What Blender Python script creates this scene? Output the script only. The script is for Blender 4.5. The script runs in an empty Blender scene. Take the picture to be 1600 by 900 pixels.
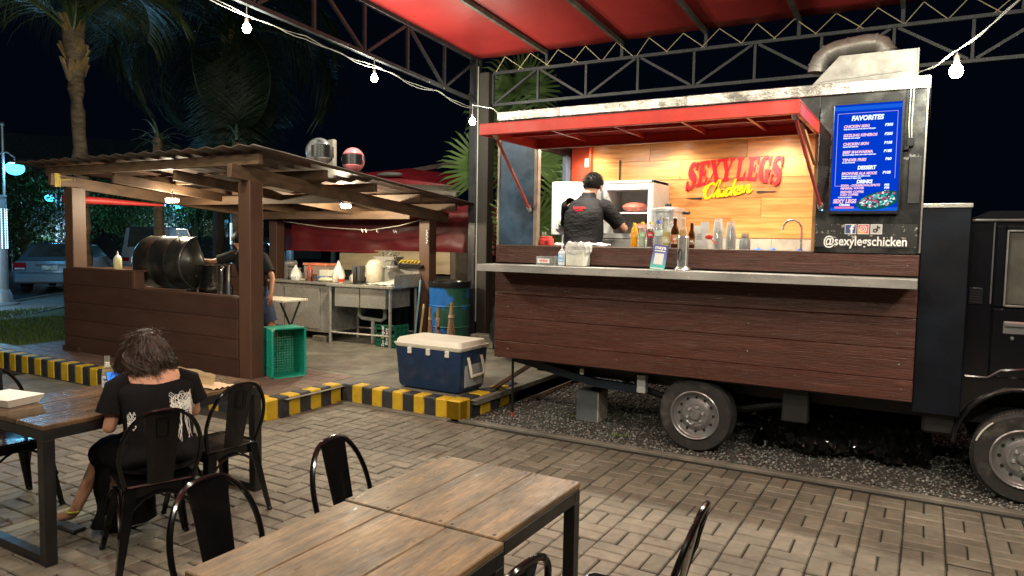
import bpy, bmesh, math, random
from mathutils import Matrix, Vector, noise
from math import sin, cos, pi, radians as R
random.seed(7)
sc = bpy.context.scene
col = sc.collection
# ---------------------------------------------------------------- camera
H = 1.75
def camera():
    f, p, y, r = 1122.7, R(3.8594), R(29.968), R(0.9475)
    fw = Vector((-sin(y), cos(y), 0)); rt = Vector((cos(y), sin(y), 0)); up = Vector((0, 0, 1))
    f2 = fw*cos(p) - up*sin(p); u2 = up*cos(p) + fw*sin(p)
    r2 = rt*cos(r) + u2*sin(r); u3 = u2*cos(r) - rt*sin(r)
    cd = bpy.data.cameras.new('camera'); co = bpy.data.objects.new('camera', cd); col.objects.link(co)
    m = Matrix((r2, u3, -f2)).transposed().to_4x4(); m.translation = (0, 0, H); co.matrix_world = m
    cd.sensor_width = 36; cd.lens = f/1600*36; cd.clip_end = 600; cd.clip_start = .05
    sc.camera = co
camera()
# ---------------------------------------------------------------- night sky, exposure
w = bpy.data.worlds.new('World'); sc.world = w; w.use_nodes = True
bg = w.node_tree.nodes['Background']; bg.inputs[0].default_value = (.0008, .0015, .0040, 1); bg.inputs[1].default_value = 1.0
sc.view_settings.view_transform = 'Standard'; sc.view_settings.look = 'None'
sc.view_settings.exposure = 0.0; sc.view_settings.gamma = 1; sc.view_settings.use_curve_mapping = False
sc.render.engine = 'CYCLES'
sc.cycles.max_bounces = 6; sc.cycles.diffuse_bounces = 3; sc.cycles.glossy_bounces = 3; sc.cycles.transmission_bounces = 6
sc.cycles.transparent_max_bounces = 12; sc.cycles.use_denoising = True; sc.cycles.caustics_reflective = False
sc.cycles.caustics_refractive = False; sc.cycles.sample_clamp_indirect = 4
# strengths of the lamps (each lamp's light is made in its own builder below)
P_BULB = 176.0; P_STREET = 95.0; P_TRUCK = 37.0; P_HUT = 92.0
WARM = (.97, .96, .76); CYAN = (.16, .60, 1.0)
# ---------------------------------------------------------------- materials
MATS = {}
def mat(name, c, rough=.5, metal=0, var=.25, sc_=6, st=(1, 1, 1), bump=0, bsc=60, bst=None, c2=None, c2sc=3, c2t=.55, c2w=.12, rnd=.0,
        coat=0, emit=0, spec=.5, trans=0, ior=1.45, alpha=1, rvar=0, isl=False, stain=None):
    if name in MATS: return MATS[name]
    m = bpy.data.materials.new(name); MATS[name] = m; m.use_nodes = True
    nt = m.node_tree; N = nt.nodes; L = nt.links; b = N['Principled BSDF']
    def nd(t, **k):
        n = N.new(t)
        for a, v in k.items(): setattr(n, a, v)
        return n
    tc = nd('ShaderNodeTexCoord'); oi = nd('ShaderNodeObjectInfo')
    off = nd('ShaderNodeVectorMath', operation='MULTIPLY_ADD')
    cmb = nd('ShaderNodeCombineXYZ'); rsrc = oi.outputs['Random']
    if isl:
        ge = nd('ShaderNodeNewGeometry'); ad = nd('ShaderNodeMath', operation='ADD'); fr = nd('ShaderNodeMath', operation='FRACT')
        L.new(ge.outputs['Random Per Island'], ad.inputs[0]); L.new(rsrc, ad.inputs[1]); L.new(ad.outputs[0], fr.inputs[0]); rsrc = fr.outputs[0]
    for i in range(3): L.new(rsrc, cmb.inputs[i])
    L.new(cmb.outputs[0], off.inputs[0]); off.inputs[1].default_value = (13, 17, 19); L.new(tc.outputs['Object'], off.inputs[2])
    def mp(s):
        q = nd('ShaderNodeMapping'); q.inputs['Scale'].default_value = s; L.new(off.outputs[0], q.inputs['Vector']); return q
    def nz(scale, s, det=4, ro=.6):
        n = nd('ShaderNodeTexNoise'); n.inputs['Scale'].default_value = scale; n.inputs['Detail'].default_value = det; n.inputs['Roughness'].default_value = ro
        L.new(mp(s).outputs[0], n.inputs['Vector']); return n
    base = nd('ShaderNodeRGB'); base.outputs[0].default_value = (*c, 1)
    cur = base.outputs[0]
    if c2 is not None:
        n2 = nz(c2sc, st, 5); rr = nd('ShaderNodeMapRange'); L.new(n2.outputs['Fac'], rr.inputs[0])
        rr.inputs[1].default_value = c2t-c2w; rr.inputs[2].default_value = c2t+c2w
        mx = nd('ShaderNodeMix', data_type='RGBA'); L.new(rr.outputs[0], mx.inputs[0]); L.new(cur, mx.inputs[6]); mx.inputs[7].default_value = (*c2, 1); cur = mx.outputs[2]
    if var or rnd:
        n1 = nz(sc_, st); r1 = nd('ShaderNodeMapRange'); L.new(n1.outputs['Fac'], r1.inputs[0]); r1.inputs[1].default_value = .3; r1.inputs[2].default_value = .7
        r1.inputs[3].default_value = 1-var; r1.inputs[4].default_value = 1+var; r1.clamp = False
        rv = nd('ShaderNodeMapRange'); L.new(rsrc, rv.inputs[0]); rv.inputs[3].default_value = 1-rnd; rv.inputs[4].default_value = 1+rnd
        mu = nd('ShaderNodeMath', operation='MULTIPLY'); L.new(r1.outputs[0], mu.inputs[0]); L.new(rv.outputs[0], mu.inputs[1])
        hs = nd('ShaderNodeHueSaturation'); L.new(cur, hs.inputs['Color']); L.new(mu.outputs[0], hs.inputs['Value']); cur = hs.outputs[0]
    if stain:
        ge2 = nd('ShaderNodeNewGeometry'); ns = nd('ShaderNodeTexNoise'); ns.inputs['Scale'].default_value = stain[0]; ns.inputs['Detail'].default_value = 6; ns.inputs['Roughness'].default_value = .7
        L.new(ge2.outputs['Position'], ns.inputs['Vector']); rs_ = nd('ShaderNodeMapRange'); L.new(ns.outputs['Fac'], rs_.inputs[0]); rs_.inputs[1].default_value = .35; rs_.inputs[2].default_value = .62; rs_.inputs[3].default_value = 1-stain[1]; rs_.inputs[4].default_value = 1+stain[1]*.35
        h2 = nd('ShaderNodeHueSaturation'); L.new(cur, h2.inputs['Color']); L.new(rs_.outputs[0], h2.inputs['Value']); cur = h2.outputs[0]
    L.new(cur, b.inputs['Base Color'])
    b.inputs['Roughness'].default_value = rough
    if rvar:
        n3 = nz(sc_*1.7, st); r3 = nd('ShaderNodeMapRange'); L.new(n3.outputs['Fac'], r3.inputs[0]); r3.inputs[1].default_value = .3; r3.inputs[2].default_value = .7
        r3.inputs[3].default_value = max(.02, rough-rvar); r3.inputs[4].default_value = min(1, rough+rvar); L.new(r3.outputs[0], b.inputs['Roughness'])
    b.inputs['Metallic'].default_value = metal; b.inputs['Specular IOR Level'].default_value = spec
    b.inputs['Coat Weight'].default_value = coat; b.inputs['Coat Roughness'].default_value = .12
    b.inputs['Transmission Weight'].default_value = trans; b.inputs['IOR'].default_value = ior; b.inputs['Alpha'].default_value = alpha
    if bump:
        n4 = nz(bsc, bst or st, 5, .65); bp = nd('ShaderNodeBump'); bp.inputs['Strength'].default_value = 1; bp.inputs['Distance'].default_value = bump
        L.new(n4.outputs['Fac'], bp.inputs['Height']); L.new(bp.outputs[0], b.inputs['Normal'])
    if emit: L.new(cur, b.inputs['Emission Color']); b.inputs['Emission Strength'].default_value = emit
    return m
def emat(name, c, s, clear=0):
    if name in MATS: return MATS[name]
    m = bpy.data.materials.new(name); MATS[name] = m; m.use_nodes = True; nt = m.node_tree
    nt.nodes.remove(nt.nodes['Principled BSDF']); e = nt.nodes.new('ShaderNodeEmission'); e.inputs[0].default_value = (*c, 1); e.inputs[1].default_value = s
    out = nt.nodes['Material Output']
    if clear:
        t = nt.nodes.new('ShaderNodeBsdfTransparent'); a = nt.nodes.new('ShaderNodeAddShader')
        nt.links.new(e.outputs[0], a.inputs[0]); nt.links.new(t.outputs[0], a.inputs[1]); nt.links.new(a.outputs[0], out.inputs[0])
    else: nt.links.new(e.outputs[0], out.inputs[0])
    return m
def glassmat(name, c, a):   # thin clear glass or plastic: mostly see-through, with a glossy face
    if name in MATS: return MATS[name]
    m = bpy.data.materials.new(name); MATS[name] = m; m.use_nodes = True; nt = m.node_tree; N = nt.nodes
    N.remove(N['Principled BSDF']); t = N.new('ShaderNodeBsdfTransparent'); t.inputs[0].default_value = (*c, 1)
    g = N.new('ShaderNodeBsdfPrincipled'); g.inputs['Base Color'].default_value = (*[x*.6 for x in c], 1); g.inputs['Roughness'].default_value = .06
    lw = N.new('ShaderNodeLayerWeight'); lw.inputs[0].default_value = .35
    mr = N.new('ShaderNodeMapRange'); mr.inputs[3].default_value = a; mr.inputs[4].default_value = min(1, a+.6); nt.links.new(lw.outputs['Facing'], mr.inputs[0])
    mx = N.new('ShaderNodeMixShader'); nt.links.new(mr.outputs[0], mx.inputs[0]); nt.links.new(t.outputs[0], mx.inputs[1]); nt.links.new(g.outputs[0], mx.inputs[2])
    nt.links.new(mx.outputs[0], N['Material Output'].inputs[0]); return m
# ---------------------------------------------------------------- object helpers
OFF = {}
def tag(o, label=None, cat=None, group=None, kind=None):
    if label: o['label'] = label
    if cat: o['category'] = cat
    if group: o['group'] = group
    if kind: o['kind'] = kind
    return o
def thing(name, label, cat, loc=(0, 0, 0), group=None):
    o = bpy.data.objects.new(name, None); col.objects.link(o); o.location = loc; o.empty_display_size = .1; OFF[o.name] = Vector(loc)
    return tag(o, label, cat, group)
def copy_tree(o, parent=None, loc=None, rz=None, label=None, group=None):
    c = o.copy(); col.objects.link(c); c.parent = parent
    if loc is not None: c.location = loc
    if rz is not None: c.rotation_euler = (0, 0, rz)
    if label: c['label'] = label
    if group: c['group'] = group
    for ch in list(o.children):
        if ch.name in DONE: continue
        copy_tree(ch, c)
    return c
DONE = set()
def rotm(ax, a): return Matrix.Rotation(a, 4, ax)
class B:
    def __init__(s, T=None): s.v = []; s.f = []; s.T = T or Matrix()
    def add(s, vs, fs, T=None):
        n = len(s.v); M = s.T @ T if T else s.T
        s.v += [M @ Vector(p) for p in vs]; s.f += [[i+n for i in f] for f in fs]; return s
    def box(s, x0, x1, y0, y1, z0, z1, c=0, T=None):
        x0, x1 = min(x0, x1), max(x0, x1); y0, y1 = min(y0, y1), max(y0, y1); z0, z1 = min(z0, z1), max(z0, z1)
        if c <= 0:
            vs = [(x, y, z) for z in (z0, z1) for y in (y0, y1) for x in (x0, x1)]
            return s.add(vs, [(0, 2, 3, 1), (4, 5, 7, 6), (0, 1, 5, 4), (2, 6, 7, 3), (0, 4, 6, 2), (1, 3, 7, 5)], T)
        c = min(c, (x1-x0)/2.01, (y1-y0)/2.01, (z1-z0)/2.01)
        vs = []; idx = {}
        for sx in (0, 1):
            for sy in (0, 1):
                for sz in (0, 1):
                    X = (x0, x1)[sx]; Y = (y0, y1)[sy]; Z = (z0, z1)[sz]; ix = (c, -c)[sx]; iy = (c, -c)[sy]; iz = (c, -c)[sz]
                    for a, p in enumerate(((X, Y+iy, Z+iz), (X+ix, Y, Z+iz), (X+ix, Y+iy, Z))):
                        idx[(sx, sy, sz, a)] = len(vs); vs.append(p)
        fs = []
        for a in range(3):
            o1, o2 = [k for k in range(3) if k != a]
            for sd in (0, 1):
                q = []
                for u, v in ((0, 0), (1, 0), (1, 1), (0, 1)):
                    k = [0, 0, 0]; k[a] = sd; k[o1] = u; k[o2] = v; q.append(idx[(*k, a)])
                fs.append(q)
        for a in range(3):
            o1, o2 = [k for k in range(3) if k != a]
            for u in (0, 1):
                for v in (0, 1):
                    k0 = [0]*3; k1 = [0]*3; k0[a] = 0; k1[a] = 1; k0[o1] = k1[o1] = u; k0[o2] = k1[o2] = v
                    fs.append([idx[(*k0, o1)], idx[(*k0, o2)], idx[(*k1, o2)], idx[(*k1, o1)]])
        for k in [(a, b_, c_) for a in (0, 1) for b_ in (0, 1) for c_ in (0, 1)]: fs.append([idx[(*k, 0)], idx[(*k, 1)], idx[(*k, 2)]])
        return s.add(vs, fs, T)
    def cbox(s, c, size, T=None, ch=0):
        return s.box(c[0]-size[0]/2, c[0]+size[0]/2, c[1]-size[1]/2, c[1]+size[1]/2, c[2]-size[2]/2, c[2]+size[2]/2, ch, T)
    def bar(s, a, b, w, h, ch=0, roll=0):     # box beam from a to b, w wide sideways, h high
        a = Vector(a); b = Vector(b); d = b-a; L = d.length; d.normalize(); up = Vector((0, 0, 1))
        if abs(d.z) > .98: up = Vector((0, 1, 0))
        sd = d.cross(up).normalized(); u = sd.cross(d)
        M = Matrix((d, sd, u)).transposed().to_4x4(); M.translation = a
        if roll: M = M @ rotm('X', roll)
        return s.box(0, L, -w/2, w/2, -h/2, h/2, ch, M)
    def tube(s, pts, r, n=8, closed=False, cap=True, T=None, flat=1):
        pts = [Vector(p) for p in pts]; m = len(pts); rs = r if isinstance(r, (list, tuple)) else [r]*m
        vs = []; up = None
        for i, p in enumerate(pts):
            if closed: t = pts[(i+1) % m]-pts[i-1]
            else: t = pts[min(i+1, m-1)]-pts[max(i-1, 0)]
            t.normalize()
            if up is None:
                up = Vector((0, 0, 1)) if abs(t.z) < .9 else Vector((1, 0, 0))
            a = t.cross(up).normalized(); up = a.cross(t).normalized()
            for k in range(n):
                an = 2*pi*k/n; vs.append(p + a*cos(an)*rs[i] + up*sin(an)*rs[i]*flat)
        fs = []
        for i in range(m if closed else m-1):
            j = (i+1) % m
            for k in range(n): fs.append((i*n+k, i*n+(k+1) % n, j*n+(k+1) % n, j*n+k))
        if cap and not closed: fs.append(list(range(n))[::-1]); fs.append([(m-1)*n+k for k in range(n)])
        return s.add(vs, fs, T)
    def lathe(s, prof, n=20, T=None, a0=0, a1=2*pi, c=(0, 0, 0)):
        full = abs(a1-a0-2*pi) < 1e-6; m = n if full else n+1; vs = []
        for r, z in prof:
            for k in range(m):
                a = a0+(a1-a0)*k/n; vs.append((c[0]+r*cos(a), c[1]+r*sin(a), c[2]+z))
        fs = []
        for i in range(len(prof)-1):
            for k in range(n):
                k2 = (k+1) % m; fs.append((i*m+k, i*m+k2, (i+1)*m+k2, (i+1)*m+k))
        return s.add(vs, fs, T)
    def prism(s, poly, d0, d1, T=None):      # polygon in local XY, extruded along local Z
        n = len(poly); vs = [(x, y, d0) for x, y in poly]+[(x, y, d1) for x, y in poly]
        fs = [list(range(n))[::-1], [n+k for k in range(n)]]+[(k, (k+1) % n, n+(k+1) % n, n+k) for k in range(n)]
        return s.add(vs, fs, T)
    def grid(s, fn, nu, nv, T=None):
        vs = [fn(i/nu, j/nv) for j in range(nv+1) for i in range(nu+1)]
        fs = [(j*(nu+1)+i, j*(nu+1)+i+1, (j+1)*(nu+1)+i+1, (j+1)*(nu+1)+i) for j in range(nv) for i in range(nu)]
        return s.add(vs, fs, T)
    def ball(s, c, r, n=12, m=8, T=None):
        r = r if isinstance(r, (tuple, list)) else (r, r, r)
        vs = [(c[0], c[1], c[2]-r[2])]
        for i in range(1, m):
            t = pi*i/m
            for k in range(n): a = 2*pi*k/n; vs.append((c[0]+r[0]*sin(t)*cos(a), c[1]+r[1]*sin(t)*sin(a), c[2]-r[2]*cos(t)))
        vs.append((c[0], c[1], c[2]+r[2])); fs = [(0, 1+(k+1) % n, 1+k) for k in range(n)]
        for i in range(m-2):
            for k in range(n): fs.append((1+i*n+k, 1+i*n+(k+1) % n, 1+(i+1)*n+(k+1) % n, 1+(i+1)*n+k))
        t = len(vs)-1; fs += [(t, 1+(m-2)*n+k, 1+(m-2)*n+(k+1) % n) for k in range(n)]
        return s.add(vs, fs, T)
    def mesh(s, name, m, off=None, smooth=35, fix=True):
        me = bpy.data.meshes.new(name); o = off or Vector((0, 0, 0))
        me.from_pydata([tuple(v-o) for v in s.v], [], s.f)
        if fix:
            bm = bmesh.new(); bm.from_mesh(me); bmesh.ops.recalc_face_normals(bm, faces=bm.faces); bm.to_mesh(me); bm.free()
        if smooth:
            me.polygons.foreach_set('use_smooth', [True]*len(me.polygons)); me.set_sharp_from_angle(angle=R(smooth))
        me.materials.append(m); return me
    def build(s, name, m, parent=None, label=None, smooth=35, loc=None, fix=True, kind=None):
        off = OFF.get(parent.name, Vector()) if parent else (Vector(loc) if loc else None)
        me = s.mesh(name, m, off, smooth, fix); o = bpy.data.objects.new(name, me); col.objects.link(o)
        if parent: o.parent = parent; OFF[o.name] = OFF[parent.name]
        else:
            OFF[o.name] = Vector(loc or (0, 0, 0))
            if loc: o.location = loc
        if label: o['label'] = label
        if kind: o['kind'] = kind
        return o
def inst(name, me, parent, loc, rz=0, scale=None, rot=None):       # a piece that shares its mesh; loc in world space of an unrotated parent
    o = bpy.data.objects.new(name, me); col.objects.link(o)
    o.location = Vector(loc) - (OFF[parent.name] if parent else Vector((0, 0, 0))); o.rotation_euler = rot or (0, 0, rz)
    if scale: o.scale = scale
    if parent: o.parent = parent
    return o
def text(s, size, m, parent, T, name='lettering', depth=.001, bold=0, shear=0, align='CENTER', sx=1, space=1):
    cu = bpy.data.curves.new('t', 'FONT'); cu.body = s; cu.size = size; cu.extrude = depth/2; cu.offset = bold; cu.shear = shear; cu.align_x = align
    cu.align_y = 'CENTER'; cu.space_character = space; cu.resolution_u = 3
    t = bpy.data.objects.new('t', cu); col.objects.link(t); bpy.context.view_layer.update()
    me = bpy.data.meshes.new_from_object(t.evaluated_get(bpy.context.evaluated_depsgraph_get())); bpy.data.objects.remove(t); bpy.data.curves.remove(cu)
    me.transform(T @ Matrix.Diagonal((sx, 1, 1, 1)))
    if parent and OFF.get(parent.name): me.transform(Matrix.Translation(-OFF[parent.name]))
    me.materials.clear(); me.materials.append(m)
    o = bpy.data.objects.new(name, me); col.objects.link(o)
    if parent: o.parent = parent
    return o
def face_y(x, y, z): return Matrix.Translation((x, y, z)) @ rotm('X', pi/2)     # local XY plane facing -Y
def light(kind, name, loc, power, colr, parent=None, size=.05, rot=None, **k):
    l = bpy.data.lights.new(name, kind); l.energy = power; l.color = colr
    if kind == 'AREA': l.size = size
    else: l.shadow_soft_size = size
    for a, v in k.items(): setattr(l, a, v)
    o = bpy.data.objects.new(name, l); col.objects.link(o); o.location = Vector(loc) - (OFF[parent.name] if parent else Vector((0, 0, 0)))
    if rot: o.rotation_euler = rot
    if parent: o.parent = parent
    return o
def skin(name, pts, edges, m, parent, sub=2, root=0):   # one continuous surface grown on a skeleton
    me = bpy.data.meshes.new(name); off = OFF.get(parent.name, Vector((0, 0, 0))) if parent else Vector((0, 0, 0))
    me.from_pydata([Vector(p[:3])-off for p in pts], edges, []); o = bpy.data.objects.new(name, me); col.objects.link(o); o.parent = parent
    md = o.modifiers.new('skin', 'SKIN'); md.use_smooth_shade = True; md.use_x_symmetry = False
    for i, p in enumerate(pts):
        d = me.skin_vertices[0].data[i]; r = p[3]; d.radius = r if isinstance(r, tuple) else (r, r); d.use_root = (i == root)
    s = o.modifiers.new('sub', 'SUBSURF'); s.levels = sub; s.render_levels = sub; bpy.context.view_layer.update()
    me2 = bpy.data.meshes.new_from_object(o.evaluated_get(bpy.context.evaluated_depsgraph_get())); o.modifiers.clear(); o.data = me2; bpy.data.meshes.remove(me)
    me2.materials.clear(); me2.materials.append(m); me2.polygons.foreach_set('use_smooth', [True]*len(me2.polygons)); me2.name = name
    return o
def rnd(a, b): return random.uniform(a, b)
# ================================================================ the ground
def project(x, y, z):
    co = sc.camera; v = co.matrix_world.inverted() @ Vector((x, y, z)); 
    return (800+1122.7*v.x/-v.z, 450-1122.7*v.y/-v.z, -v.z) if v.z < -.1 else (-9e3, -9e3, 1)
def polysheet(name, pts, z, m, nsub=0):
    b = B(); b.add([(x, y, z) for x, y in pts], [list(range(len(pts)))]); o = b.build(name, m, smooth=0); tag(o, kind='structure'); return o
m_dirt = mat('dirt', (.035, .03, .024), .95, var=.4, sc_=8, bump=.01, bsc=60)
m_joint = mat('paver_joint', (.016, .015, .012), .95, var=.5, sc_=12, bump=.004, bsc=200)
m_paver = mat('paver', (.178, .160, .124), .58, var=.16, sc_=14, rnd=.20, bump=.0022, bsc=160, c2=(.14, .095, .075), c2sc=.9, c2t=.72, c2w=.05, rvar=.14, isl=True, stain=(.9, .42))
m_conc = mat('concrete', (.19, .178, .145), .7, stain=(.7, .3), var=.25, sc_=5, bump=.002, bsc=90, c2=(.11, .10, .085), c2sc=2, c2t=.56, rvar=.12)
m_padt = mat('pad_tile', (.15, .095, .075), .5, var=.2, sc_=7, rnd=.15, bump=.001, bsc=90, rvar=.15, isl=True)
ground = polysheet('ground', [(-260, -60), (120, -60), (120, 260), (-260, 260)], -.03, m_dirt)
paved = polysheet('patio_bedding', [(-9.6, -3), (4.5, -3), (4.5, 5.72), (-3.9, 5.72), (-5.4, 5.62), (-5.45, 4.68), (-9.6, 4.68)], -.012, m_joint)
CW = .2205
pb = B(); pb.box(-.0512, .0512, -.1064, .1064, -.05, 0, .0065); paver_me = pb.mesh('paver', m_paver)
cells = []
nx0 = int((-9.5)/CW); 
for i in range(nx0, 13):
    for j in range(-3, 26):
        x = -.05+CW*(i-.5); y = .07+CW*j+CW/2
        if (x < -5.32 and y > 4.55) or y > 5.62: continue
        for k in (-1, 1):
            if (i+j) % 2: cells.append((x+k*CW/4, y, 0))
            else: cells.append((x, y+k*CW/4, pi/2))
sized = []
for (x, y, r) in cells:
    px, py, d = project(x, y, 0)
    vis = -30 < px < 1630 and py < 930
    hid = (px < 700 and y < 2.6 and x > -2.1) or (-4.7 < x < -3.9 and 1.9 < y < 3.4)
    sized.append((d if vis and not hid else 100+d, x, y, r))
sized.sort()
rest = B()
def pavrot(r): return (rnd(-.012, .012), rnd(-.012, .012), r+rnd(-.012, .012))
for n, (d, x, y, r) in enumerate(sized):
    z = rnd(-.004, .001) if random.random() > .04 else rnd(-.011, -.006)
    if n < 300: inst('paver', paver_me, paved, (x, y, z), rot=pavrot(r), scale=(1+rnd(-.02, .01), 1+rnd(-.012, .006), 1))
    else:
        e = pavrot(r); M = Matrix.Translation((x, y, z)) @ rotm('Z', e[2]) @ rotm('X', e[0]) @ rotm('Y', e[1]); rest.box(-.0512, .0512, -.1064, .1064, -.05, 0, .0065, M)
rest.build('paver', m_paver, paved, kind='stuff', fix=False)
# concrete edging strip between the pavers and the gravel
b = B(); b.box(-3.92, 4.5, 5.66, 5.735, -.05, .012, .006); tag(b.build('gravel_edging', m_conc, smooth=0), kind='structure')
b = B(); b.box(-5.34, -3.92, 5.58, 5.665, -.05, .01, .006); b.box(-5.44, -5.345, 4.6, 5.66, -.05, .009, .006); tag(b.build('kerb_footing', m_conc, smooth=0), kind='structure')
b = B(); b.box(-9.5, -7.1, 4.1, 4.6, -.04, .006, .004); tag(b.build('concrete_slab', m_conc, smooth=0), kind='structure')
# raised pad under the hut
pad = polysheet('raised_pad', [(-12.2, 4.86), (-5.28, 4.86), (-5.28, 5.82), (-3.75, 5.82), (-3.75, 12), (-10.9, 12), (-10.9, 5.15), (-12.2, 5.15)], .168, m_conc)
q = B(); q.box(-.096, .096, -.096, .096, -.03, 0, .004); pt_me = q.mesh('pad_tile', m_padt)
for i in range(34):
    for j in range(6):
        x = -12.15+i*.2+.1; y = 4.9+j*.2+.1
        if x < -10.8 and y > 5.1: continue
        if x > -5.6: continue
        inst('pad_tile', pt_me, pad, (x, y, .172+rnd(-.001, .002)), rot=(rnd(-.006, .006), rnd(-.006, .006), 0))
b = B()
for (x0, x1, y0, y1) in ((-5.28, -3.75, 5.86, 9), (-10.9, -5.5, 6.2, 9.5)): b.box(x0, x1, y0, y1, .12, .1725, .003)
tag(b.build('concrete_topping', m_conc, smooth=0), kind='structure')
# striped kerbs: every painted block a thing of its own paint
m_ky = mat('kerb_yellow', (.62, .40, .02), .55, var=.15, sc_=10, rnd=.06, bump=.002, bsc=70, c2=(.10, .085, .05), c2sc=9, c2t=.66, c2w=.05, isl=True)
m_kk = mat('kerb_black', (.035, .037, .042), .5, var=.3, sc_=9, rnd=.2, bump=.002, bsc=70, c2=(.15, .14, .12), c2sc=11, c2t=.70, c2w=.05, isl=True)
def kerb(name, p0, p1, n, first, wdt, z=.188):
    root = bpy.data.objects.new(name, None); col.objects.link(root); root.location = (*p0, 0); OFF[root.name] = Vector((*p0, 0)); tag(root, kind='structure')
    p0 = Vector((*p0, 0)); p1 = Vector((*p1, 0)); d = (p1-p0); L = d.length/n; d.normalize(); ang = math.atan2(d.y, d.x)
    mes = []
    for m in (m_ky, m_kk):
        q = B(); q.box(0, L-.002, 0, wdt, -.04, z, .012); mes.append(q.mesh('kerb_block', m))
    for i in range(n): inst('kerb_block', mes[(i+first) % 2], root, p0+d*L*i+Vector((0, 0, rnd(-.002, .002))), ang)
kerb('patio_kerb', (-5.20, 5.66), (-3.98, 5.66), 9, 0, .16)
kerb('patio_kerb', (-3.82, 5.66), (-3.82, 6.8), 6, 0, .16)
b = B(); b.box(-3.98, -3.82, 5.66, 5.80, -.04, .189, .012); tag(b.build('kerb_corner', m_ky), kind='structure')
b = B(); b.box(-5.34, -5.20, 5.66, 5.82, -.04, .19, .012); tag(b.build('kerb_corner', m_kk), kind='structure')
kerb('patio_kerb', (-5.34, 4.80), (-5.34, 5.66), 6, 1, .16)
b = B(); b.box(-5.50, -5.34, 4.64, 4.80, -.04, .189, .012); tag(b.build('kerb_corner', m_ky), kind='structure')
kerb('patio_kerb', (-12.1, 4.70), (-5.50, 4.70), 44, 1, .16, .186)
# gravel under the truck: real stones
m_grav = mat('gravel_stone', (.24, .235, .215), .7, var=.3, sc_=30, rnd=.6, c2=(.05, .05, .05), c2sc=5, c2t=.55, isl=True)
gb = B(); rs = random.Random(3)
ico = [(0, 0, 1), (.9, 0, .3), (.28, .85, .3), (-.72, .53, .3), (-.72, -.53, .3), (.28, -.85, .3), (.5, .5, -.6), (-.6, .1, -.6), (.2, -.6, -.6)]
icf = [(0, 1, 2), (0, 2, 3), (0, 3, 4), (0, 4, 5), (0, 5, 1), (1, 6, 2), (2, 6, 3), (3, 6, 7), (3, 7, 4), (4, 7, 8), (4, 8, 5), (5, 8, 1), (1, 8, 6), (6, 8, 7)]
gv = []; gf = []
for n in range(15500):
    x = rs.uniform(-3.75, 2.3); y = 5.74+rs.random()**1.35*3.4
    r = rs.uniform(.006, .0155)*(1 if y < 7 else 1.4); a = rs.uniform(0, 6.28); ca, sa = cos(a)*r, sin(a)*r; q = rs.uniform(.5, .9); s2 = rs.uniform(.6, 1)
    k = len(gv); zz = rs.uniform(-.006, .01)+.006*noise.noise((x*2, y*2, 0))
    for vx, vy, vz in ico:
        vy *= s2; gv.append((x+vx*ca-vy*sa, y+vx*sa+vy*ca, zz+vz*r*q))
    gf += [tuple(i+k for i in f) for f in icf]
gb.v = [Vector(v) for v in gv]; gb.f = gf
tag(gb.build('gravel', m_grav, smooth=0, fix=False), kind='stuff')
polysheet('gravel_bed', [(-3.8, 5.74), (12, 5.74), (12, 16), (-3.8, 16)], -.004, mat('gravel_bed', (.06, .055, .048), .9, var=.6, sc_=60, bump=.01, bsc=70))
# a few weeds in the gravel
m_weed = mat('weed', (.10, .16, .03), .6, var=.3)
for (x, y) in ((-2.97, 6.35), (-2.35, 5.95), (-2.28, 5.98)):
    b = B()
    for k in range(9):
        a = rnd(0, 6.28); l = rnd(.03, .07); b.add([(x, y, 0), (x+l*.5*cos(a)-.006, y+l*.5*sin(a), l*.6), (x+l*cos(a), y+l*sin(a), l*.5), (x+l*.5*cos(a)+.008, y+l*.5*sin(a)+.004, l*.55)], [(0, 1, 2, 3)])
    tag(b.build('weed', m_weed, smooth=0, loc=(x, y, 0), fix=False), 'small bright green weed in the gravel %s' % {-2.97: 'beside the grey concrete block', -2.35: 'in front of the rear wheel, at the edging', -2.28: 'right beside the rear tyre'}[x], 'weed')
# lawn, path and road at the left
m_lawn = mat('lawn_soil', (.03, .05, .02), .95, var=.4, sc_=5)
polysheet('lawn', [(-10.9, 5.1), (-10.9, 9), (-17.5, 9.4), (-15.77, 7.16), (-14, 5), (-12.6, 2), (-9.7, -6), (-9.7, 4.6), (-12.2, 4.6), (-12.2, 5.1)], -.012, m_lawn)
gb = B(); gv = []; gf = []; rs = random.Random(5)
for n in range(22000):
    t = rs.random(); x = -10.9-rs.random()*6.6; y = 5.15+rs.random()*4.0
    if y > 7.16+(x+15.77)*-1.2 and x < -15.7: continue
    if x < -14 and y < 7.16+(-15.77-x)*1.2-2.2: continue
    h = rs.uniform(.03, .07); a = rs.uniform(0, 6.28); wv = .007; k = len(gv)
    gv += [(x-wv*cos(a), y-wv*sin(a), -.01), (x+wv*cos(a), y+wv*sin(a), -.01), (x+rs.uniform(-.03, .03), y+rs.uniform(-.03, .03), h)]; gf.append((k, k+1, k+2))
gb.v = [Vector(v) for v in gv]; gb.f = gf
tag(gb.build('grass', mat('grass', (.07, .13, .03), .7, var=.3, rnd=.4, isl=True), smooth=0, fix=False), kind='stuff')
U = Vector((-.64, .77, 0)); V = Vector((.77, .64, 0))    # along the road, across it
def rp(o, u, v): q = Vector((*o, 0))+U*u+V*v; return (q.x, q.y)
m_path = mat('path', (.14, .14, .135), .7, var=.2, sc_=3, bump=.002, bsc=50)
m_road = mat('asphalt', (.05, .05, .052), .7, var=.3, sc_=2, bump=.004, bsc=80, rvar=.15)
O1 = (-15.77, 7.16); O2 = (-19.41, 9.07)
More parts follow.
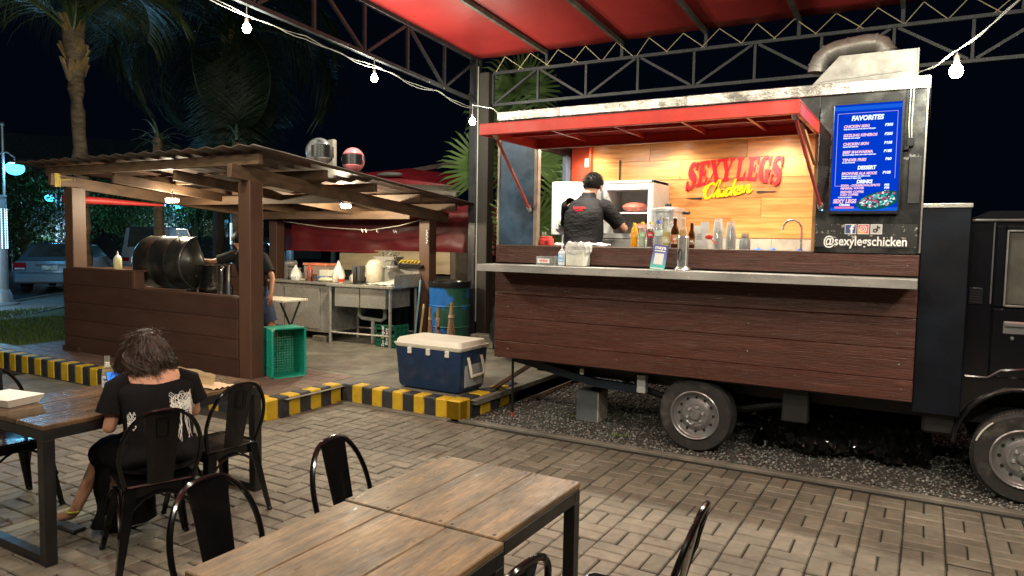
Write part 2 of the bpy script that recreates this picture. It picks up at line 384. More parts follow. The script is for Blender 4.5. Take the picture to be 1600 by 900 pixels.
polysheet('path', [rp(O1, -30, 0), rp(O1, 60, 0), rp(O2, 60, 0), rp(O2, -30, 0)], -.006, m_path)
b = B(); T = Matrix.Translation((*O2, 0)) @ rotm('Z', math.atan2(U.y, U.x)); b.box(-30, 60, -.0, .16, -.1, .03, .01, T); tag(b.build('road_kerb', m_conc, smooth=0), kind='structure')
polysheet('road', [rp(O2, -30, 0), rp(O2, 70, 0), rp(O2, 70, -13.5), rp(O2, -30, -13.5)], -.018, m_road)
b = B(); b.box(-30, 70, 13.5, 13.7, -.1, .14, .02, T); tag(b.build('road_kerb', m_conc, smooth=0), kind='structure')
polysheet('verge', [rp(O2, -30, -13.6), rp(O2, 70, -13.6), rp(O2, 70, -60), rp(O2, -30, -60)], .05, mat('verge', (.03, .055, .02), .9, var=.4, sc_=1))
# ================================================================ canopy
m_steel = mat('dark_painted_steel', (.030, .031, .034), .42, metal=.2, var=.3, sc_=4, bump=.0006, bsc=60, c2=(.30, .30, .29), c2sc=11, c2t=.70, c2w=.03, rvar=.1)
m_purl = mat('purlin_steel', (.10, .095, .08), .5, metal=.2, var=.3, sc_=5, c2=(.20, .18, .14), c2sc=6, c2t=.6)
m_red = mat('red_canopy_vinyl', (.40, .030, .028), .5, var=.08, sc_=.8, c2=(.32, .022, .022), c2sc=1.2, c2t=.58, c2w=.12, bump=.004, bsc=6)
m_cord = mat('lashing_cord', (.45, .36, .22), .8, var=.2)
m_wire = mat('white_cable', (.30, .30, .27), .5, var=.1)
SL = .058
def zr(y, z): return z+SL*(9.2-y)
XL = -5.95
can = thing('canopy', 'large red vinyl canopy on dark steel trusses over the patio and food truck', 'canopy', (-5.9, 9.2, .17))
# column of two steel tubes
b = B(); b.box(-6.05, -5.92, 9.12, 9.27, .17, 4.45, .008); b.build('column', m_steel, can)
b = B(); b.box(-5.865, -5.70, 9.10, 9.28, .17, 4.2, .008); b.build('column', mat('brown_column', (.022, .017, .014), .6, var=.3, sc_=3, st=(1, 1, .2)), can)
b = B(); b.tube([(-5.895, 9.13, .5), (-5.892, 9.125, 2.3), (-5.895, 9.12, 4.3)], .011, 6); b.build('conduit', m_wire, can)
def truss(name_, A, Bp, n, drop, w=.045, first=1):
    A = Vector(A); Bp = Vector(Bp); dn = Vector((0, 0, -drop))
    for p, q in ((A, Bp), (A+dn, Bp+dn)):
        b = B(); b.bar(p, q, w, w, .004); b.build('chord', m_steel, can)
    for i in range(n+1):
        p = A.lerp(Bp, i/n); b = B(); b.bar(p+dn*.04, p+dn*.96, w*.7, w*.7); b.build('upright', m_steel, can)
        if i < n:
            q = A.lerp(Bp, (i+1)/n); up, dw = (p, q+dn) if (i+first) % 2 else (q, p+dn)
            d = (dw-up); b = B(); b.bar(up+d*.05, up+d*.95, w*.7, w*.7); b.build('brace', m_steel, can)
truss('back', (-5.68, 9.2, 4.19), (6.3, 9.2, 4.19), 16, .46, first=0)
truss('side', (XL, 9.15, zr(9.15, 4.40)), (XL, -1.5, zr(-1.5, 4.40)), 13, .60, .05)
truss('front', (-5.9, -1.6, zr(-1.6, 4.40)), (6.3, -1.6, zr(-1.6, 4.40)), 12, .6, .05)
for q_ in ((6.25, 6.4, 9.1, 9.25, 0, 4.4), (6.25, 6.4, -1.65, -1.5, 0, 5), (-6.02, -5.88, -1.72, -1.6, 0, 5)): b = B(); b.box(*q_, .01); b.build('column', m_steel, can)
PX = [-4.79, -3.66, -2.54, -1.44, -.36, .74, 1.84, 2.94, 4.04, 5.14]
for x in PX:
    b = B(); b.bar((x, 9.16, zr(9.16, 4.385)), (x, -1.6, zr(-1.6, 4.385)), .05, .055, .004); b.build('purlin', m_purl, can)
    b = B(); b.box(x-.022, x+.022, 9.17, 9.215, 4.2, 4.41, .003); b.build('purlin_foot', m_steel, can)
XS = [XL]+PX+[6.2]
def fab(u, v):
    x = XL+.03+(6.2-XL)*u; y = 9.22-(9.22+1.6)*v
    i = max(k for k in range(len(XS)-1) if XS[k] <= x+1e-6); s = (x-XS[i])/(XS[i+1]-XS[i]); sag = max(0.0, sin(pi*s))
    yy = y-(.10*max(sag,0)**.8+.03*abs(sin(3*pi*s)))*max(0.0, 1-v)**8
    return (x, yy, zr(y, 4.425)-.03*sag+.012*noise.noise((x*1.7, y*.9, 3)))
b = B(); b.grid(fab, 132, 40); o = b.build('canopy_fabric', m_red, can, smooth=60)
sm = o.modifiers.new('thick', 'SOLIDIFY'); sm.thickness = .004; sm.offset = 1
# lashing cords from the fabric edge down to the back chord, and yellowish ties along the side
x = -5.45; b = B(); k = 0
while x < 5.8:
    top = Vector((x, 9.14, 4.40)); 
    for dx in (-.20+rnd(-.05, .03), .22+rnd(-.03, .08)): b.tube([top, (x+dx, 9.175, 4.20)], .005, 4, cap=False)
    x += .435+rnd(-.02, .02); k += 1
b.build('lashing_cord', m_cord, can)
for i in range(14):
    y = 8.9-.66*i; z = zr(y, 4.40); b = B(); b.tube([(XL+.14, y, z+.03), (XL+.02, y+.02, z+.03), (XL-.03, y+.03, z), (XL+.01, y+.05, z-.03)], .006, 4); b.build('tie', m_cord, can)
# ================================================================ string of bulbs
m_bulb = emat('bulb_glow', (1, .92, .74), 70, clear=1)
m_sock = mat('socket_plastic', (.55, .55, .52), .4, var=.1)
def bulb(x, y, z, label, p=1.0, group='bare bulbs of the string lights', drop=.12):
    t = thing('light_bulb', label, 'light bulb', (x, y, z), group)
    b = B(); b.lathe([(.003, -.046), (.022, -.041), (.036, -.024), (.041, 0), (.036, .022), (.022, .042), (.013, .054)], 14, c=(x, y, z)); b.build('glass', m_bulb, t)
    b = B(); b.lathe([(.013, .05), (.017, .052), (.018, .09), (.012, .10), (.004, .11), (.003, drop+.12), (.0, drop+.12)], 10, c=(x, y, z)); b.build('socket', m_sock, t)
    light('POINT', 'light_bulb_lamp', (x, y, z), P_BULB*p, WARM, t, .03)
YB = [8.86, 6.87, 4.97, 3.0, 1.0, -.9]
names = ['bare glowing bulb hung beside the steel column, rightmost of three along the side truss', 'bare glowing bulb, middle one of three hung along the side truss', 'bare glowing bulb nearest the top left of the picture under the side truss']
for i, y in enumerate(YB):
    z = zr(y, 3.80)-.31+(.06 if i else .02)
    if i == 0: bulb(-5.36, 8.16, 3.315, names[0], .4); continue
    bulb(XL, y, z, names[i] if i < 3 else 'bare bulb of the side truss string, %s from the column' % {3: 'fourth', 4: 'fifth', 5: 'sixth'}[i], (.28, .5, .6, .8, 1, 1)[i])
b = B(); pts = []
for i in range(81):
    y = 9.35-10.6*i/80; 
    k = [abs(y-q) for q in YB]; pts.append((XL-.03+.012*sin(i*1.7), y, zr(y, 3.775)-.05-.035*abs(sin(i*.35))))
b.tube(pts, .004, 5); b.tube([(p[0]+.014*sin(i*.9), p[1], p[2]-.015+.018*cos(i*.8)) for i, p in enumerate(pts)], .0045, 5)
b.tube([pts[0], (-5.75, 8.8, 3.66), (-5.36, 8.16, 3.535), (-4.4, 7.1, 3.25), (-3.56, 5.9, 2.93)], .005, 5)
tag(b.build('electric_cable', m_wire), 'pair of pale electric cables clipped along the bottom of the side truss', 'cable')
# the cable at the right, from the truck roof corner up to the front of the canopy, and the bulbs it carries over the patio
bulb(.105, 5.6, 2.90, 'bare glowing bulb on the sloping cable right of the truck roof', .36, drop=.01)
b = B(); C0 = Vector((-.12, 5.93, 2.98)); C1 = Vector((.42, 4.75, 3.13)); C2 = Vector((1.6, 1.5, 4.3))
pts = [C0.lerp(Vector((.12, 5.55, 3.035)), i/6)+Vector((0, 0, -.02*sin(pi*i/6))) for i in range(7)]+[Vector((.12, 5.55, 3.035)).lerp(C1, i/6)+Vector((0, 0, -.015*sin(pi*i/6))) for i in range(1, 7)]+[C1.lerp(C2, i/8) for i in range(1, 9)]
b.tube(pts, .0035, 5); b.tube([p+Vector((.008*sin(i), .008*cos(i), .008*cos(i*1.3))) for i, p in enumerate(pts)], .003, 5)
b.tube([C0, (-.135, 5.83, 2.95), (-.14, 5.825, 2.6), (-.135, 5.825, 2.50)], .004, 5)
b.tube([C0, (-.155, 5.83, 2.94), (-.158, 5.825, 2.6), (-.15, 5.825, 2.50)], .0035, 5)
tag(b.build('electric_cable', m_wire), 'twisted pale cable rising from the truck roof corner to the upper right', 'cable')
b = B(); b.tube([(1.6, 2.2, 4.45), (-.6, 3.0, 4.37), (-3, 2.2, 4.42), (-5.9, 3, 4.3)], .005, 5); b.tube([(1.6, 1.5+.01, 4.3), (1.6, -1.55, 4.75)], .007, 5); b.tube([(-5.9, -1.5, 4.6), (-2, -1.5, 4.35), (1.6, -1.5, 4.6), (6, -1.5, 4.5)], .007, 5)  # first run is an added cable for the added mid-canopy bulbs
tag(b.build('electric_cable', m_wire), 'pale cable under the front edge of the canopy', 'cable')
for (x, y, z, p) in ((1.6, 3.1, 3.55, 1.3), (1.6, .9, 4.15, 1.2), (-1.9, -1.5, 4.1, 1.2), (-3.0, 2.2, 4.30, .8), (-.6, 3.0, 4.25, .8), (.2, -1.5, 4.2, 1.0)):  # the two mid-canopy bulbs are added out of view to even the light
    bulb(x, y, z, {3.1: 'bulb low under the canopy right of the tables, nearest the truck', .9: 'bulb under the canopy at the right of the camera', 2.2: 'added unseen bulb lighting the canopy evenly, above the long table', 3.0: 'added unseen bulb lighting the canopy evenly, above the joined tables'}.get(y, 'bulb under the front edge of the canopy, %s' % ('left of the camera' if x < -1 else 'straight behind the camera')), p)
# ================================================================ food truck
m_plank = mat('brown_fibre_plank', (.074, .027, .019), .30, var=.25, sc_=7, st=(.35, 1, 3.5), bump=.0042, bsc=24, bst=(.22, 1, 4.5), rnd=.10, rvar=.12, c2=(.12, .055, .04), c2sc=5, c2t=.68, c2w=.06)
m_black = mat('black_truck_paint', (.009, .009, .010), .32, var=.4, sc_=3, c2=(.06, .06, .058), c2sc=4, c2t=.60, c2w=.10, rvar=.15, bump=.0008, bsc=12)
m_blue = mat('dark_blue_panel_paint_lit', (.018, .034, .062), .36, var=.4, sc_=2.5, c2=(.06, .12, .20), c2sc=2.2, c2t=.50, rvar=.15, bump=.0015, bsc=8)  # dark blue paint, with blue lamp light put into the brighter patches
m_flash = mat('weathered_flashing', (.56, .55, .50), .22, metal=.55, var=.2, sc_=7, c2=(.20, .19, .17), c2sc=5, c2t=.56, c2w=.10, bump=.012, bsc=9, rvar=.12)
m_galv = mat('shelf_metal', (.46, .455, .43), .34, metal=.35, var=.15, sc_=5, st=(.4, 1, 1), c2=(.28, .28, .27), c2sc=4, c2t=.56, rvar=.12, bump=.001, bsc=15)
m_steelc = mat('stainless_steel', (.52, .52, .51), .22, metal=.75, var=.12, sc_=6, rvar=.1)
m_chrome = mat('chrome', (.78, .79, .80), .12, metal=.85, var=.03)
m_redp = mat('red_awning_paint', (.55, .045, .03), .35, var=.15, sc_=4, rvar=.1)
m_redd = mat('dark_red_sheet', (.34, .025, .02), .4, var=.2, sc_=3)
m_white = mat('white_enamel', (.72, .73, .72), .3, var=.05)
m_grey = mat('grey_plastic', (.35, .35, .34), .4, var=.1)
m_rub = mat('tyre_rubber', (.022, .021, .020), .7, var=.3, sc_=12, c2=(.07, .065, .055), c2sc=6, c2t=.62, bump=.001, bsc=50)
m_rim = mat('wheel_steel_paint', (.25, .25, .255), .30, metal=.45, var=.15, sc_=14, c2=(.14, .13, .12), c2sc=14, c2t=.62)
m_dark = mat('black_iron', (.012, .012, .013), .5, var=.3)
m_blackplastic = mat('black_plastic', (.012, .012, .013), .3, var=.1)
m_glass = mat('grey_reflection_glass', (.10, .098, .085), .10, var=.5, sc_=2.5, spec=.9, metal=.25)  # grey reflections on the panes are put into the base colour
X0, X1, YF = -3.54, -.05, 5.85; YR = 7.42; ZT = 2.93
truck = thing('food_truck', 'black food truck with brown plank front, red awning and open serving hatch', 'food truck', (-1.6, 6.6, 0))
def P(name, m, fn, parent=None, **k): b = B(); fn(b); return b.build(name, m, parent or truck, **k)
# body panels: left panel, right panel, header, rear (back) wall, floor, ceiling
P('side_panel', m_blue, lambda b: b.box(X0, -3.13, YF, YF+.03, 1.69, 2.85, .004))
P('panel_trim', mat('worn_aluminium', (.30, .24, .19), .4, metal=.5, var=.3), lambda b: (b.box(-3.155, -3.115, YF-.012, YF+.05, 1.69, 2.6, .004), b.box(X0-.005, X0+.02, YF-.01, YF+.012, 1.69, 2.85, .003)))
P('front_panel', m_black, lambda b: b.box(-.745, X1, YF, YF+.04, 1.69, 2.855, .004))
P('header', m_black, lambda b: b.box(-3.13, -.745, YF, YF+.04, 2.62, 2.855, .003))
P('end_wall', m_black, lambda b: (b.box(X0, X0+.03, YF+.03, 6.62, .62, 2.85), b.box(X0, X0+.03, 7.3, YR, .62, 2.85), b.box(X0, X0+.03, 6.62, 7.3, 2.68, 2.85), b.box(X0, X0+.03, 6.62, 7.3, .62, .8)))
P('end_wall', m_black, lambda b: b.box(X1-.03, X1, YF+.04, YR, .62, 2.85))
P('door_post', mat('blue_grey_door_post', (.10, .15, .21), .4, var=.2), lambda b: (b.box(X0-.005, X0+.045, 7.22, 7.33, .8, 2.68, .005), b.box(X0+.04, X0+.055, 7.2, 7.22, .8, 2.68)))
P('back_wall', m_black, lambda b: b.box(X0, X1, YR-.03, YR, .62, 2.85))
P('roof', mat('roof_sheet', (.32, .32, .30), .45, metal=.4, var=.2), lambda b: b.box(X0-.01, X1+.01, YF+.012, YR+.02, 2.86, 2.92))
P('roof_flashing', m_flash, lambda b: b.box(X0-.015, -1.75, YF-.022, YF+.01, 2.855, 2.935, .004))
P('roof_flashing', m_flash, lambda b: b.box(-1.752, X1+.012, YF-.025, YF+.01, 2.853, 2.937, .004))
P('roof_flashing', m_flash, lambda b: b.box(X1-.012, X1+.014, YF+.01, YR, 2.855, 2.935, .004))
P('flashing_lap', mat('lap_strip', (.62, .62, .6), .4), lambda b: b.box(-2.93, -2.90, YF-.027, YF-.02, 2.86, 2.932))
P('edge_trim', mat('worn_edge', (.25, .24, .22), .5, metal=.4, var=.4), lambda b: b.box(X1-.006, X1+.006, YF-.006, YF+.03, 1.7, 2.852, .002))
P('ceiling', mat('cream_ceiling', (.6, .57, .5), .6, var=.05), lambda b: b.box(X0+.03, X1-.03, YF+.04, YR-.03, 2.80, 2.82))
P('floor', m_dark, lambda b: b.box(X0, X1, YF, YR, .70, .8))
# plank cladding, each board a part
zz = [1.472, 1.235, 1.012, .788, .63]
for i in range(4):
    P('plank', m_plank, lambda b: b.box(X0-.008, X1+.004, YF-.018-.002*(i % 2), YF+.012, zz[i+1]+.003, zz[i], .004))
P('plank', m_plank, lambda b: b.box(X0-.006, X1+.003, YF-.016, YF+.012, 1.535, 1.685, .004))
P('plank_cap', mat('plank_cap', (.10, .06, .045), .4, var=.2), lambda b: b.box(X0, X1-.7, YF-.016, YF+.16, 1.6855, 1.70, .003))
b = B()
for z_, xs_ in ((1.12, (-3.4, -2.3, -1.2, -.16)), (.90, (-3.4, -2.3, -1.2, -.14)), (.72, (-3.4, -2.3, -1.2, -.12)), (1.35, (-3.4, -1.2, -.2)), (1.61, (-3.4, -1.9, -.12))):
    for x in xs_: b.lathe([(0, .0015), (.005, .0012), (.006, 0)], 8, face_y(x, YF-.0205, z_))
b.build('screw', MATS['weathered_flashing'], truck, kind='stuff')
P('backing', m_dark, lambda b: b.box(X0, X1, YF+.012, YF+.03, .64, 1.68))
# shelf
sh = P('serving_shelf', m_galv, lambda b: b.box(X0, X1+.0, 5.50, YF-.02, 1.50, 1.523, .003))
P('shelf_lip', m_galv, lambda b: b.box(X0-.002, X1+.002, 5.494, 5.50, 1.462, 1.525, .002), sh)
b = B()
for i in range(28): b.ball((X0+.08+.125*i, 5.4935, 1.478), .004, 6, 4)
b.build('rivet', m_chrome, sh, kind='stuff')
# awning: steel frame with sheet skin, hinged at the top of the hatch
aw = P('awning', m_redp, lambda b: (b.box(-3.13, -.74, 4.86, 4.90, 2.57, 2.655, .004), b.bar((-3.115, 4.88, 2.61), (-3.115, 5.84, 2.61), .03, .075), b.bar((-.755, 4.88, 2.61), (-.755, 5.84, 2.61), .03, .075), b.box(-3.10, -.77, 5.80, 5.84, 2.575, 2.65)))
P('skin', m_redd, lambda b: b.box(-3.13, -.74, 4.87, 5.84, 2.652, 2.662, 0), aw)
for x in (-2.62, -2.1, -1.58, -1.12):
    P('rib', m_redp, lambda b: b.bar((x, 4.90, 2.63), (x, 5.80, 2.63), .022, .035), aw)
P('rib', m_redp, lambda b: b.bar((-3.1, 5.36, 2.632), (-.77, 5.36, 2.632), .022, .03), aw)
P('gutter_strip', mat('aluminium_strip', (.6, .55, .5), .35, metal=.7), lambda b: b.box(-3.1, -.78, 5.785, 5.8, 2.566, 2.574), aw)
for (xa, xb) in ((-3.06, -3.19), (-.79, -.71)):
    P('strut', mat('strut_paint', (.42, .05, .03), .4), lambda b: b.tube([(xa, 4.98, 2.60), (xb, YF-.02, 2.03)], .013, 8), aw)
    P('strut_clamp', m_galv, lambda b: (b.tube([(xa, 4.95, 2.61), (xa, 5.02, 2.57)], .02, 6), b.tube([(xb, YF-.04, 2.05), (xb, YF, 2.02)], .022, 6)), aw)
P('brace', mat('wood_brace', (.45, .20, .08), .5), lambda b: b.bar((-.80, 5.35, 2.60), (-.77, YF+.02, 2.36), .02, .03), aw)
# interior: wood look wall tiles, each tile a part
m_tile = mat('wood_look_tile', (.66, .30, .095), .3, var=.24, sc_=5, st=(.5, 1, 7), rnd=.2, c2=(.48, .19, .05), c2sc=4, c2t=.58, c2w=.12)
tl = P('tile_backing', mat('grout', (.30, .16, .09), .8), lambda b: b.box(-3.24, -.78, YR-.045, YR-.032, 1.80, 2.80))
tw = 1.0; thh = .2; z = 2.80; r = 0; offs = (.35, .02, .62, .20, .48, .1, .5)
while z > 1.805:
    x = -3.24-offs[r % 7]; z0 = max(z-thh, 1.802)
    while x < -.78:
        a, c = max(x+.0015, -3.24), min(x+tw-.0015, -.78)
        if c-a > .02: P('wall_tile', m_tile, lambda b: b.box(a, c, YR-.056, YR-.044, z0+.0015, z-.0015, .001), tl)
        x += tw
    z -= thh; r += 1
P('splashback', mat('beige_stone_tile', (.50, .46, .38), .45, var=.15, sc_=9, c2=(.36, .32, .26), c2sc=6), lambda b: (b.box(-3.2, -2.1, YR-.057, YR-.04, 1.55, 1.797, .001), b.box(-2.097, -1.33, YR-.057, YR-.04, 1.55, 1.797, .001), b.box(-1.327, -.78, YR-.057, YR-.04, 1.55, 1.797, .001)))
P('partition', mat('orange_red_paint', (.60, .075, .03), .45, var=.1), lambda b: (b.box(-3.50, -3.245, YR-.06, YR-.03, .8, 2.8), b.box(-3.262, -3.24, YR-.12, YR-.03, .8, 2.8)))
P('light_switch', m_white, lambda b: b.box(-3.34, -3.27, YR-.068, YR-.059, 2.56, 2.66, .004))
P('wall_lining', mat('cream_lining', (.5, .42, .32), .5), lambda b: b.box(X1-.05, X1-.03, YF+.04, YR-.05, .8, 2.8))
P('hatch_jamb', mat('orange_jamb', (.45, .22, .09), .5), lambda b: b.box(-.775, -.745, YF+.045, YR-.05, .8, 2.8))
P('back_counter', m_steelc, lambda b: b.box(-2.3, -.79, 6.75, YR-.05, 1.50, 1.54, .003))
P('ceiling_trim', m_dark, lambda b: b.box(-3.48, -.79, YF+.05, YF+.09, 2.62, 2.80))
# ceiling lamps
for x in (-2.25, -1.25, -3.2):
    d = P('ceiling_lamp', m_white, lambda b: b.lathe([(.0, 2.798), (.06, 2.798), (.065, 2.79), (.05, 2.785)], 16, c=(x, 7.17, 0)))
    P('diffuser', emat('lamp_diffuser', (1, .93, .8), 18), lambda b: b.lathe([(.0, 2.783), (.05, 2.784)], 16, c=(x, 7.17, 0)), d)
    light('SPOT', 'ceiling_lamp_light', (x, 7.17, 2.775), P_TRUCK*.9, (1, .88, .70), d, .04, (0, 0, 0), spot_size=R(150), spot_blend=.8)
for x in (-2.9, -1.5):
    d = P('tube_lamp', m_white, lambda b: b.box(x-.35, x+.35, 6.22, 6.30, 2.775, 2.80, .003))
    P('diffuser', emat('tube_diffuser', (1, .95, .85), 9), lambda b: b.box(x-.34, x+.34, 6.235, 6.285, 2.766, 2.774), d)
    light('AREA', 'tube_lamp_light', (x, 6.26, 2.76), P_TRUCK*1.5, (1, .90, .74), d, .6, (0, 0, 0), shape='RECTANGLE', size_y=.06)
# hanging things in the hatch
P('hook_strap', m_dark, lambda b: b.bar((-3.13+.22, YR-.09, 2.62), (-3.13+.22, YR-.09, 2.38), .02, .008))
# signs on the wall: arched slab-serif words in red, script in yellow, two black dashes
m_sred = mat('sign_red', (.75, .012, .02), .3, var=.03, emit=0)
m_syel = mat('sign_yellow', (.85, .62, .01), .3, var=.03)
SR = [ # glyphs in a unit box 0..1 wide, 0..1 high, as polygons (slab serif capitals)
]
def rect(x0, y0, x1, y1): return [(x0, y0), (x1, y0), (x1, y1), (x0, y1)]
G = {
 'E': [rect(0, 0, .92, .13), rect(0, .87, .92, 1), rect(.14, .13, .46, .87), rect(.46, .42, .68, .56), rect(.62, .32, .72, .66), [(.74, .13), (.92, .13), (.92, .34), (.80, .30)], [(.74, .87), (.80, .70), (.92, .66), (.92, .87)]],
 'X': [rect(0, 0, .42, .12), rect(.55, 0, 1.02, .12), rect(0, .88, .46, 1), rect(.58, .88, 1.0, 1), [(.08, .88), (.42, .88), (.94, .12), (.60, .12)], [(.10, .12), (.22, .12), (.84, .88), (.72, .88)]],
 'Y': [rect(.26, 0, .78, .12), rect(0, .88, .48, 1), rect(.60, .88, 1.02, 1), rect(.36, .12, .68, .48), [(.06, .88), (.40, .88), (.68, .44), (.36, .40)], [(.74, .88), (.88, .88), (.68, .42), (.56, .48)]],
 'L': [rect(0, 0, .92, .13), rect(0, .87, .58, 1), rect(.14, .13, .46, .87), [(.70, .13), (.92, .13), (.92, .42), (.82, .36)]],
}
def arcstroke(pts, ws):
    out = []; n = len(pts); L = []; Rr = []
    for i, (x, y) in enumerate(pts):
        x0, y0 = pts[max(i-1, 0)]; x1, y1 = pts[min(i+1, n-1)]; dx, dy = x1-x0, y1-y0; l = math.hypot(dx, dy) or 1; nx, ny = -dy/l, dx/l; w_ = ws[i] if isinstance(ws, list) else ws
        L.append((x+nx*w_, y+ny*w_)); Rr.append((x-nx*w_, y-ny*w_))
    for i in range(n-1): out.append([Rr[i], Rr[i+1], L[i+1], L[i]])
    return out
def catmull(P_, k=6):
    o = []; n = len(P_)
    for i in range(n-1):
        p0, p1, p2, p3 = P_[max(i-1, 0)], P_[i], P_[i+1], P_[min(i+2, n-1)]
        for j in range(k):
            t = j/k; o.append(tuple(.5*((2*p1[a])+(-p0[a]+p2[a])*t+(2*p0[a]-5*p1[a]+4*p2[a]-p3[a])*t*t+(-p0[a]+3*p1[a]-3*p2[a]+p3[a])*t**3) for a in range(len(p1))))
    o.append(tuple(P_[-1])); return o
sp = catmull([(.80, .72, .05), (.66, .92, .05), (.42, .95, .07), (.20, .82, .13), (.20, .66, .16), (.46, .52, .17), (.72, .38, .16), (.76, .22, .14), (.58, .06, .08), (.34, .05, .05), (.12, .24, .05)])
G['S'] = arcstroke([(a, b_) for a, b_, c_ in sp], [c_ for a, b_, c_ in sp])+[[(.74, .66), (.88, .66), (.88, 1), (.78, 1)], [(.04, 0), (.14, 0), (.18, .34), (.04, .34)]]
gp = catmull([(.84, .74, .05), (.70, .93, .05), (.46, .96, .07), (.24, .80, .14), (.18, .50, .16), (.24, .20, .14), (.46, .05, .07), (.66, .06, .06), (.76, .16, .05)])
G['G'] = arcstroke([(a, b_) for a, b_, c_ in gp], [c_ for a, b_, c_ in gp])+[[(.80, .66), (.92, .66), (.92, 1), (.82, 1)], rect(.52, .38, .98, .49), rect(.62, 0, .88, .40)]
def arch_word(txt, widths, x0, x1, zf, hf, y, m, parent, name='letter', italic=.12):
    tot = sum(widths); x = x0; sc1 = (x1-x0)/tot
    for ch, wd in zip(txt, widths):
        if ch != ' ':
            b = B()
            for kk, poly in enumerate(G[ch]):
                pts = []
                for (u, v) in poly:
                    xx = x+u*wd*sc1*.98; c_ = (xx-x0)/(x1-x0); pts.append((xx+(v-.5)*italic*hf(c_), zf(c_)+v*hf(c_)))
                n = len(pts); e = .0004*kk
                vs = [(p, y-e, q) for p, q in pts]+[(p, y+.007, q) for p, q in pts]
                b.add(vs, [list(range(n)), [n+k for k in range(n)][::-1]]+[(k, n+k, n+(k+1) % n, (k+1) % n) for k in range(n)])
            b.build(name, m, parent, smooth=0)
        x += wd*sc1
ws = thing('wall_sign', 'red slab lettering SEXY LEGS over yellow script Chicken on the wooden tile wall', 'sign', (-1.7, YR-.06, 2.2))
arch_word('SEXY LEGS', [.95, 1.0, 1.05, 1.1, .22, .98, 1.0, 1.05, .98], -2.175, -1.24, lambda c: 2.275+.085*(1-(2*c-1)**2)+.03*c, lambda c: .225+.06*(2*c-1)**2, YR-.071, m_sred, ws)
# script word drawn as brush strokes
def script(strokes, x, z, s, y, m, parent, name, w_=.05, slope=.0, it=.25):
    b = B()
    for kk, st_ in enumerate(strokes):
        pp = catmull([(p[0], p[1]) for p in st_], 5)
        for poly in arcstroke(pp, [w_*(1.25-.5*abs(2*i/len(pp)-1)) for i in range(len(pp))]):
            q = [(x+(u+v*it)*s, z+v*s+slope*(u*s)) for u, v in poly]; e = .0005*kk
            b.add([(a, y-e, c_) for a, c_ in q]+[(a, y+.008, c_) for a, c_ in q], [(0, 1, 2, 3), (7, 6, 5, 4), (0, 4, 5, 1), (1, 5, 6, 2), (2, 6, 7, 3), (3, 7, 4, 0)])
    return b.build(name, m, parent, smooth=0)
CH = [[(.62, .82), (.52, .98), (.28, .9), (.12, .5), (.2, .12), (.42, .02), (.66, .2)], [(.30, .86), (.10, .80), (.0, .62), (.06, .5)],
      [(.66, .2), (.86, .7), (.94, 1.05), (.84, 1.0), (.78, .4), (.76, .02)], [(.77, .1), (.88, .42), (1.0, .45), (1.02, .15), (1.08, .02), (1.2, .2)],
      [(1.2, .2), (1.28, .45), (1.27, .1), (1.36, .03), (1.46, .2)], [(1.30, .62), (1.33, .68)],
      [(1.78, .38), (1.70, .47), (1.54, .38), (1.5, .12), (1.62, .01), (1.8, .16)],
      [(1.78, .14), (1.86, .3), (1.93, .5)], [(1.95, 1.04), (1.90, .5), (1.87, -.02)], [(1.90, .20), (2.02, .38), (2.22, .56)], [(2.0, .34), (2.10, .12), (2.18, .0), (2.30, .14)],
      [(2.28, .14), (2.44, .26), (2.48, .42), (2.36, .46), (2.28, .24), (2.38, .02), (2.58, .12)],
      [(2.58, .12), (2.68, .46), (2.66, .02)], [(2.67, .2), (2.80, .46), (2.92, .40), (2.92, .10), (3.02, .02), (3.16, .2)]]
script(CH, -2.02, 2.19, .155, YR-.078, m_syel, ws, 'script_word', .075, .13, .2)
m_sblk = mat('sign_black', (.01, .01, .01), .4)
for (xa, xb, za) in ((-2.175, -2.02, 2.20), (-1.48, -1.30, 2.255)):
    b = B(); b.prism([(xa, za), (xb, za-.012 if xa < -2 else za+.002), (xb, za+.012), (xa, za+.004)] if xa < -2 else [(xa, za-.012), (xb, za), (xb, za+.004), (xa, za+.012)], 0, .006, Matrix.Translation((0, YR-.066, 0)) @ rotm('X', pi/2)); b.build('dash', m_sblk, ws, smooth=0)
# fridge with an open door
fr = thing('refrigerator', 'white and grey upright fridge with its freezer door open beside the bending man', 'refrigerator', (-2.65, 7, .8))
def Q(name, m, fn, parent, **k): b = B(); fn(b); return b.build(name, m, parent, **k)
m_fgrey = mat('fridge_grey', (.42, .42, .40), .35, metal=.3, var=.06)
Q('cabinet', m_fgrey, lambda b: (b.box(-2.92, -2.36, 7.3, 7.34, .82, 2.36), b.box(-2.92, -2.895, 6.85, 7.3, .82, 2.36), b.box(-2.385, -2.36, 6.85, 7.3, .82, 2.36, .003), b.box(-2.92, -2.36, 6.85, 7.3, 2.33, 2.362, .003), b.box(-2.895, -2.385, 6.87, 7.3, 1.78, 1.83)), fr)
Q('liner', m_white, lambda b: (b.box(-2.895, -2.385, 7.28, 7.3, 1.83, 2.33), b.box(-2.895, -2.86, 6.86, 7.28, 1.83, 2.33), b.box(-2.42, -2.385, 6.86, 7.28, 1.83, 2.33), b.box(-2.86, -2.42, 6.86, 7.28, 2.27, 2.33), b.box(-2.86, -2.42, 6.9, 7.28, 2.03, 2.045)), fr)
Q('lower_door', m_fgrey, lambda b: b.box(-2.92, -2.36, 6.80, 6.85, .82, 1.77, .008), fr)
def door(b):
    T = Matrix.Translation((-2.92, 6.85, 0)) @ rotm('Z', R(-158)); b.box(0, .50, -.03, .02, 1.80, 2.35, .012, T)
dd = Q('freezer_door', m_white, door, fr)
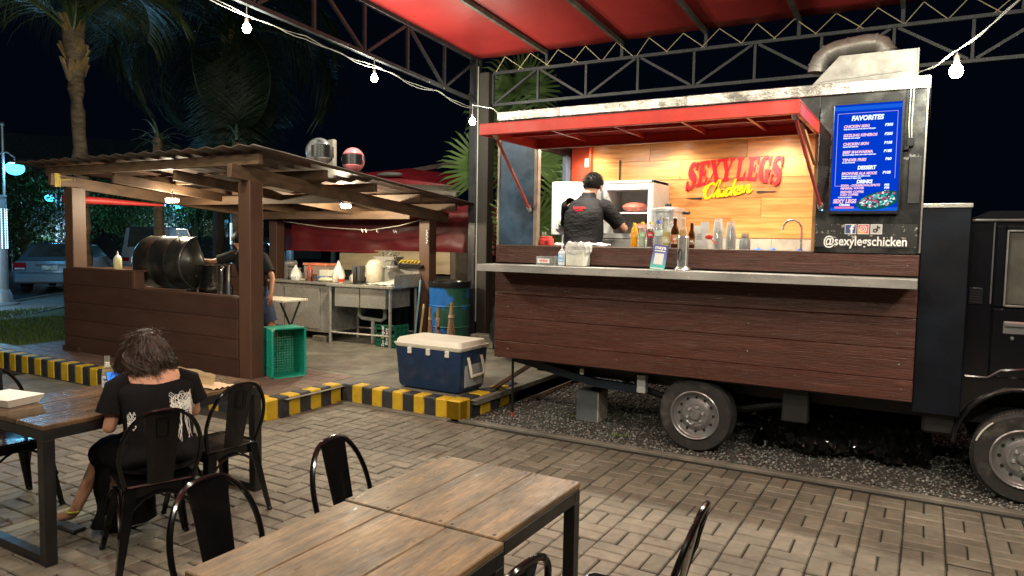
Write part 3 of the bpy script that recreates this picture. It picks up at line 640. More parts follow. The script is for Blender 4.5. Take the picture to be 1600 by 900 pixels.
def inner(b):
    T = Matrix.Translation((-2.92, 6.85, 0)) @ rotm('Z', R(-158)); b.box(.05, .45, .02, .035, 1.86, 2.30, .01, T); b.box(.08, .42, .035, .07, 1.90, 1.98, .01, T)
Q('door_liner', m_white, inner, dd)
Q('frozen_bag', mat('frozen_chicken_bag', (.45, .14, .10), .4, var=.5, sc_=12), lambda b: (b.ball((-2.62, 7.05, 2.10), (.14, .12, .055)), b.ball((-2.52, 7.02, 1.89), (.10, .12, .05))), fr)
# television menu
tv = thing('menu_screen', 'tall lit blue menu screen hung on the black front of the truck', 'menu screen', (-.42, YF, 2.38))
TX, TY, TZ = -.42, YF-.062, 2.378; TW, TH = .465, .80
Q('bezel', m_blackplastic, lambda b: (b.box(TX-TW/2, TX+TW/2, TY+.004, YF-.01, TZ-TH/2, TZ+TH/2, .006), b.box(TX-TW/2, TX-TW/2+.014, TY, TY+.006, TZ-TH/2, TZ+TH/2, .002), b.box(TX+TW/2-.014, TX+TW/2, TY, TY+.006, TZ-TH/2, TZ+TH/2, .002), b.box(TX-TW/2+.014, TX+TW/2-.014, TY, TY+.006, TZ+TH/2-.014, TZ+TH/2, .002), b.box(TX-TW/2+.014, TX+TW/2-.014, TY, TY+.006, TZ-TH/2, TZ-TH/2+.02, .002)), tv)
scr = Q('screen', emat('screen_blue', (.0, .045, .62), 1.0), lambda b: b.box(TX-TW/2+.014, TX+TW/2-.014, TY+.0025, TY+.0035, TZ-TH/2+.02, TZ+TH/2-.014), tv)
for q_ in ((.345, .372), (-.378, -.355)): Q('screen_band', emat('screen_band_blue', (.01, .12, .75), 1.0), lambda b: b.box(TX-.219, TX+.219, TY+.0018, TY+.0024, TZ+q_[0], TZ+q_[1]), scr)
e_w = emat('screen_white', (.85, .95, 1), 1.3); e_p = emat('screen_pink', (1, .62, .72), 1.1); e_l = emat('screen_line', (.6, .5, 1), .9)
Q('frame_line', e_l, lambda b: (b.box(TX-.195, TX-.192, TY+.001, TY+.002, TZ-.20, TZ+.325), b.box(TX+.192, TX+.195, TY+.001, TY+.002, TZ-.15, TZ+.325), b.box(TX-.192, TX+.192, TY+.001, TY+.002, TZ+.322, TZ+.325), b.box(TX-.192, TX+.02, TY+.001, TY+.002, TZ-.20, TZ-.197)), scr)
def tt(s, size, x, z, m=None, al='LEFT', bold=.0, sx=1, par=None, sh=.15): return text(s, size, m or e_w, par or scr, face_y(x, TY+.0012, z), depth=.0006, bold=bold, shear=sh, align=al, sx=sx)
tt('FAVORITES', .046, TX, TZ+.285, al='CENTER', bold=.0022, sx=.9)
rows = [('CHICKEN SISIG', 'Finely diced chicken sauteed with onion and chili peppers', 'P205', .228), ('SIZZLING KENEROS', 'Sausage with onions and garlic', 'P205', .164), ('CHICKEN SKIN', 'Seasoned fried chicken skin', 'P105', .102), ('BEEF SHAWARMA', 'Flat wrap of cabbage, tomato, onion, cheese & special sauce', 'P185', .044), ('TENDER FRIES', 'Side cup of french fries', 'P60', -.012)]
for a, d_, p_, z in rows:
    tt(a, .027, TX-.152, TZ+z, e_p, bold=.0013, sx=.92); tt(d_, .0125, TX-.152, TZ+z-.018, e_w, bold=.0006, sx=.72); tt(p_, .025, TX+.165, TZ+z, e_w, 'RIGHT', .0012)
tt('DESSERT', .036, TX+.01, TZ-.070, al='CENTER', bold=.0018, sx=.85)
tt('BROWNIE ALA MODE', .026, TX-.152, TZ-.110, e_p, bold=.0013, sx=.9); tt('Chocolate brownie topped with vanilla ice cream,', .0125, TX-.152, TZ-.128, bold=.0006, sx=.75); tt('chocolate syrup & whipped cream', .0125, TX-.152, TZ-.142, bold=.0006, sx=.75); tt('P105', .025, TX+.165, TZ-.108, e_w, 'RIGHT', .0012)
tt('DRINKS', .034, TX+.0, TZ-.182+.012, al='CENTER', bold=.0018, sx=.85)
for a, p_, z in (('SODA - COKE/ROYAL/SPRITE', 'P55', -.208), ('MINERAL WATER', 'P30', -.228), ('BREWED COFFEE', 'P60', -.254), ('ICED COFFEE', 'P110', -.274)):
    tt(a, .0215, TX-.155, TZ+z+.012, e_p if z < -.2 else e_w, bold=.001, sx=.92); tt(p_, .0205, TX+.160, TZ+z+.012, e_w, 'RIGHT', .001)
tt('YOUR FAVORITE', .012, TX-.125, TZ-.282, al='CENTER', bold=.0005); tt('SEXY LEGS', .038, TX-.125, TZ-.31, e_p, 'CENTER', .002, .85); tt('Chicken', .022, TX-.125, TZ-.335, al='CENTER', bold=.001)
Q('ribbon', emat('screen_ribbon', (1, .25, .45), .9), lambda b: b.box(TX-.19, TX-.062, TY+.001, TY+.002, TZ-.362, TZ-.347), scr)
def dish(b): 
    T = Matrix.Translation((TX+.10, TY+.0008, TZ-.305)) @ rotm('Y', R(-14)); 
    b.add([(.150*cos(2*pi*k/28), 0, .062*sin(2*pi*k/28)) for k in range(28)], [list(range(28))], T)
    # cut at the screen's right side
    for i, v in enumerate(b.v):
        if v.x > TX+.214: v.x = TX+.214
Q('plate_picture', emat('screen_plate', (.01, .12, .12), .8), dish, scr)
fc = [emat('food_a', (.35, .95, .80), 1), emat('food_b', (.9, .95, .9), 1.1), emat('food_c', (.05, .55, .60), .9), emat('food_d', (.8, .12, .25), .7)]
for q in range(4):
    b = B()
    for k in range(34):
        a = rnd(0, 6.28); r_ = math.sqrt(random.random()); x = TX+.10+.125*r_*cos(a); z = TZ-.300+.048*r_*sin(a)+.2*(x-TX-.10); s_ = rnd(.004, .011)
        if x > TX+.205: continue
        b.add([(x+s_*cos(t), TY-.0002*q-.0001*(k % 2), z+s_*.8*sin(t)) for t in (0, 1.1, 2.2, 3.3, 4.4, 5.4)], [tuple(range(6))])
    b.build('food_picture', fc[q], scr, smooth=0, fix=False, kind='stuff')
Q('standby_light', emat('standby_blue', (.05, .2, 1), 20), lambda b: b.ball((-.70, YF-.012, 2.01), .006, 8, 6), tv)
# handle lettering and three social badges on the black panel
sg = thing('social_media_sign', 'white @sexylegschicken lettering under three social media badges on the truck', 'sign', (-.4, YF, 1.8))
Q('scuffed_film', mat('scuffed_film', (.03, .03, .03), .35, c2=(.38, .36, .32), c2sc=26, c2t=.63, c2w=.03, var=.3, bump=.001, bsc=30), lambda b: b.box(-.74, -.07, YF-.0045, YF-.0015, 1.735, 1.905), sg)
m_wl = mat('white_vinyl', (.85, .85, .85), .4, var=.02)
text('@sexylegschicken', .094, m_wl, sg, face_y(-.405, YF-.0075, 1.777), depth=.002, bold=.0018, sx=.80)
def badge(x, colr, name):
    q = Q('badge', mat(name, colr, .35, var=.05), lambda b: b.box(x-.036, x+.036, YF-.0075, YF-.0045, 1.833, 1.902, .0015), sg)
    Q('badge_edge', m_wl, lambda b: [b.box(*v) for v in ((x-.038, x+.038, YF-.008, YF-.005, 1.899, 1.9035), (x-.038, x+.038, YF-.008, YF-.005, 1.8315, 1.836), (x-.038, x-.0345, YF-.008, YF-.005, 1.836, 1.899), (x+.0345, x+.038, YF-.008, YF-.005, 1.836, 1.899))], q)
    return q
q = badge(-.50, (.06, .09, .25), 'badge_blue'); text('f', .085, m_wl, q, face_y(-.492, YF-.0095, 1.862), depth=.001, bold=.003)
q = badge(-.415, (.75, .12, .16), 'badge_pink')
Q('badge_patch', mat('badge_orange', (.85, .38, .08), .35), lambda b: b.prism([(-.449, 1.836), (-.40, 1.836), (-.449, 1.88)], 0, .0006, Matrix.Translation((0, YF-.0078, 0)) @ rotm('X', pi/2)), q)
def ring(b, x, z, r_, w_, sq=False):
    n = 20
    for k in range(n):
        pp = []
        for (kk, rr) in ((k, r_-w_), (k+1, r_-w_), (k+1, r_+w_), (k, r_+w_)):
            a = 2*pi*kk/n; c_, s_ = cos(a), sin(a)
            if sq: f_ = 1/max(abs(c_), abs(s_))**.75; c_ *= f_; s_ *= f_
            pp.append((x+rr*c_, YF-.0098, z+rr*s_))
        b.add(pp, [(0, 1, 2, 3)])
Q('camera_mark', m_wl, lambda b: (ring(b, -.415, 1.868, .021, .0025, True), ring(b, -.415, 1.868, .0105, .0025)), q, fix=False, smooth=0)
q = badge(-.33, (.50, .50, .49), 'badge_silver')
Q('note_mark', m_sblk, lambda b: (ring(b, -.337, 1.858, .011, .004), b.box(-.326, -.319, YF-.0098, YF-.0090, 1.856, 1.895), b.prism([(-.322, 1.893), (-.306, 1.878), (-.306, 1.871), (-.322, 1.881)], 0, .0006, Matrix.Translation((0, YF-.0092, 0)) @ rotm('X', pi/2))), q, fix=False, smooth=0)
Q('scuff', mat('paint_scuff', (.2, .2, .19), .5, c2=(.02, .02, .02), c2sc=30, c2t=.5, c2w=.02), lambda b: b.box(-.23, -.085, YF-.002, YF-.0005, 2.36, 2.40), truck)
Q('socket_box', m_blackplastic, lambda b: (b.box(-.165, -.12, YF-.04, YF, 2.45, 2.51, .004), b.box(-.18, -.15, YF-.05, YF, 2.425, 2.45, .004)), truck)
Q('junction_panel', mat('junction_panel', (.03, .03, .03), .5, var=.5, sc_=10), lambda b: b.box(-.145, -.065, YF-.012, YF, 2.05, 2.38, .004), truck)
# exhaust hood and bent duct on the roof
m_duct = mat('old_duct_metal', (.27, .262, .245), .40, metal=.45, var=.2, sc_=5, c2=(.17, .16, .14), c2sc=4, c2t=.55, rvar=.12, bump=.001, bsc=20)
def hood(b):
    A = [(-.92, 2.925), (-.13, 2.925), (-.13, 3.205), (-.66, 3.205)]
    b.add([(x, 6.15, z) for x, z in A]+[(x, 6.85, z) for x, z in A], [(0, 1, 2, 3), (7, 6, 5, 4), (0, 4, 5, 1), (1, 5, 6, 2), (2, 6, 7, 3), (3, 7, 4, 0)])
Q('exhaust_hood', m_duct, hood, truck, smooth=0)
Q('hood_seam', m_duct, lambda b: (b.bar((-.80, 6.147, 3.02), (-.13, 6.147, 3.055), .006, .01), b.bar((-.128, 6.148, 2.93), (-.128, 6.148, 3.205), .012, .012)), truck)
dp = [(-.875, 6.6, 3.19), (-.87, 6.6, 3.24), (-.85, 6.6, 3.29), (-.80, 6.6, 3.335), (-.73, 6.6, 3.36), (-.64, 6.6, 3.372), (-.52, 6.6, 3.385), (-.45, 6.6, 3.38), (-.40, 6.6, 3.36), (-.37, 6.6, 3.31), (-.365, 6.6, 3.20)]
dq = Q('exhaust_duct', m_duct, lambda b: b.tube(dp, .078, 20), truck)
for i in (1, 3, 5, 7, 9):
    d = (Vector(dp[i+1])-Vector(dp[i-1])).normalized(); Q('duct_joint', m_duct, lambda b: b.tube([Vector(dp[i])-d*.008, Vector(dp[i])+d*.008], .083, 20), dq)
# box section between body and cab
Q('storage_box', mat('storage_box_paint', (.0016, .0024, .0055), .5, spec=.25, var=.4, sc_=2.5, c2=(.003, .006, .013), c2sc=2.2, c2t=.55, rvar=.1, bump=.0015, bsc=8), lambda b: b.box(X1+.004, .25, YF+.005, YR-.1, .56, 2.02, .006), truck)
Q('storage_box_cap', m_flash, lambda b: b.box(X1+.004, .256, YF-.004, YR-.1, 2.02, 2.05, .004), truck)
# cab
m_cab = mat('cab_black_paint', (.004, .0042, .006), .2, var=.1, coat=.25)
def cabside(b, y0, y1):
    xs = sorted(set([.256, .30, .36, 1.28, 1.5, 1.72, 1.80, 1.88]+[.63+.40*cos(pi*k/14) for k in range(15)]+[.23+.03+.001])); vs = []
    top = lambda x: 1.95+.05*min(1, (x-.256)/.1) if x <= 1.28 else (2.0-.72*(x-1.28)/.44 if x < 1.72 else 1.28-.25*(x-1.72)/.16)
    bot = lambda x: max(.47, .36+.42*math.sqrt(max(0, 1-((x-.63)/.40)**2))) if abs(x-.63) <= .40 else .47
    n = len(xs)
    for y in (y0, y1):
        for x in xs: vs += [(x, y, bot(x)), (x, y, top(x))]
    fs = []
    for i in range(n-1):
        for o in (0, 2*n): fs.append((o+2*i, o+2*i+2, o+2*i+3, o+2*i+1))
        fs += [(2*i, 2*n+2*i, 2*n+2*i+2, 2*i+2), (2*i+1, 2*i+3, 2*n+2*i+3, 2*n+2*i+1)]
    fs += [(0, 1, 2*n+1, 2*n), (2*n-2, 4*n-2, 4*n-1, 2*n-1)]; b.add(vs, fs)
Q('cab_body', m_cab, lambda b: cabside(b, 5.93, 7.35), truck, smooth=30)
Q('roof_gutter', mat('gutter_grey', (.12, .12, .12), .3, metal=.5), lambda b: b.tube([(.258, 5.915, 1.935), (1.26, 5.915, 1.94), (1.70, 5.915, 1.27)], .010, 6), truck)
Q('pillar_trim', MATS['gutter_grey'], lambda b: b.box(.385, .395, 5.918, 5.932, 1.36, 1.92, .002), truck)
cd_ = Q('cab_door', m_cab, lambda b: (b.box(.40, 1.30, 5.905, 5.935, .86, 1.34, .012), b.box(.40, .46, 5.905, 5.935, 1.34, 1.90, .01), b.box(.46, 1.22, 5.905, 5.935, 1.86, 1.90, .008)), truck)
Q('window', m_glass, lambda b: b.box(.475, 1.25, 5.915, 5.93, 1.365, 1.86, .004), cd_)
Q('window_trim', mat('grey_trim', (.3, .3, .29), .3, metal=.7), lambda b: (b.box(.462, .474, 5.898, 5.92, 1.35, 1.87, .003), b.box(.474, 1.25, 5.899, 5.92, 1.348, 1.362, .003), b.box(.474, 1.25, 5.899, 5.92, 1.858, 1.87, .003)), cd_)
h_ = Q('door_handle', m_chrome, lambda b: (b.box(.475, .60, 5.880, 5.906, 1.215, 1.245, .006), b.box(.47, .605, 5.898, 5.908, 1.165, 1.25, .004)), cd_)
Q('keyhole', m_chrome, lambda b: b.lathe([(0, .004), (.008, .004), (.012, 0)], 12, face_y(.525, 5.905, 1.135)), cd_)
Q('vent_louvre', m_blackplastic, lambda b: [b.box(.262, .345, 5.918, 5.93, 1.355, 1.47, .003)]+[b.bar((.27, 5.914, 1.37+.018*k), (.338, 5.914, 1.37+.018*k), .01, .006) for k in range(6)], truck)
Q('body_crease', m_cab, lambda b: b.tube([(.262, 5.925, .845), (.40, 5.912, .85), (.47, 5.91, .905), (.62, 5.908, .93), (1.0, 5.908, .92), (1.3, 5.91, .86)], .012, 6), truck)
n_ = 14
Q('arch_flare', m_cab, lambda b: b.tube([(.63+.41*cos(pi-pi*k/n_), 5.925, .37+.42*sin(pi-pi*k/n_)) for k in range(n_+1)], .02, 8), truck)
Q('windscreen', m_glass, lambda b: b.add([(1.30, 6.05, 1.98), (1.30, 7.25, 1.98), (1.71, 7.28, 1.30), (1.71, 6.02, 1.30)], [(0, 1, 2, 3)], Matrix.Translation((.015, 0, .01))), truck, smooth=0)
Q('front_bumper', m_blackplastic, lambda b: b.box(1.84, 1.98, 5.93, 7.35, .38, .58, .02), truck)
for y in (6.1, 7.15): Q('headlight', mat('lamp_lens', (.5, .5, .5), .1), lambda b: b.box(1.865, 1.895, y-.12, y+.12, .78, .92, .01), truck)
def wheel(x, y, r_, flip=1):
    t = Q('wheel', m_rub, lambda b: b.lathe([(.195, -.10), (.215, -.115), (.262, -.12), (.292, -.108), (.307, -.085), (r_, -.05), (r_, .05), (.307, .085), (.292, .105), (.2, .10)], 40, Matrix.Translation((x, y+.10, r_)) @ rotm('X', pi/2*flip)), truck)
    T = Matrix.Translation((x, y+.10, r_)) @ rotm('X', pi/2*flip)
    rim = Q('rim', m_rim, lambda b: b.lathe([(.198, .098), (.206, .112), (.198, .118), (.19, .112), (.182, .085), (.172, .078), (.165, .062), (.14, .055), (.12, .066), (.105, .085), (.09, .088), (.085, .084), (.05, .084), (.045, .095), (.036, .108), (.0, .110)], 40, T), t)
    b = B()
    for k in range(12): b.lathe([(.0, .0665), (.0115, .0665), (.0125, .052)], 10, T @ rotm('Z', 2*pi*k/12) @ Matrix.Translation((.132, 0, 0)) @ Matrix.Translation((.012, 0, -.0025)))
    b.build('rim_hole_disc', m_dark, rim, kind='stuff')  # flat dark discs: the shade inside the holes is their colour
    b = B()
    for k in range(6): b.lathe([(.0, .108), (.011, .107), (.014, .082)], 6, T @ rotm('Z', 2*pi*(k+.3)/6) @ Matrix.Translation((.066, 0, 0)))
    b.build('wheel_nut', m_chrome, rim)
    b = B()
    for k in range(90):
        a = 2*pi*k/90; b.cbox((0, 0, 0), (.012, .016, .006), T @ rotm('Z', a) @ Matrix.Translation((r_-.004, 0, .062)) @ rotm('Y', .4)); b.cbox((0, 0, 0), (.006, .010, .05), T @ rotm('Z', a+.03) @ Matrix.Translation((r_, 0, .02)) @ rotm('X', .5))
    b.build('tread_block', m_rub, t, kind='stuff', fix=False)
    return t
wheel(-1.62, 5.90, .31); wheel(.64, 5.90, .315); wheel(-1.62, 7.3, .31, -1); wheel(.64, 7.3, .315, -1)
Q('tyre_mark', mat('chalk_white', (.6, .62, .55), .7), lambda b: b.tube([(.64+.300*cos(a), 5.888, .315+.300*sin(a)) for a in [R(130+4*k) for k in range(9)]], .006, 6), truck)
# chassis
Q('chassis_rail', m_dark, lambda b: (b.box(-3.3, 1.6, 6.25, 6.33, .46, .60), b.box(-3.3, 1.6, 6.95, 7.03, .46, .60)), truck)
Q('axle', m_dark, lambda b: (b.tube([(-1.62, 5.98, .31), (-1.62, 7.3, .31)], .045, 10), b.ball((-1.62, 6.64, .31), (.13, .12, .13)), b.tube([(.64, 5.98, .31), (.64, 7.3, .31)], .04, 10)), truck)
Q('leaf_spring', m_dark, lambda b: b.tube([(-2.3, 6.3, .42), (-1.95, 6.3, .33), (-1.62, 6.3, .29), (-1.3, 6.3, .33), (-.95, 6.3, .42)], .03, 6), truck)
Q('underfloor_box', m_dark, lambda b: (b.box(-.95, -.75, 5.98, 6.1, .34, .62, .01), b.box(.02, .24, 5.95, 6.9, .40, .56, .02), b.box(-3.4, -.2, 5.95, 7.3, .60, .66)), truck)
Q('drawbar', mat('drawbar_paint', (.012, .022, .04), .4, var=.2), lambda b: (b.bar((-3.50, 6.15, .585), (-2.62, 6.15, .43), .06, .07), b.bar((-2.62, 6.15, .43), (-2.2, 6.15, .42), .06, .07), b.bar((-3.3, 7, .56), (-2.4, 6.4, .44), .05, .06)), truck)
for q_ in ((-2.20, -2.12, 6.08, 6.16, .40, .56, .004), (-2.75, -2.715, 6.06, 6.08, .51, .56)): Q('white_plate', m_white, lambda b: b.box(*q_), truck)
Q('support_leg', m_dark, lambda b: (b.tube([(-3.42, 5.97, .60), (-3.50, 6.12, .04)], .013, 8), b.box(-2.94, -2.90, 6.5, 6.54, .45, .62)), truck)
Q('foot_tip', mat('red_rubber', (.5, .08, .06), .6), lambda b: b.tube([(-3.50, 6.12, .04), (-3.505, 6.13, .0)], .017, 8), truck)
# loose things below
blk = thing('concrete_block', 'grey painted concrete block standing under the truck as a support, left of the rear wheel', 'concrete block', (-2.72, 6.36, 0))
Q('block', mat('grey_block_paint', (.13, .14, .15), .6, var=.2, sc_=6), lambda b: b.box(-2.90, -2.68, 6.32, 6.55, 0, .30, .006), blk)
Q('bare_face', mat('bare_cement', (.42, .40, .34), .8, var=.25, sc_=14), lambda b: b.box(-2.682, -2.664, 6.322, 6.548, .005, .297, .003), blk)
for (x0, x1, y, z0, z1, w_, lab) in ((-3.95, -3.52, 6.4, .18, .52, .16, 'long brown wooden board leaning from the raised pad against the truck end'), (-3.75, -3.2, 6.9, .05, .30, .1, 'short dark wooden board leaning behind the black support leg')):
    b = B(); b.bar((x0-.15, y, z0-.14), (x1+.1, y+.1, z1), w_, .04, .004); tag(b.build('wooden_board', mat('old_board', (.10, .055, .035), .6, var=.3, sc_=6, st=(.3, 1, 1)), loc=(x0, y, z0)), lab, 'board')
# crumpled glossy black sheet hanging and lying below the truck
def crump(u, v): 
    x = -1.25+1.35*u; y = 6.75+.35*noise.noise((u*4, v*3, 1))-.35*v; z = .60*(1-v)**.8
    return (x+.03*noise.noise((u*30, v*20, 5)), y+.09*noise.noise((u*34, v*22, 0)), max(.01, z+.05*noise.noise((u*30, v*20, 9))))
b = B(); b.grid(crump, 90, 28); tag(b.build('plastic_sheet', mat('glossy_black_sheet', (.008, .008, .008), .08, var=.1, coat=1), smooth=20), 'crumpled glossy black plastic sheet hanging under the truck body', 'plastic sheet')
# ================================================================ people helpers
def loft(rings, n=28, cap=True, fold=0, fs=9, sup=2.4):
    """rings: (centre, half-width vector, half-depth vector); one closed skin through all of them"""
    b = B(); m = len(rings); vs = []
    for (c, a, d) in rings:
        c = Vector(c); a = Vector(a); d = Vector(d)
        for k in range(n):
            t = 2*pi*k/n; cx, sx = cos(t), sin(t)
            cx = math.copysign(abs(cx)**(2/sup), cx); sx = math.copysign(abs(sx)**(2/sup), sx)
            p = c+a*cx+d*sx
            if fold: q = (p-c).normalized(); p = p+q*fold*noise.noise(Vector((p.x*fs, p.y*fs, p.z*fs*.6)))
            vs.append(p)
    f = [(i*n+k, i*n+(k+1) % n, (i+1)*n+(k+1) % n, (i+1)*n+k) for i in range(m-1) for k in range(n)]
    if cap: f += [list(range(n))[::-1], [(m-1)*n+k for k in range(n)]]
    b.add(vs, f); return b
def interp(rings, k=4):      # smooth the ring list
    fl = [tuple(c)+tuple(a)+tuple(d) for c, a, d in rings]; out = catmull(fl, k)
    return [(o[0:3], o[3:6], o[6:9]) for o in out]
def hand(pts, edges, wrist, palm_dir, nrm, wi, s=1.0, curl=.5, side=1):
    """palm and five unequal bent fingers grown from the wrist vertex"""
    d = Vector(palm_dir).normalized(); nrm = Vector(nrm).normalized(); sd = d.cross(nrm).normalized()*side; w0 = Vector(wrist)
    pc = w0+d*.045*s; pts.append((*pc, .028*s)); p = len(pts)-1; edges.append((wi, p))
    for k, (off, ln) in enumerate(((-.030, .060), (-.010, .072), (.010, .068), (.028, .052))):
        kn = w0+d*.085*s+sd*off*s; pts.append((*kn, .0115*s)); a = len(pts)-1; edges.append((p, a))
        m_ = kn+(d*cos(curl)+nrm*sin(curl))*ln*.5*s; pts.append((*m_, .009*s)); b_ = len(pts)-1; edges.append((a, b_))
        e = m_+(d*cos(curl*2.1)+nrm*sin(curl*2.1))*ln*.5*s; pts.append((*e, .007*s)); edges.append((b_, len(pts)-1))
    th = w0+d*.03*s-sd*.034*s+nrm*.01*s; pts.append((*th, .012*s)); a = len(pts)-1; edges.append((p, a))
    t2 = th+(d*.7-sd*.5+nrm*.4).normalized()*.035*s; pts.append((*t2, .009*s)); edges.append((a, len(pts)-1))
def body(name, J, m, parent, hands=(), sc_=1.0):
    """J: joints in world space. One continuous skin from head to toes, fingers included."""
    pts = []; E_ = []; ix = {}
    def P_(k, r, frm=None):
        pts.append((*J[k], r*sc_)); ix[k] = len(pts)-1
        if frm: E_.append((ix[frm], ix[k]))
    P_('pelvis', .125); P_('belly', .098, 'pelvis'); P_('chest', .098, 'belly'); P_('collar', .062, 'chest'); P_('neck', .050, 'collar'); P_('skull', .072, 'neck'); P_('crown', .078, 'skull')
    for s in ('L', 'R'):
        P_('sh'+s, .052, 'collar'); P_('el'+s, .038, 'sh'+s); P_('wr'+s, .024, 'el'+s)
        P_('hip'+s, .085, 'pelvis'); P_('kn'+s, .055, 'hip'+s); P_('an'+s, .034, 'kn'+s); P_('toe'+s, .030, 'an'+s)
    for (s, d, n_, c_, sd) in hands: hand(pts, E_, J['wr'+s], d, n_, ix['wr'+s], sc_, c_, sd)
    return skin(name, pts, E_, m, parent)
m_skin = mat('skin', (.48, .25, .16), .5, var=.06, sc_=20)
m_skin2 = mat('skin_tan', (.36, .17, .10), .5, var=.06, sc_=20)
m_hair = mat('dark_hair', (.008, .006, .005), .6, var=.3, spec=.25)
def strands(b, c, R3, n, ln, flow, rs, thick=.0022, seg=5, z0=-.3, front=None, messy=.02):
    c = Vector(c)
    for i in range(n):
        for _ in range(20):
            v = Vector((rs.gauss(0, 1), rs.gauss(0, 1), rs.gauss(0, 1))).normalized()
            if v.z < z0: continue
            if front and v.dot(front[0]) > front[1]: continue
            break
        else: continue
        p = c+Vector((v.x*R3[0], v.y*R3[1], v.z*R3[2])); pts = [p]; l = ln*rs.uniform(.6, 1.15); ph = rs.uniform(0, 6.28); q = p
        for k in range(1, seg+1):
            t = k/seg; dv = flow(v, t).normalized(); q = q+dv*l/seg+Vector((sin(ph+t*5), cos(ph*1.3+t*4), .3*sin(t*6+ph)))*messy*.4
            dc = q-c; e = math.sqrt((dc.x/R3[0])**2+(dc.y/R3[1])**2+(dc.z/R3[2])**2)
            if e < 1.0 and dc.z > -R3[2]*.9: q = c+dc/e*1.005
            pts.append(q)
        b.tube(pts, [thick*(1-.8*k/seg) for k in range(seg+1)], 3, cap=False)

def locks(b, c, R3, nclump, per, ln, rs, front, thick=.0016, seg=10, wave=.016, z0=-.2, back=None):
    c = Vector(c)
    for i in range(nclump):
        for _ in range(40):
            v = Vector((rs.gauss(0, 1), rs.gauss(0, 1), rs.gauss(0, 1))).normalized()
            if v.z > z0 and v.dot(front[0]) < front[1]: break
        ph = rs.uniform(0, 6.28); fr = rs.uniform(5, 9); am = wave*rs.uniform(.5, 1.5); L_ = ln*rs.uniform(.75, 1.2)*(1+.35*max(0, v.z)); out = Vector((v.x, v.y, 0)); out = out.normalized() if out.length > .01 else Vector((1, 0, 0)); sd = Vector((-out.y, out.x, 0))
        for k in range(per):
            w = (v+Vector((rs.gauss(0, .13), rs.gauss(0, .13), rs.gauss(0, .13)))).normalized(); q = c+Vector((w.x*R3[0], w.y*R3[1], w.z*R3[2])); pts = [q.copy()]; l = L_*rs.uniform(.85, 1.1); sp_ = rs.uniform(-1, 1)*.008
            for j in range(1, seg+1):
                t = j/seg; dv = (Vector((w.x, w.y, 0))*(.75*(1-t)*max(0, w.z+.35)+.04)+Vector((0, 0, -(.25+1.0*t)-.6*(1-max(0, w.z))))).normalized()
                q = q+dv*l/seg; dc = q-c; e = math.sqrt((dc.x/R3[0])**2+(dc.y/R3[1])**2+(dc.z/R3[2])**2)
                if e < 1.03 and dc.z > -R3[2]*.55: q = c+dc/e*1.03
                pts.append(q+sd*(am*sin(fr*t+ph)*t+sp_*t)+out*(am*.6*cos(fr*t+ph*1.3)*t)-out*max(0, t-.7)*.05*rs.random())
            b.tube(pts, [thick*(1.1-.85*j/seg) for j in range(seg+1)], 3, cap=False)
# ================================================================ man in the hatch
man = thing('person', 'man in a charcoal polo shirt seen from behind, reaching into the open fridge', 'person', (-2.93, 6.45, .8))
Jm = dict(pelvis=(-2.92, 6.40, 1.60), belly=(-2.93, 6.42, 1.76), chest=(-2.94, 6.48, 1.94), collar=(-2.94, 6.53, 2.10), neck=(-2.925, 6.56, 2.19), skull=(-2.91, 6.60, 2.27), crown=(-2.905, 6.62, 2.33),
 shL=(-3.11, 6.52, 2.08), elL=(-3.20, 6.66, 1.86), wrL=(-3.02, 6.86, 1.92), shR=(-2.75, 6.55, 2.07), elR=(-2.585, 6.70, 1.86), wrR=(-2.74, 6.93, 1.97),
 hipL=(-3.01, 6.40, 1.53), knL=(-3.02, 6.42, 1.20), anL=(-3.02, 6.38, .87), toeL=(-3.02, 6.54, .84), hipR=(-2.83, 6.40, 1.53), knR=(-2.82, 6.42, 1.20), anR=(-2.82, 6.38, .87), toeR=(-2.82, 6.54, .84))
bm_ = body('body', Jm, m_skin, man, (('L', (.5, .6, .1), (0, 0, -1), .6, 1), ('R', (-.3, .8, .1), (0, 0, -1), .6, -1)))
m_polo = mat('charcoal_polo', (.010, .0098, .0105), .75, spec=.15, var=.15, bump=.03, bsc=5, bst=(1, 1, 2.2))
X = Vector((1, 0, 0)); Y = Vector((0, 1, 0))
rg = [((-2.92, 6.40, 1.52), X*.185, Y*.13), ((-2.925, 6.41, 1.66), X*.178, Y*.130), ((-2.93, 6.43, 1.80), X*.182, Y*.125), ((-2.935, 6.47, 1.95), X*.200, Y*.125), ((-2.935, 6.50, 2.05), X*.205, Y*.112), ((-2.93, 6.53, 2.13), X*.165, Y*.09), ((-2.928, 6.55, 2.165), X*.10, Y*.075), ((-2.927, 6.56, 2.195), X*.066, Y*.066)]
shb = loft(interp(rg, 5), 36, False, .045, 6)
for s, e, w_ in (('shL', 'elL', -1), ('shR', 'elR', 1)):
    a = Vector(Jm[s]); c_ = Vector(Jm[e]); d = c_-a; a0 = a-d*.10-Vector((w_*.03, 0, 0))
    shb.tube([a0, a, a+d*.3, a+d*.5, a+d*.72], [.084, .090, .082, .076, .080], 16, cap=False)
shirt = shb.build('polo_shirt', m_polo, man, smooth=80)
loft(interp([((-2.927, 6.56, 2.165), X*.074, Y*.074), ((-2.925, 6.562, 2.205), X*.070, Y*.070), ((-2.925, 6.565, 2.225), X*.062, Y*.064)], 3), 20, False).build('collar', m_polo, shirt)
text('SEXY LEGS', .030, m_sred, shirt, face_y(-2.935, 6.365, 2.065) @ rotm('X', R(-16)), depth=.002, bold=.0002, sx=.95, name='print'); text('CHICKEN', .022, m_sred, shirt, face_y(-2.935, 6.358, 2.040) @ rotm('X', R(-16)), depth=.002, bold=0, sx=.9, name='print')
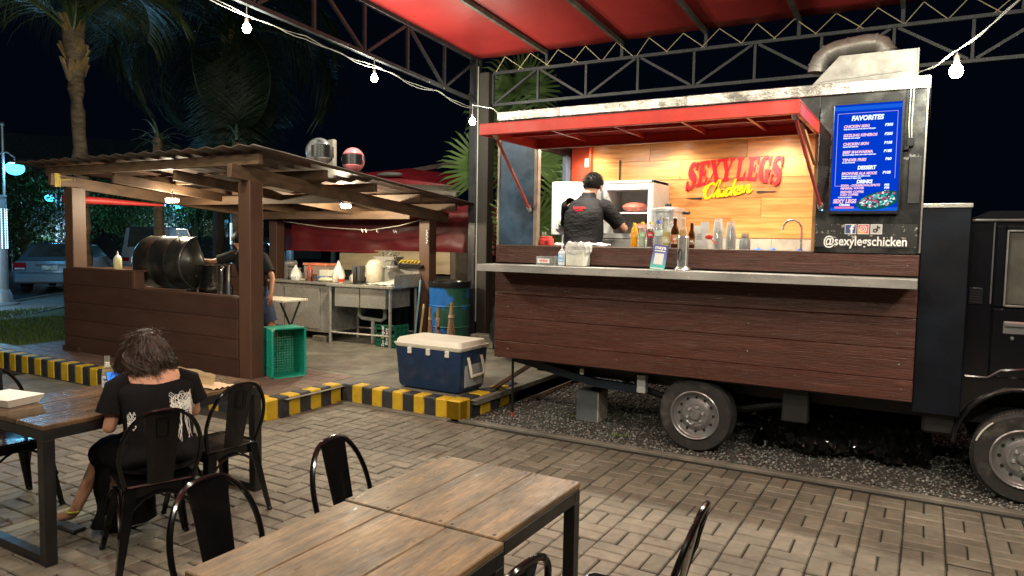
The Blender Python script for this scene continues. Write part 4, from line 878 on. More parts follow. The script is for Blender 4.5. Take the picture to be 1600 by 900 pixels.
loft(interp([((-2.92, 6.40, 1.66), X*.182, Y*.135), ((-2.92, 6.40, 1.52), X*.19, Y*.14), ((-2.92, 6.41, 1.38), X*.19, Y*.13)], 3), 24).build('trousers', m_dark, man)
for s in (-1, 1): loft(interp([((-2.92+.095*s, 6.41, 1.42), X*.09, Y*.105), ((-2.92+.10*s, 6.42, 1.2), X*.075, Y*.085), ((-2.92+.10*s, 6.39, .88), X*.062, Y*.07)], 3), 16).build('trouser_leg', m_dark, man)
b = B(); b.ball((-2.905, 6.612, 2.325), (.083, .098, .096), 20, 14); rs = random.Random(2)
b.v = [v+Vector((1, 1, 1))*0 for v in b.v]
hr = b.build('hair', m_hair, man, smooth=60)
b = B(); strands(b, (-2.905, 6.612, 2.325), (.080, .094, .093), 1500, .026, lambda v, t: Vector((v.x*.6+.2, v.y*.6+.35, v.z*.4+.25-.5*t)), rs, .0024, 3, -.55, (Vector((0, 1, -.25)).normalized(), .55), .03); b.build('hair_strand', m_hair, hr, kind='stuff', fix=False)
for s in (-1, 1): Q('ear', m_skin, lambda b: b.ball((-2.905+.083*s, 6.625, 2.27), (.012, .022, .033), 10, 8), man)
b = B(); b.tube([Vector(Jm['wrR'])-(Vector(Jm['wrR'])-Vector(Jm['elR']))*(.75-.04*k) for k in range(3)], .047, 14, cap=False); b.build('wristband', m_dark, man)
# ================================================================ things in and on the hatch
def bottle(name, label, x, y, z, prof, m, liquid=None, cap=None, lab=None, txt=None, group=None, cat='bottle', tc=(.9, .9, .85), s=1.0, lsz=.02):
    t = thing(name, label, cat, (x, y, z), group)
    b = B(); b.lathe([(r_*s, h*s) for r_, h in prof], 18, c=(x, y, z)); b.build('glass' if 'beer' in name else 'shell', m, t, smooth=50)
    if liquid:
        lm, top = liquid; b = B(); pr = [(max(r_*s-.0025, .001), max(h*s, .004)) for r_, h in prof if h <= top]; b.lathe([(0, .004)]+pr+[(0, pr[-1][1])], 16, c=(x, y, z)); b.build('liquid', lm, t, smooth=50)
    if cap:
        cm, r_, h0, h1 = cap; b = B(); b.lathe([(0, h1*s), (r_*.9*s, h1*s), (r_*s, (h1-.003)*s), (r_*s, h0*s)], 14, c=(x, y, z)); b.build('cap', cm, t)
    if lab:
        lm, r_, h0, h1 = lab; b = B(); b.lathe([(r_*s, h0*s), (r_*s, h1*s)], 20, c=(x, y, z)); l = b.build('label', lm, t)
        if txt:
            tm = mat('label_ink_%d%d%d' % tuple(int(v*9) for v in tc), tc, .5, var=0); text(txt, lsz, tm, l, Matrix.Translation((x, y, z)) @ rotm('Z', -math.atan2(x, y)) @ Matrix.Translation((0, -(r_*s+.001), (h0+h1)/2*s)) @ rotm('X', pi/2), depth=.0015, bold=.0006, sx=.75)
    return t
pet = [(0, 0), (.026, 0), (.031, .008), (.030, .05), (.028, .075), (.031, .10), (.031, .135), (.026, .16), (.014, .185), (.013, .20)]
beer = [(0, 0), (.027, 0), (.030, .006), (.030, .12), (.027, .14), (.016, .165), (.0135, .20), (.014, .215), (.014, .225)]
g_clear = glassmat('clear_plastic', (.97, .98, .97), .10); g_brown = glassmat('brown_glass', (.22, .07, .015), .35); g_flint = glassmat('flint_glass', (.93, .95, .90), .14)
lq = lambda n, c: mat(n, c, .15, var=0, spec=.6)
YL, ZL = 5.93, 1.702
rowb = [(-2.20, 'orange_soda_bottle', 'small bottle of orange soda with yellow cap, leftmost of the bottle row', pet, lq('orange_soda', (.85, .33, .01)), None, (mat('cap_yellow', (.85, .55, .02), .4), .014, .198, .215), None, None, 1.0, .2),
 (-2.095, 'soda_bottle', 'clear soda bottle with green label and yellow cap in the bottle row', pet, g_clear, (lq('pale_green_soda', (.55, .62, .45)), .15), (MATS.get('cap_yellow'), .014, .198, .22), (mat('label_green', (.10, .42, .12), .4, c2=(.75, .8, .7), c2sc=40, c2t=.55), .0318, .085, .125), 'Royal', 1.02, .2),
 (-1.995, 'cola_bottle', 'bottle of dark cola with red label and yellow cap in the bottle row', pet, g_clear, (lq('cola', (.09, .012, .008)), .16), (MATS.get('cap_yellow'), .014, .198, .22), (mat('label_red', (.60, .03, .05), .4, var=.1), .0318, .085, .130), 'Coke', 1.03, .2),
 (-1.885, 'water_bottle', 'clear water bottle with blue cap and green print in the bottle row', pet, g_clear, (glassmat('water', (.86, .93, .95), .08), .18), (mat('cap_blue', (.03, .12, .60), .4), .015, .196, .22), (mat('label_aqua', (.42, .70, .62), .4, c2=(.8, .88, .85), c2sc=30, c2t=.5), .0318, .095, .140), 'Dew', 1.08, .2),
 (-1.79, 'beer_bottle', 'clear glass beer bottle with white and yellow label between water and brown bottle', beer, g_flint, (lq('pale_beer', (.62, .45, .10)), .13), (mat('cap_silver', (.5, .5, .48), .4, metal=.5), .0145, .222, .232), (mat('label_cream', (.72, .68, .45), .5, c2=(.55, .40, .06), c2sc=22, c2t=.55), .0305, .035, .085), 'Mig', 1.13, .2),
 (-1.70, 'beer_bottle', 'brown glass beer bottle with a round red and cream label', beer, g_brown, (lq('brown_beer', (.05, .013, .004)), .17), (MATS.get('cap_silver') or mat('cap_silver', (.5, .5, .48)), .0145, .222, .232), (mat('label_rust', (.42, .10, .03), .5, c2=(.70, .60, .40), c2sc=25, c2t=.55), .0305, .03, .10), 'RED', 1.15, .2),
 (-1.605, 'beer_bottle', 'clear beer bottle with an orange label, right of the brown bottle', beer, g_flint, (lq('amber_beer', (.65, .32, .04)), .15), (MATS.get('cap_silver') or mat('cap_silver', (.5, .5, .48)), .0145, .222, .232), (mat('label_orange', (.75, .28, .03), .5, c2=(.8, .7, .4), c2sc=25, c2t=.6), .0305, .035, .10), 'Apple', 1.13, .2),
 (-1.515, 'beer_bottle', 'dark short bottle with cream label, rightmost of the bottle row behind the payment card', beer, g_brown, (MATS.get('brown_beer') or lq('brown_beer2', (.05, .013, .004)), .15), (mat('cap_dark', (.05, .05, .05), .4), .0145, .222, .232), (mat('label_brown', (.14, .06, .03), .5, c2=(.7, .6, .4), c2sc=22, c2t=.62), .0305, .035, .09), 'SMB', .93, .2)]
for bi, (x, nm, lb, pr, m_, liq, cp, la, tx, s, _) in enumerate(rowb):
    x = -2.205+.0715*bi
    if la is None: la = (mat('label_orange_drink', (.85, .36, .02), .4, c2=(.9, .75, .5), c2sc=30, c2t=.62), .0316, .09, .13)
    if MATS.get('cap_silver') is None: mat('cap_silver', (.5, .5, .48), .4, metal=.5)
    bottle(nm, lb, x, YL, ZL, pr, m_, liq, cp, la, tx, 'bottles standing in a row on the hatch ledge', s=s*.97)
T_ = lambda n, l, c, p, g=None: thing(n, l, c, p, g)
t = T_('red_container', 'small red plastic box with a hole at the left end of the hatch', 'box', (-3.06, 5.93, 1.70))
Q('box', mat('red_plastic', (.70, .06, .05), .35), lambda b: (b.box(-3.115, -3.0, 5.89, 5.97, 1.70, 1.765, .008), b.box(-3.11, -3.01, 5.9, 5.96, 1.765, 1.785, .008)), t); Q('opening', mat('deep_red', (.25, .01, .01), .5), lambda b: b.lathe([(0, .001), (.018, .001), (.02, 0)], 14, face_y(-3.04, 5.8895, 1.728)), t)
t = T_('tumbler', 'small clear glass tumbler on the red container', 'glass', (-3.085, 5.93, 1.786)); Q('cup', g_clear, lambda b: b.lathe([(.016, .001), (.02, .04), (.018, .04), (.014, .003)], 14, c=(-3.085, 5.93, 1.786)), t)
t = T_('tissue', 'crumpled white tissue beside the red container', 'tissue', (-2.93, 5.93, 1.70))
b = B(); b.ball((-2.93, 5.93, 1.712), (.05, .03, .014), 14, 8); b.v = [v+Vector((0, 0, .014*noise.noise(v*60))) for v in b.v]; b.build('crumple', m_white, t, smooth=0); Q('stick', m_white, lambda b: b.tube([(-2.90, 5.93, 1.70), (-2.895, 5.94, 1.80)], .003, 5), t)
t = T_('tip_box', 'clear acrylic box with a red on white TIP BOX label on the shelf', 'tip box', (-2.93, 5.74, 1.524))
Q('acrylic', glassmat('acrylic', (.9, .93, .92), .16), lambda b: b.box(-3.04, -2.86, 5.70, 5.80, 1.525, 1.605, .001), t); lb_ = Q('label', m_white, lambda b: b.box(-3.025, -2.905, 5.695, 5.699, 1.545, 1.585), t); text('TIP BOX', .026, m_sred, lb_, face_y(-2.965, 5.6935, 1.565), depth=.001, bold=.0008, sx=.85)
t = T_('hand_sanitizer', 'white pump bottle with pale blue label on the shelf', 'pump bottle', (-2.79, 5.72, 1.524))
Q('bottle', mat('milky_plastic', (.65, .72, .78), .3), lambda b: b.box(-2.825, -2.765, 5.70, 5.74, 1.525, 1.655, .010), t); lb_ = Q('label', mat('label_sky', (.22, .50, .75), .4), lambda b: b.box(-2.822, -2.768, 5.6975, 5.699, 1.56, 1.63), t); Q('label_mark', m_white, lambda b: (b.box(-2.812, -2.778, 5.6965, 5.6974, 1.605, 1.622), b.box(-2.812, -2.778, 5.6965, 5.6974, 1.567, 1.582)), lb_)
Q('pump', m_white, lambda b: (b.lathe([(.016, .13), (.016, .145), (.006, .15), (.006, .185)], 12, c=(-2.795, 5.72, 1.525)), b.bar((-2.79, 5.72, 1.712), (-2.835, 5.71, 1.708), .012, .01, .002)), t)
t = T_('napkin_bin', 'square cream plastic bin with a clear bag folded over its rim', 'bin', (-2.66, 5.76, 1.524))
Q('bin', mat('cream_plastic', (.66, .66, .58), .35), lambda b: b.box(-2.75, -2.575, 5.70, 5.84, 1.525, 1.665, .008), t)
b = B()
def bag(u, v):
    a = u*2*pi; r_ = (.11, .125, .12, .095, .05)[int(v*4+.5)]; z = (1.635, 1.655, 1.70, 1.735, 1.72)[int(v*4+.5)]
    return (-2.662+r_*cos(a)*1.0+.012*noise.noise((cos(a)*5, sin(a)*5, v*5)), 5.77+r_*.8*sin(a), z+.02*noise.noise((cos(a)*4, sin(a)*4, v*3)))
b.grid(bag, 40, 4); b.v = [v+Vector((noise.noise(v*45), noise.noise(v*45+Vector((9, 9, 9))), noise.noise(v*50+Vector((3, 9, 1)))))*.012 for v in b.v]; b.build('clear_bag', glassmat('film', (.97, .97, .96), .6), t, smooth=15)
t = T_('cloth', 'white cloth bundled on the hatch ledge behind the cream bin', 'cloth', (-2.6, 5.95, 1.70))
b = B(); b.ball((-2.60, 5.97, 1.712), (.17, .05, .018), 22, 8); b.v = [v+Vector((0, .01*noise.noise(v*30), .014*noise.noise(v*25))) for v in b.v]; b.build('cloth', m_white, t)
t = T_('payment_card_stand', 'tilted purple and teal payment card reading maya on the shelf', 'payment sign', (-1.875, 5.66, 1.524))
CT = Matrix.Translation((-1.885, 5.60, 1.526)) @ rotm('X', R(-12)) @ rotm('Y', R(5))
m_grad = bpy.data.materials.new('card_gradient'); m_grad.use_nodes = True; nt = m_grad.node_tree; bs = nt.nodes['Principled BSDF']; bs.inputs['Roughness'].default_value = .35
tc = nt.nodes.new('ShaderNodeTexCoord'); sx_ = nt.nodes.new('ShaderNodeSeparateXYZ'); cr = nt.nodes.new('ShaderNodeValToRGB'); nt.links.new(tc.outputs['Generated'], sx_.inputs[0]); nt.links.new(sx_.outputs['Z'], cr.inputs[0]); nt.links.new(cr.outputs[0], bs.inputs['Base Color'])
cr.color_ramp.elements[0].color = (.08, .50, .42, 1); cr.color_ramp.elements[0].position = .1; cr.color_ramp.elements[1].color = (.045, .04, .22, 1); cr.color_ramp.elements[1].position = .9; e = cr.color_ramp.elements.new(.5); e.color = (.13, .18, .45, 1)
cdp = Q('card', m_grad, lambda b: b.box(-.062, .062, 0, .006, 0, .205, .003, CT), t)
Q('code_plate', m_white, lambda b: (b.box(-.038, .038, -.0015, -.0003, .045, .135, 0, CT), b.box(-.045, .045, -.0015, -.0003, .150, .160, 0, CT), b.box(-.055, .055, -.0015, -.0003, .006, .016, 0, CT)), cdp)
text('maya', .045, m_wl, cdp, CT @ Matrix.Translation((0, -.0015, .183)) @ rotm('X', pi/2), depth=.001, bold=.0012)
t = T_('straw_dispenser', 'chrome cylinder dispenser with a dark oval window on the shelf', 'dispenser', (-1.70, 5.68, 1.524))
Q('cylinder', m_chrome, lambda b: b.lathe([(.0, .285), (.036, .283), (.045, .272), (.047, .262), (.044, .255), (.044, .03), (.058, .022), (.066, .008), (.066, 0)], 28, c=(-1.70, 5.68, 1.524)), t)
def oval(b):
    vs = []; 
    for k in range(20):
        a = 2*pi*k/20; u = .023*cos(a); v = .052*sin(a); th_ = R(-106)+u/.0445; vs.append((-1.70+.0452*cos(th_), 5.68+.0452*sin(th_), 1.524+.125+v))
    b.add(vs, [tuple(range(20))])
wq = Q('window', m_dark, oval, t, smooth=0); 
# back of the hatch
t = T_('water_urn', 'tall stainless steel water urn with black handles behind the bottles', 'urn', (-2.26, 6.98, 1.54))
Q('body', m_steelc, lambda b: b.lathe([(.16, 0), (.16, .50), (.168, .505), (.168, .53), (.15, .545), (.05, .56), (0, .562)], 32, c=(-2.24, 6.95, 1.54)), t)
Q('handle', m_blackplastic, lambda b: (b.box(-2.46, -2.39, 6.93, 6.97, 2.02, 2.05, .008), b.box(-2.09, -2.02, 6.93, 6.97, 2.02, 2.05, .008), b.ball((-2.24, 6.95, 2.115), (.035, .035, .018))), t)
Q('level_tube', m_chrome, lambda b: b.tube([(-2.25, 6.775, 1.6), (-2.25, 6.775, 2.0)], .008, 8), t)
m_pcup = glassmat('cup_plastic', (.92, .93, .93), .35)
for i, (x, n_, y) in enumerate(((-1.58, 9, 6.3), (-1.46, 8, 6.25))):
    t = T_('cup_stack', 'tall inverted stack of clear plastic cups %s' % ('directly behind the chrome dispenser' if i == 0 else 'just right of the chrome dispenser'), 'cups', (x, y, 1.70), 'stacks of clear plastic cups in the hatch')
    for k in range(n_):
        z = 1.62+.028*k; Q('cup', m_pcup, lambda b: b.lathe([(.046, z), (.030, z+.115), (.0, z+.116)], 18, c=(x, y, 0)), t)
t = T_('squeeze_bottle', 'grey plastic bottle with cream lid right of the cup stacks', 'bottle', (-1.34, 6.25, 1.62)); Q('body', mat('smoke_plastic', (.20, .22, .22), .3), lambda b: b.lathe([(0, 0), (.042, 0), (.045, .01), (.045, .15), (.032, .175), (.03, .19)], 20, c=(-1.34, 6.25, 1.62)), t); Q('lid', mat('cream_lid', (.6, .55, .42), .4), lambda b: b.lathe([(.033, .188), (.033, .215), (0, .216)], 16, c=(-1.34, 6.25, 1.62)), t)
t = T_('order_slips', 'white printed paper slips stuck up behind the chrome dispenser', 'papers', (-1.74, 6.3, 1.8)); sl_ = Q('paper', m_white, lambda b: (b.box(-1.79, -1.70, 6.30, 6.303, 1.63, 1.90), b.box(-1.73, -1.66, 6.29, 6.293, 1.64, 1.93)), t)
text('1 SISIG\n2 FRIES\n1 SODA', .02, m_sblk, sl_, face_y(-1.745, 6.286, 1.80), depth=.0005)
t = T_('red_spoon', 'small red plastic scoop leaning between bottles and papers', 'scoop', (-1.62, 6.1, 1.75)); Q('scoop', MATS['red_plastic'], lambda b: (b.ball((-1.60, 6.08, 1.80), (.035, .01, .022)), b.tube([(-1.60, 6.08, 1.80), (-1.54, 6.09, 1.74)], .005, 5)), t)
t = T_('sink_tap', 'curved stainless gooseneck tap at the right end of the hatch', 'tap', (-.93, 6.5, 1.54)); Q('spout', m_steelc, lambda b: b.tube([(-.93, 6.5, 1.54), (-.93, 6.5, 1.88)]+[(-.93-.075+.075*cos(a), 6.5-.02*sin(a), 1.88+.075*sin(a)) for a in [R(20*k) for k in range(1, 9)]]+[(-1.085, 6.49, 1.87)], .0095, 10), t)
for (x, y) in ((-1.22, 6.2), (-.88, 6.1), (-1.1, 6.15)):
    t = T_('blue_cloth', {-1.22: 'small blue rag on the counter, left one of three blue rags', -.88: 'small blue rag at the foot of the gooseneck tap', -1.1: 'tiny blue rag, middle one of three blue rags'}[x], 'cloth', (x, y, 1.70)); b = B(); b.ball((x, y, 1.69), (.05 if x < -1.2 else .03, .03, .02), 12, 6); b.v = [v+Vector((0, 0, .012*noise.noise(v*50))) for v in b.v]; b.build('rag', mat('blue_rag', (.02, .12, .50), .6), t)
# ================================================================ timber hut (outdoor kitchen)
m_hut = mat('hut_brown_paint', (.062, .030, .022), .5, var=.2, sc_=5, st=(.3, 1, 1), bump=.0012, bsc=16, bst=(.25, 1, 5), rnd=.08, rvar=.1)
m_post = mat('hut_post_paint', (.10, .052, .034), .48, var=.15, sc_=4, st=(1, 1, .3), bump=.001, bsc=20, bst=(4, 4, .3))
m_beam = mat('beam_wood', (.125, .074, .044), .6, var=.3, sc_=5, st=(.3, 1, 2), bump=.002, bsc=18, bst=(.3, 1, 4), rnd=.12, c2=(.085, .05, .03), c2sc=3, c2t=.58)
m_roofc = mat('roof_tile_sheet', (.12, .062, .048), .55, var=.25, sc_=4, c2=(.06, .05, .042), c2sc=2, c2t=.5)
hut = thing('timber_hut', 'open brown timber hut with half walls and a corrugated lean-to roof', 'hut', (-8.2, 7.2, .17))
def Hh(name, m, fn, parent=None, **k): b = B(); fn(b); return b.build(name, m, parent or hut, **k)
PZ = .17
def zs(y, z): return z-.093*(y-5.3)       # roof slope down toward the back
posts = [(-6.45, 5.42), (-9.87, 5.42), (-6.50, 8.72), (-9.87, 8.85)]
for x, y in posts: Hh('post', m_post, lambda b: b.box(x-.095, x+.095, y-.09, y+.09, PZ, zs(y, 2.35), .006))
Hh('post_foot', m_hut, lambda b: b.box(-10.0, -9.62, 5.28, 5.34, PZ, PZ+.07, .004))
# front half wall, board by board, with a raised left portion
zb = [.175, .38, .60, .83, 1.065]
for i in range(4):
    Hh('wall_board', m_hut, lambda b: b.box(-9.98, -6.54 if i < 4 else 0, 5.305-.004*(i % 2), 5.34, zb[i], zb[i+1]-.003, .004))
Hh('wall_board', m_hut, lambda b: b.box(-9.98, -8.44, 5.30, 5.34, 1.066, 1.27, .004))
Hh('wall_board', m_post, lambda b: (b.box(-8.44, -8.38, 5.29, 5.42, 1.067, 1.285, .004)))
Hh('wall_cap', m_post, lambda b: (b.box(-9.76, -8.38, 5.30, 5.52, 1.272, 1.295, .003), b.box(-8.36, -6.56, 5.345, 5.46, 1.05, 1.07, .003)))
for i in range(5):
    Hh('side_board', m_hut, lambda b: b.box(-9.985, -9.95, 5.52, 8.75, .175+.22*i, .175+.22*(i+1)-.003, .004))
Hh('wall_lining', m_dark, lambda b: b.box(-9.9, -6.6, 5.345, 5.37, .18, 1.04))
# the work top behind the wall
Hh('work_top', m_steelc, lambda b: b.box(-9.7, -7.3, 5.55, 6.1, .93, .96, .003))
# beams
for x in (-9.90, -6.42):
    Hh('side_beam', m_beam, lambda b: b.bar((x, 5.12, zs(5.12, 2.415)), (x, 9.1, zs(9.1, 2.415)), .07, .15, .004))
for i, y in enumerate((5.26, 6.18, 7.08, 7.98, 8.88)):
    Hh('roof_joist', m_beam, lambda b: b.bar((-10.2+.05*(i % 2), y, zs(y, 2.545)), (-6.10+.03*(i % 2), y, zs(y, 2.545)), .06, .11, .003))
for x in (-7.6, -8.8):
    Hh('rafter', m_beam, lambda b: b.bar((x, 5.30, zs(5.30, 2.43)), (x, 8.9, zs(8.9, 2.43)), .05, .12, .003))
Hh('collar_beam', m_beam, lambda b: b.bar((-9.8, 6.9, 2.24), (-6.5, 6.9, 2.24), .05, .12, .003)); Hh('collar_beam', m_beam, lambda b: b.bar((-9.8, 8.3, 2.08), (-6.5, 8.3, 2.08), .05, .12, .003))
# corrugated roof: the sheet is one piece, the waves are real
def rf(u, v):
    x = -10.55+4.62*u; y = 5.02+4.25*v; ph = (x+10.55)/.268; s = ph % 1
    wv = .028*(1-abs(2*s-1))**.7 if s < .5 else .028*(1-(2*s-1))**1.2
    return (x, y, zs(y, 2.625)+wv)
b = B(); b.grid(rf, 210, 12); o = b.build('roof_sheet', m_roofc, hut, smooth=25); s_ = o.modifiers.new('thick', 'SOLIDIFY'); s_.thickness = .01
# hut lamps
def led(x, y, z, lab, p=1.0, w_=.11):
    t = thing('lamp', lab, 'lamp', (x, y, z), 'glowing lamps under the hut roof')
    Q('housing', m_white, lambda b: (b.box(x-w_-.02, x+w_+.02, y-.025, y+.025, z+.005, z+.03, .005), b.tube([(x, y, z+.03), (x, y, z+.16)], .006, 6)), t)
    Q('tube', emat('led_glow', (1, .90, .68), 14, clear=1), lambda b: b.tube([(x-w_, y, z-.012), (x+w_, y, z-.012)], .024, 12), t)
    light('POINT', 'lamp_light', (x, y, z-.02), P_HUT*p, (1, .84, .58), t, .05)
led(-8.72, 6.05, 2.20, 'glowing lamp under the left part of the hut roof, above the drum', 1.3)
led(-6.95, 7.45, 2.18, 'glowing lamp near the right side beam of the hut, above the sinks', 1.7, .07)
# rope and hooks
Hh('hook_line', mat('pale_rope', (.5, .46, .38), .8), lambda b: b.tube([(-9.6, 8.75, 2.0), (-8.6, 8.7, 1.90), (-7.6, 8.68, 1.86), (-7.0, 8.66, 1.93), (-6.55, 8.62, 2.02)], .007, 5))
for x in (-7.75, -7.68, -7.45, -7.12, -7.08): Hh('hook', m_steelc, lambda b: b.tube([(x, 8.67, 1.87), (x+.01, 8.67, 1.83), (x+.03, 8.67, 1.82), (x+.03, 8.67, 1.85)], .006, 5))
Hh('chain', m_galv, lambda b: [b.ball((-6.43+.012*(k % 2), 8.60, 1.86-.03*k), (.016, .008, .018), 6, 5) for k in range(7)])
t = thing('tie_rope', 'yellow cord lashing the left beam end of the hut', 'cord', (-9.9, 5.18, 2.4)); b = B()
for k in range(5): b.tube([(-9.94, 5.17+.015*k, 2.34), (-9.86, 5.17+.015*k, 2.34), (-9.86, 5.17+.015*k, 2.51), (-9.94, 5.17+.015*k, 2.51)], .007, 5, closed=True)
b.tube([(-9.86, 5.22, 2.43), (-9.78, 5.36, 2.44), (-9.7, 5.33, 2.43)], .006, 5); b.build('cord', mat('yellow_cord', (.55, .42, .10), .7), t)
t = thing('rolled_awning', 'red rolled awning hanging along the left side of the hut', 'awning', (-9.6, 5.6, 2.15)); Q('roll', m_red, lambda b: b.tube([(-10.02, 5.36, 2.19), (-9.95, 5.8, 2.19), (-9.85, 6.7, 2.17)], [.06, .05, .015], 12), t)
# helmets on the roof edge
def helmet(x, y, z, rz, m, vis, lab, ch, s=1.0):
    t = thing('helmet', lab, 'helmet', (x, y, z), 'motorcycle helmets left on the hut roof'); T = Matrix.Translation((x, y, z+.13*s)) @ rotm('Z', rz) @ Matrix.Scale(s, 4)
    def shell(b):
        vs = []; n, m_ = 28, 16
        for i in range(m_+1):
            th = pi*(.02+.86*i/m_)
            for k in range(n):
                a = 2*pi*k/n; xx, yy, zz_ = .155*sin(th)*cos(a), .125*sin(th)*sin(a), .135*cos(th)
                if xx > .06 and -.055 < zz_ < .045 and abs(yy) < .105: xx -= .028
                if xx > .05 and zz_ < -.05: xx += .035
                vs.append((xx, yy, zz_))
        b.add(vs, [(i*n+k, i*n+(k+1) % n, (i+1)*n+(k+1) % n, (i+1)*n+k) for i in range(m_) for k in range(n)], T)
    Q('shell', m, shell, t)
    Q('visor', vis, lambda b: b.grid(lambda u, v: (.148*cos((u-.5)*1.9)+.002, .135*sin((u-.5)*1.9), -.058+.108*v), 10, 4, T), t)
    Q('opening_trim', m_blackplastic, lambda b: b.lathe([(.10, 0), (.108, -.004), (.10, -.012)], 24, T @ Matrix.Translation((0, 0, -.122))), t)
    if ch: Q('stripe', ch, lambda b: b.grid(lambda u, v: (.158*cos(1.2+1.5*u)*sin(1.25+.3*v+.3*u), .13*sin(1.2+1.5*u)*sin(1.25+.3*v+.3*u), .138*cos(1.25+.3*v+.3*u)), 10, 3, T), t)
m_silv = mat('silver_helmet', (.42, .43, .45), .18, metal=.5, var=.15, sc_=12, c2=(.06, .065, .07), c2sc=9, c2t=.56, coat=.5)
helmet(-6.42, 6.42, 2.60, R(-25), m_silv, m_blackplastic, 'silver and black full face helmet on the roof edge', mat('helmet_blue', (.08, .15, .28), .2), 1.27)
helmet(-6.28, 6.86, 2.56, R(-55), mat('pink_helmet', (.75, .22, .25), .25, var=.05, coat=.5), m_blackplastic, 'pink open face helmet beside the silver one', mat('helmet_sticker', (.03, .06, .15), .2), 1.15)
t = thing('roof_post', 'short pale wooden post standing behind the silver helmet', 'post', (-6.6, 6.9, 2.6)); Q('post', mat('pale_wood', (.22, .20, .17), .7, var=.3), lambda b: b.bar((-6.72, 6.95, 2.5), (-6.75, 6.98, 3.0), .10, .07, .01), t)
# drum grill
m_drum = mat('drum_black', (.014, .014, .013), .34, var=.3, sc_=5, c2=(.045, .04, .032), c2sc=4, c2t=.62, rvar=.1, bump=.001, bsc=10)
dr = thing('drum_grill', 'large black oil drum grill with its half lid tilted open above the half wall', 'grill', (-8.35, 5.8, .93))
DT = Matrix.Translation((-7.80, 5.80, 1.395)) @ rotm('Z', R(4)) @ rotm('X', R(22))      # lid axis along X, opening toward the back
def lid(b):
    n = 30; L = .86; prof = []
    xs = [(0, .325), (-.03, .335), (-.05, .330), (-.26, .328), (-.275, .336), (-.29, .328), (-.56, .328), (-.575, .336), (-.59, .328), (-.81, .330), (-.83, .335), (-.86, .325)]
    vs = []; m = n+1
    for x, r_ in xs:
        for k in range(m): a = R(78)+R(204)*k/n; vs.append((x, r_*cos(a), r_*sin(a)))
    b.add(vs, [(i*m+k, i*m+k+1, (i+1)*m+k+1, (i+1)*m+k) for i in range(len(xs)-1) for k in range(n)], DT)
    for x in (-.02, -.84):
        vs = [(x, .322*cos(R(78)+R(204)*k/n), .322*sin(R(78)+R(204)*k/n)) for k in range(m)]; b.add(vs, [tuple(range(m))], DT)
ld = Q('lid', m_drum, lid, dr); sm = ld.modifiers.new('thick', 'SOLIDIFY'); sm.thickness = .006
Q('rim_ring', mat('drum_rim', (.10, .095, .085), .3, metal=.6), lambda b: (b.tube([DT @ Vector((0.0, .331*cos(R(78)+R(204)*k/24), .331*sin(R(78)+R(204)*k/24))) for k in range(25)], .009, 6)), dr)
Q('bung', m_galv, lambda b: (b.lathe([(0, .004), (.02, .004), (.024, 0)], 12, DT @ Matrix.Translation((-.018, -.15, .12)) @ rotm('Y', pi/2)), b.lathe([(0, .004), (.012, .004), (.014, 0)], 10, DT @ Matrix.Translation((-.018, -.12, -.12)) @ rotm('Y', pi/2))), dr)
Q('handle', m_galv, lambda b: (b.tube([DT @ Vector(p) for p in ((-.30, .05, .325), (-.30, .05, .42), (-.12, .05, .42), (-.12, .05, .325))], .009, 6)), dr)
Q('trough', m_drum, lambda b: b.lathe([(.30, 0), (.30, .95)], 20, Matrix.Translation((-8.82, 6.02, 1.02)) @ rotm('Y', pi/2), a0=-pi/2+pi/2, a1=pi+0), dr)
Q('grate', m_galv, lambda b: [b.tube([(-8.8, 5.72+.05*k, 1.06), (-7.9, 5.72+.05*k, 1.06)], .005, 4) for k in range(12)], dr, kind='stuff')
for i in range(9):
    x = -8.7+.09*i; 
    if i in (1, 2, 6, 7, 8): 
        b = B(); b.ball((x, 5.78+.05*(i % 3), 1.085), (.05, .04, .02), 10, 6); b.v = [v+Vector((0, 0, .012*noise.noise(v*40))) for v in b.v]; tag(b.build('grilled_meat', mat('grilled_meat', (.30, .10, .06), .4, var=.5, sc_=30), loc=(x, 5.78, 1.085)), ['small charred piece of meat at the left of the grill', 'second piece of meat from the left on the grill', 'piece of meat on the grill, third from the right', 'piece of meat on the grill, second from the right', 'piece of meat at the right end of the grill by the pot'][(1, 2, 6, 7, 8).index(i)], 'meat', 'pieces of meat on the grill')
t = thing('stock_pot', 'big shiny stainless stock pot with bail handle beside the drum grill', 'pot', (-7.68, 5.86, .96))
Q('body', mat('mirror_steel', (.62, .62, .61), .12, metal=1, var=.1, bump=.002, bsc=9), lambda b: b.lathe([(0, 0), (.19, 0), (.20, .01), (.20, .40), (.208, .405), (.200, .408), (.195, .02), (0, .02)], 36, c=(-7.64, 5.86, .975)), t)
Q('handle', m_chrome, lambda b: b.tube([(-7.64+.205*cos(a), 5.86-.02-.10*sin(a), 1.36-.16*sin(a)) for a in [pi*k/12 for k in range(13)]], .005, 6), t)
t = thing('sauce_bottle', 'squeeze bottle of pale yellow sauce on the raised left end of the half wall', 'sauce bottle', (-8.78, 5.4, 1.295))
Q('bottle', mat('pale_sauce', (.60, .55, .28), .35), lambda b: b.lathe([(0, 0), (.045, 0), (.048, .008), (.048, .13), (.04, .145), (.02, .155)], 18, c=(-8.9, 5.40, 1.295)), t); Q('nozzle', m_white, lambda b: b.lathe([(.042, .14), (.03, .165), (.012, .18), (.006, .225), (0, .228)], 14, c=(-8.9, 5.40, 1.295)), t)
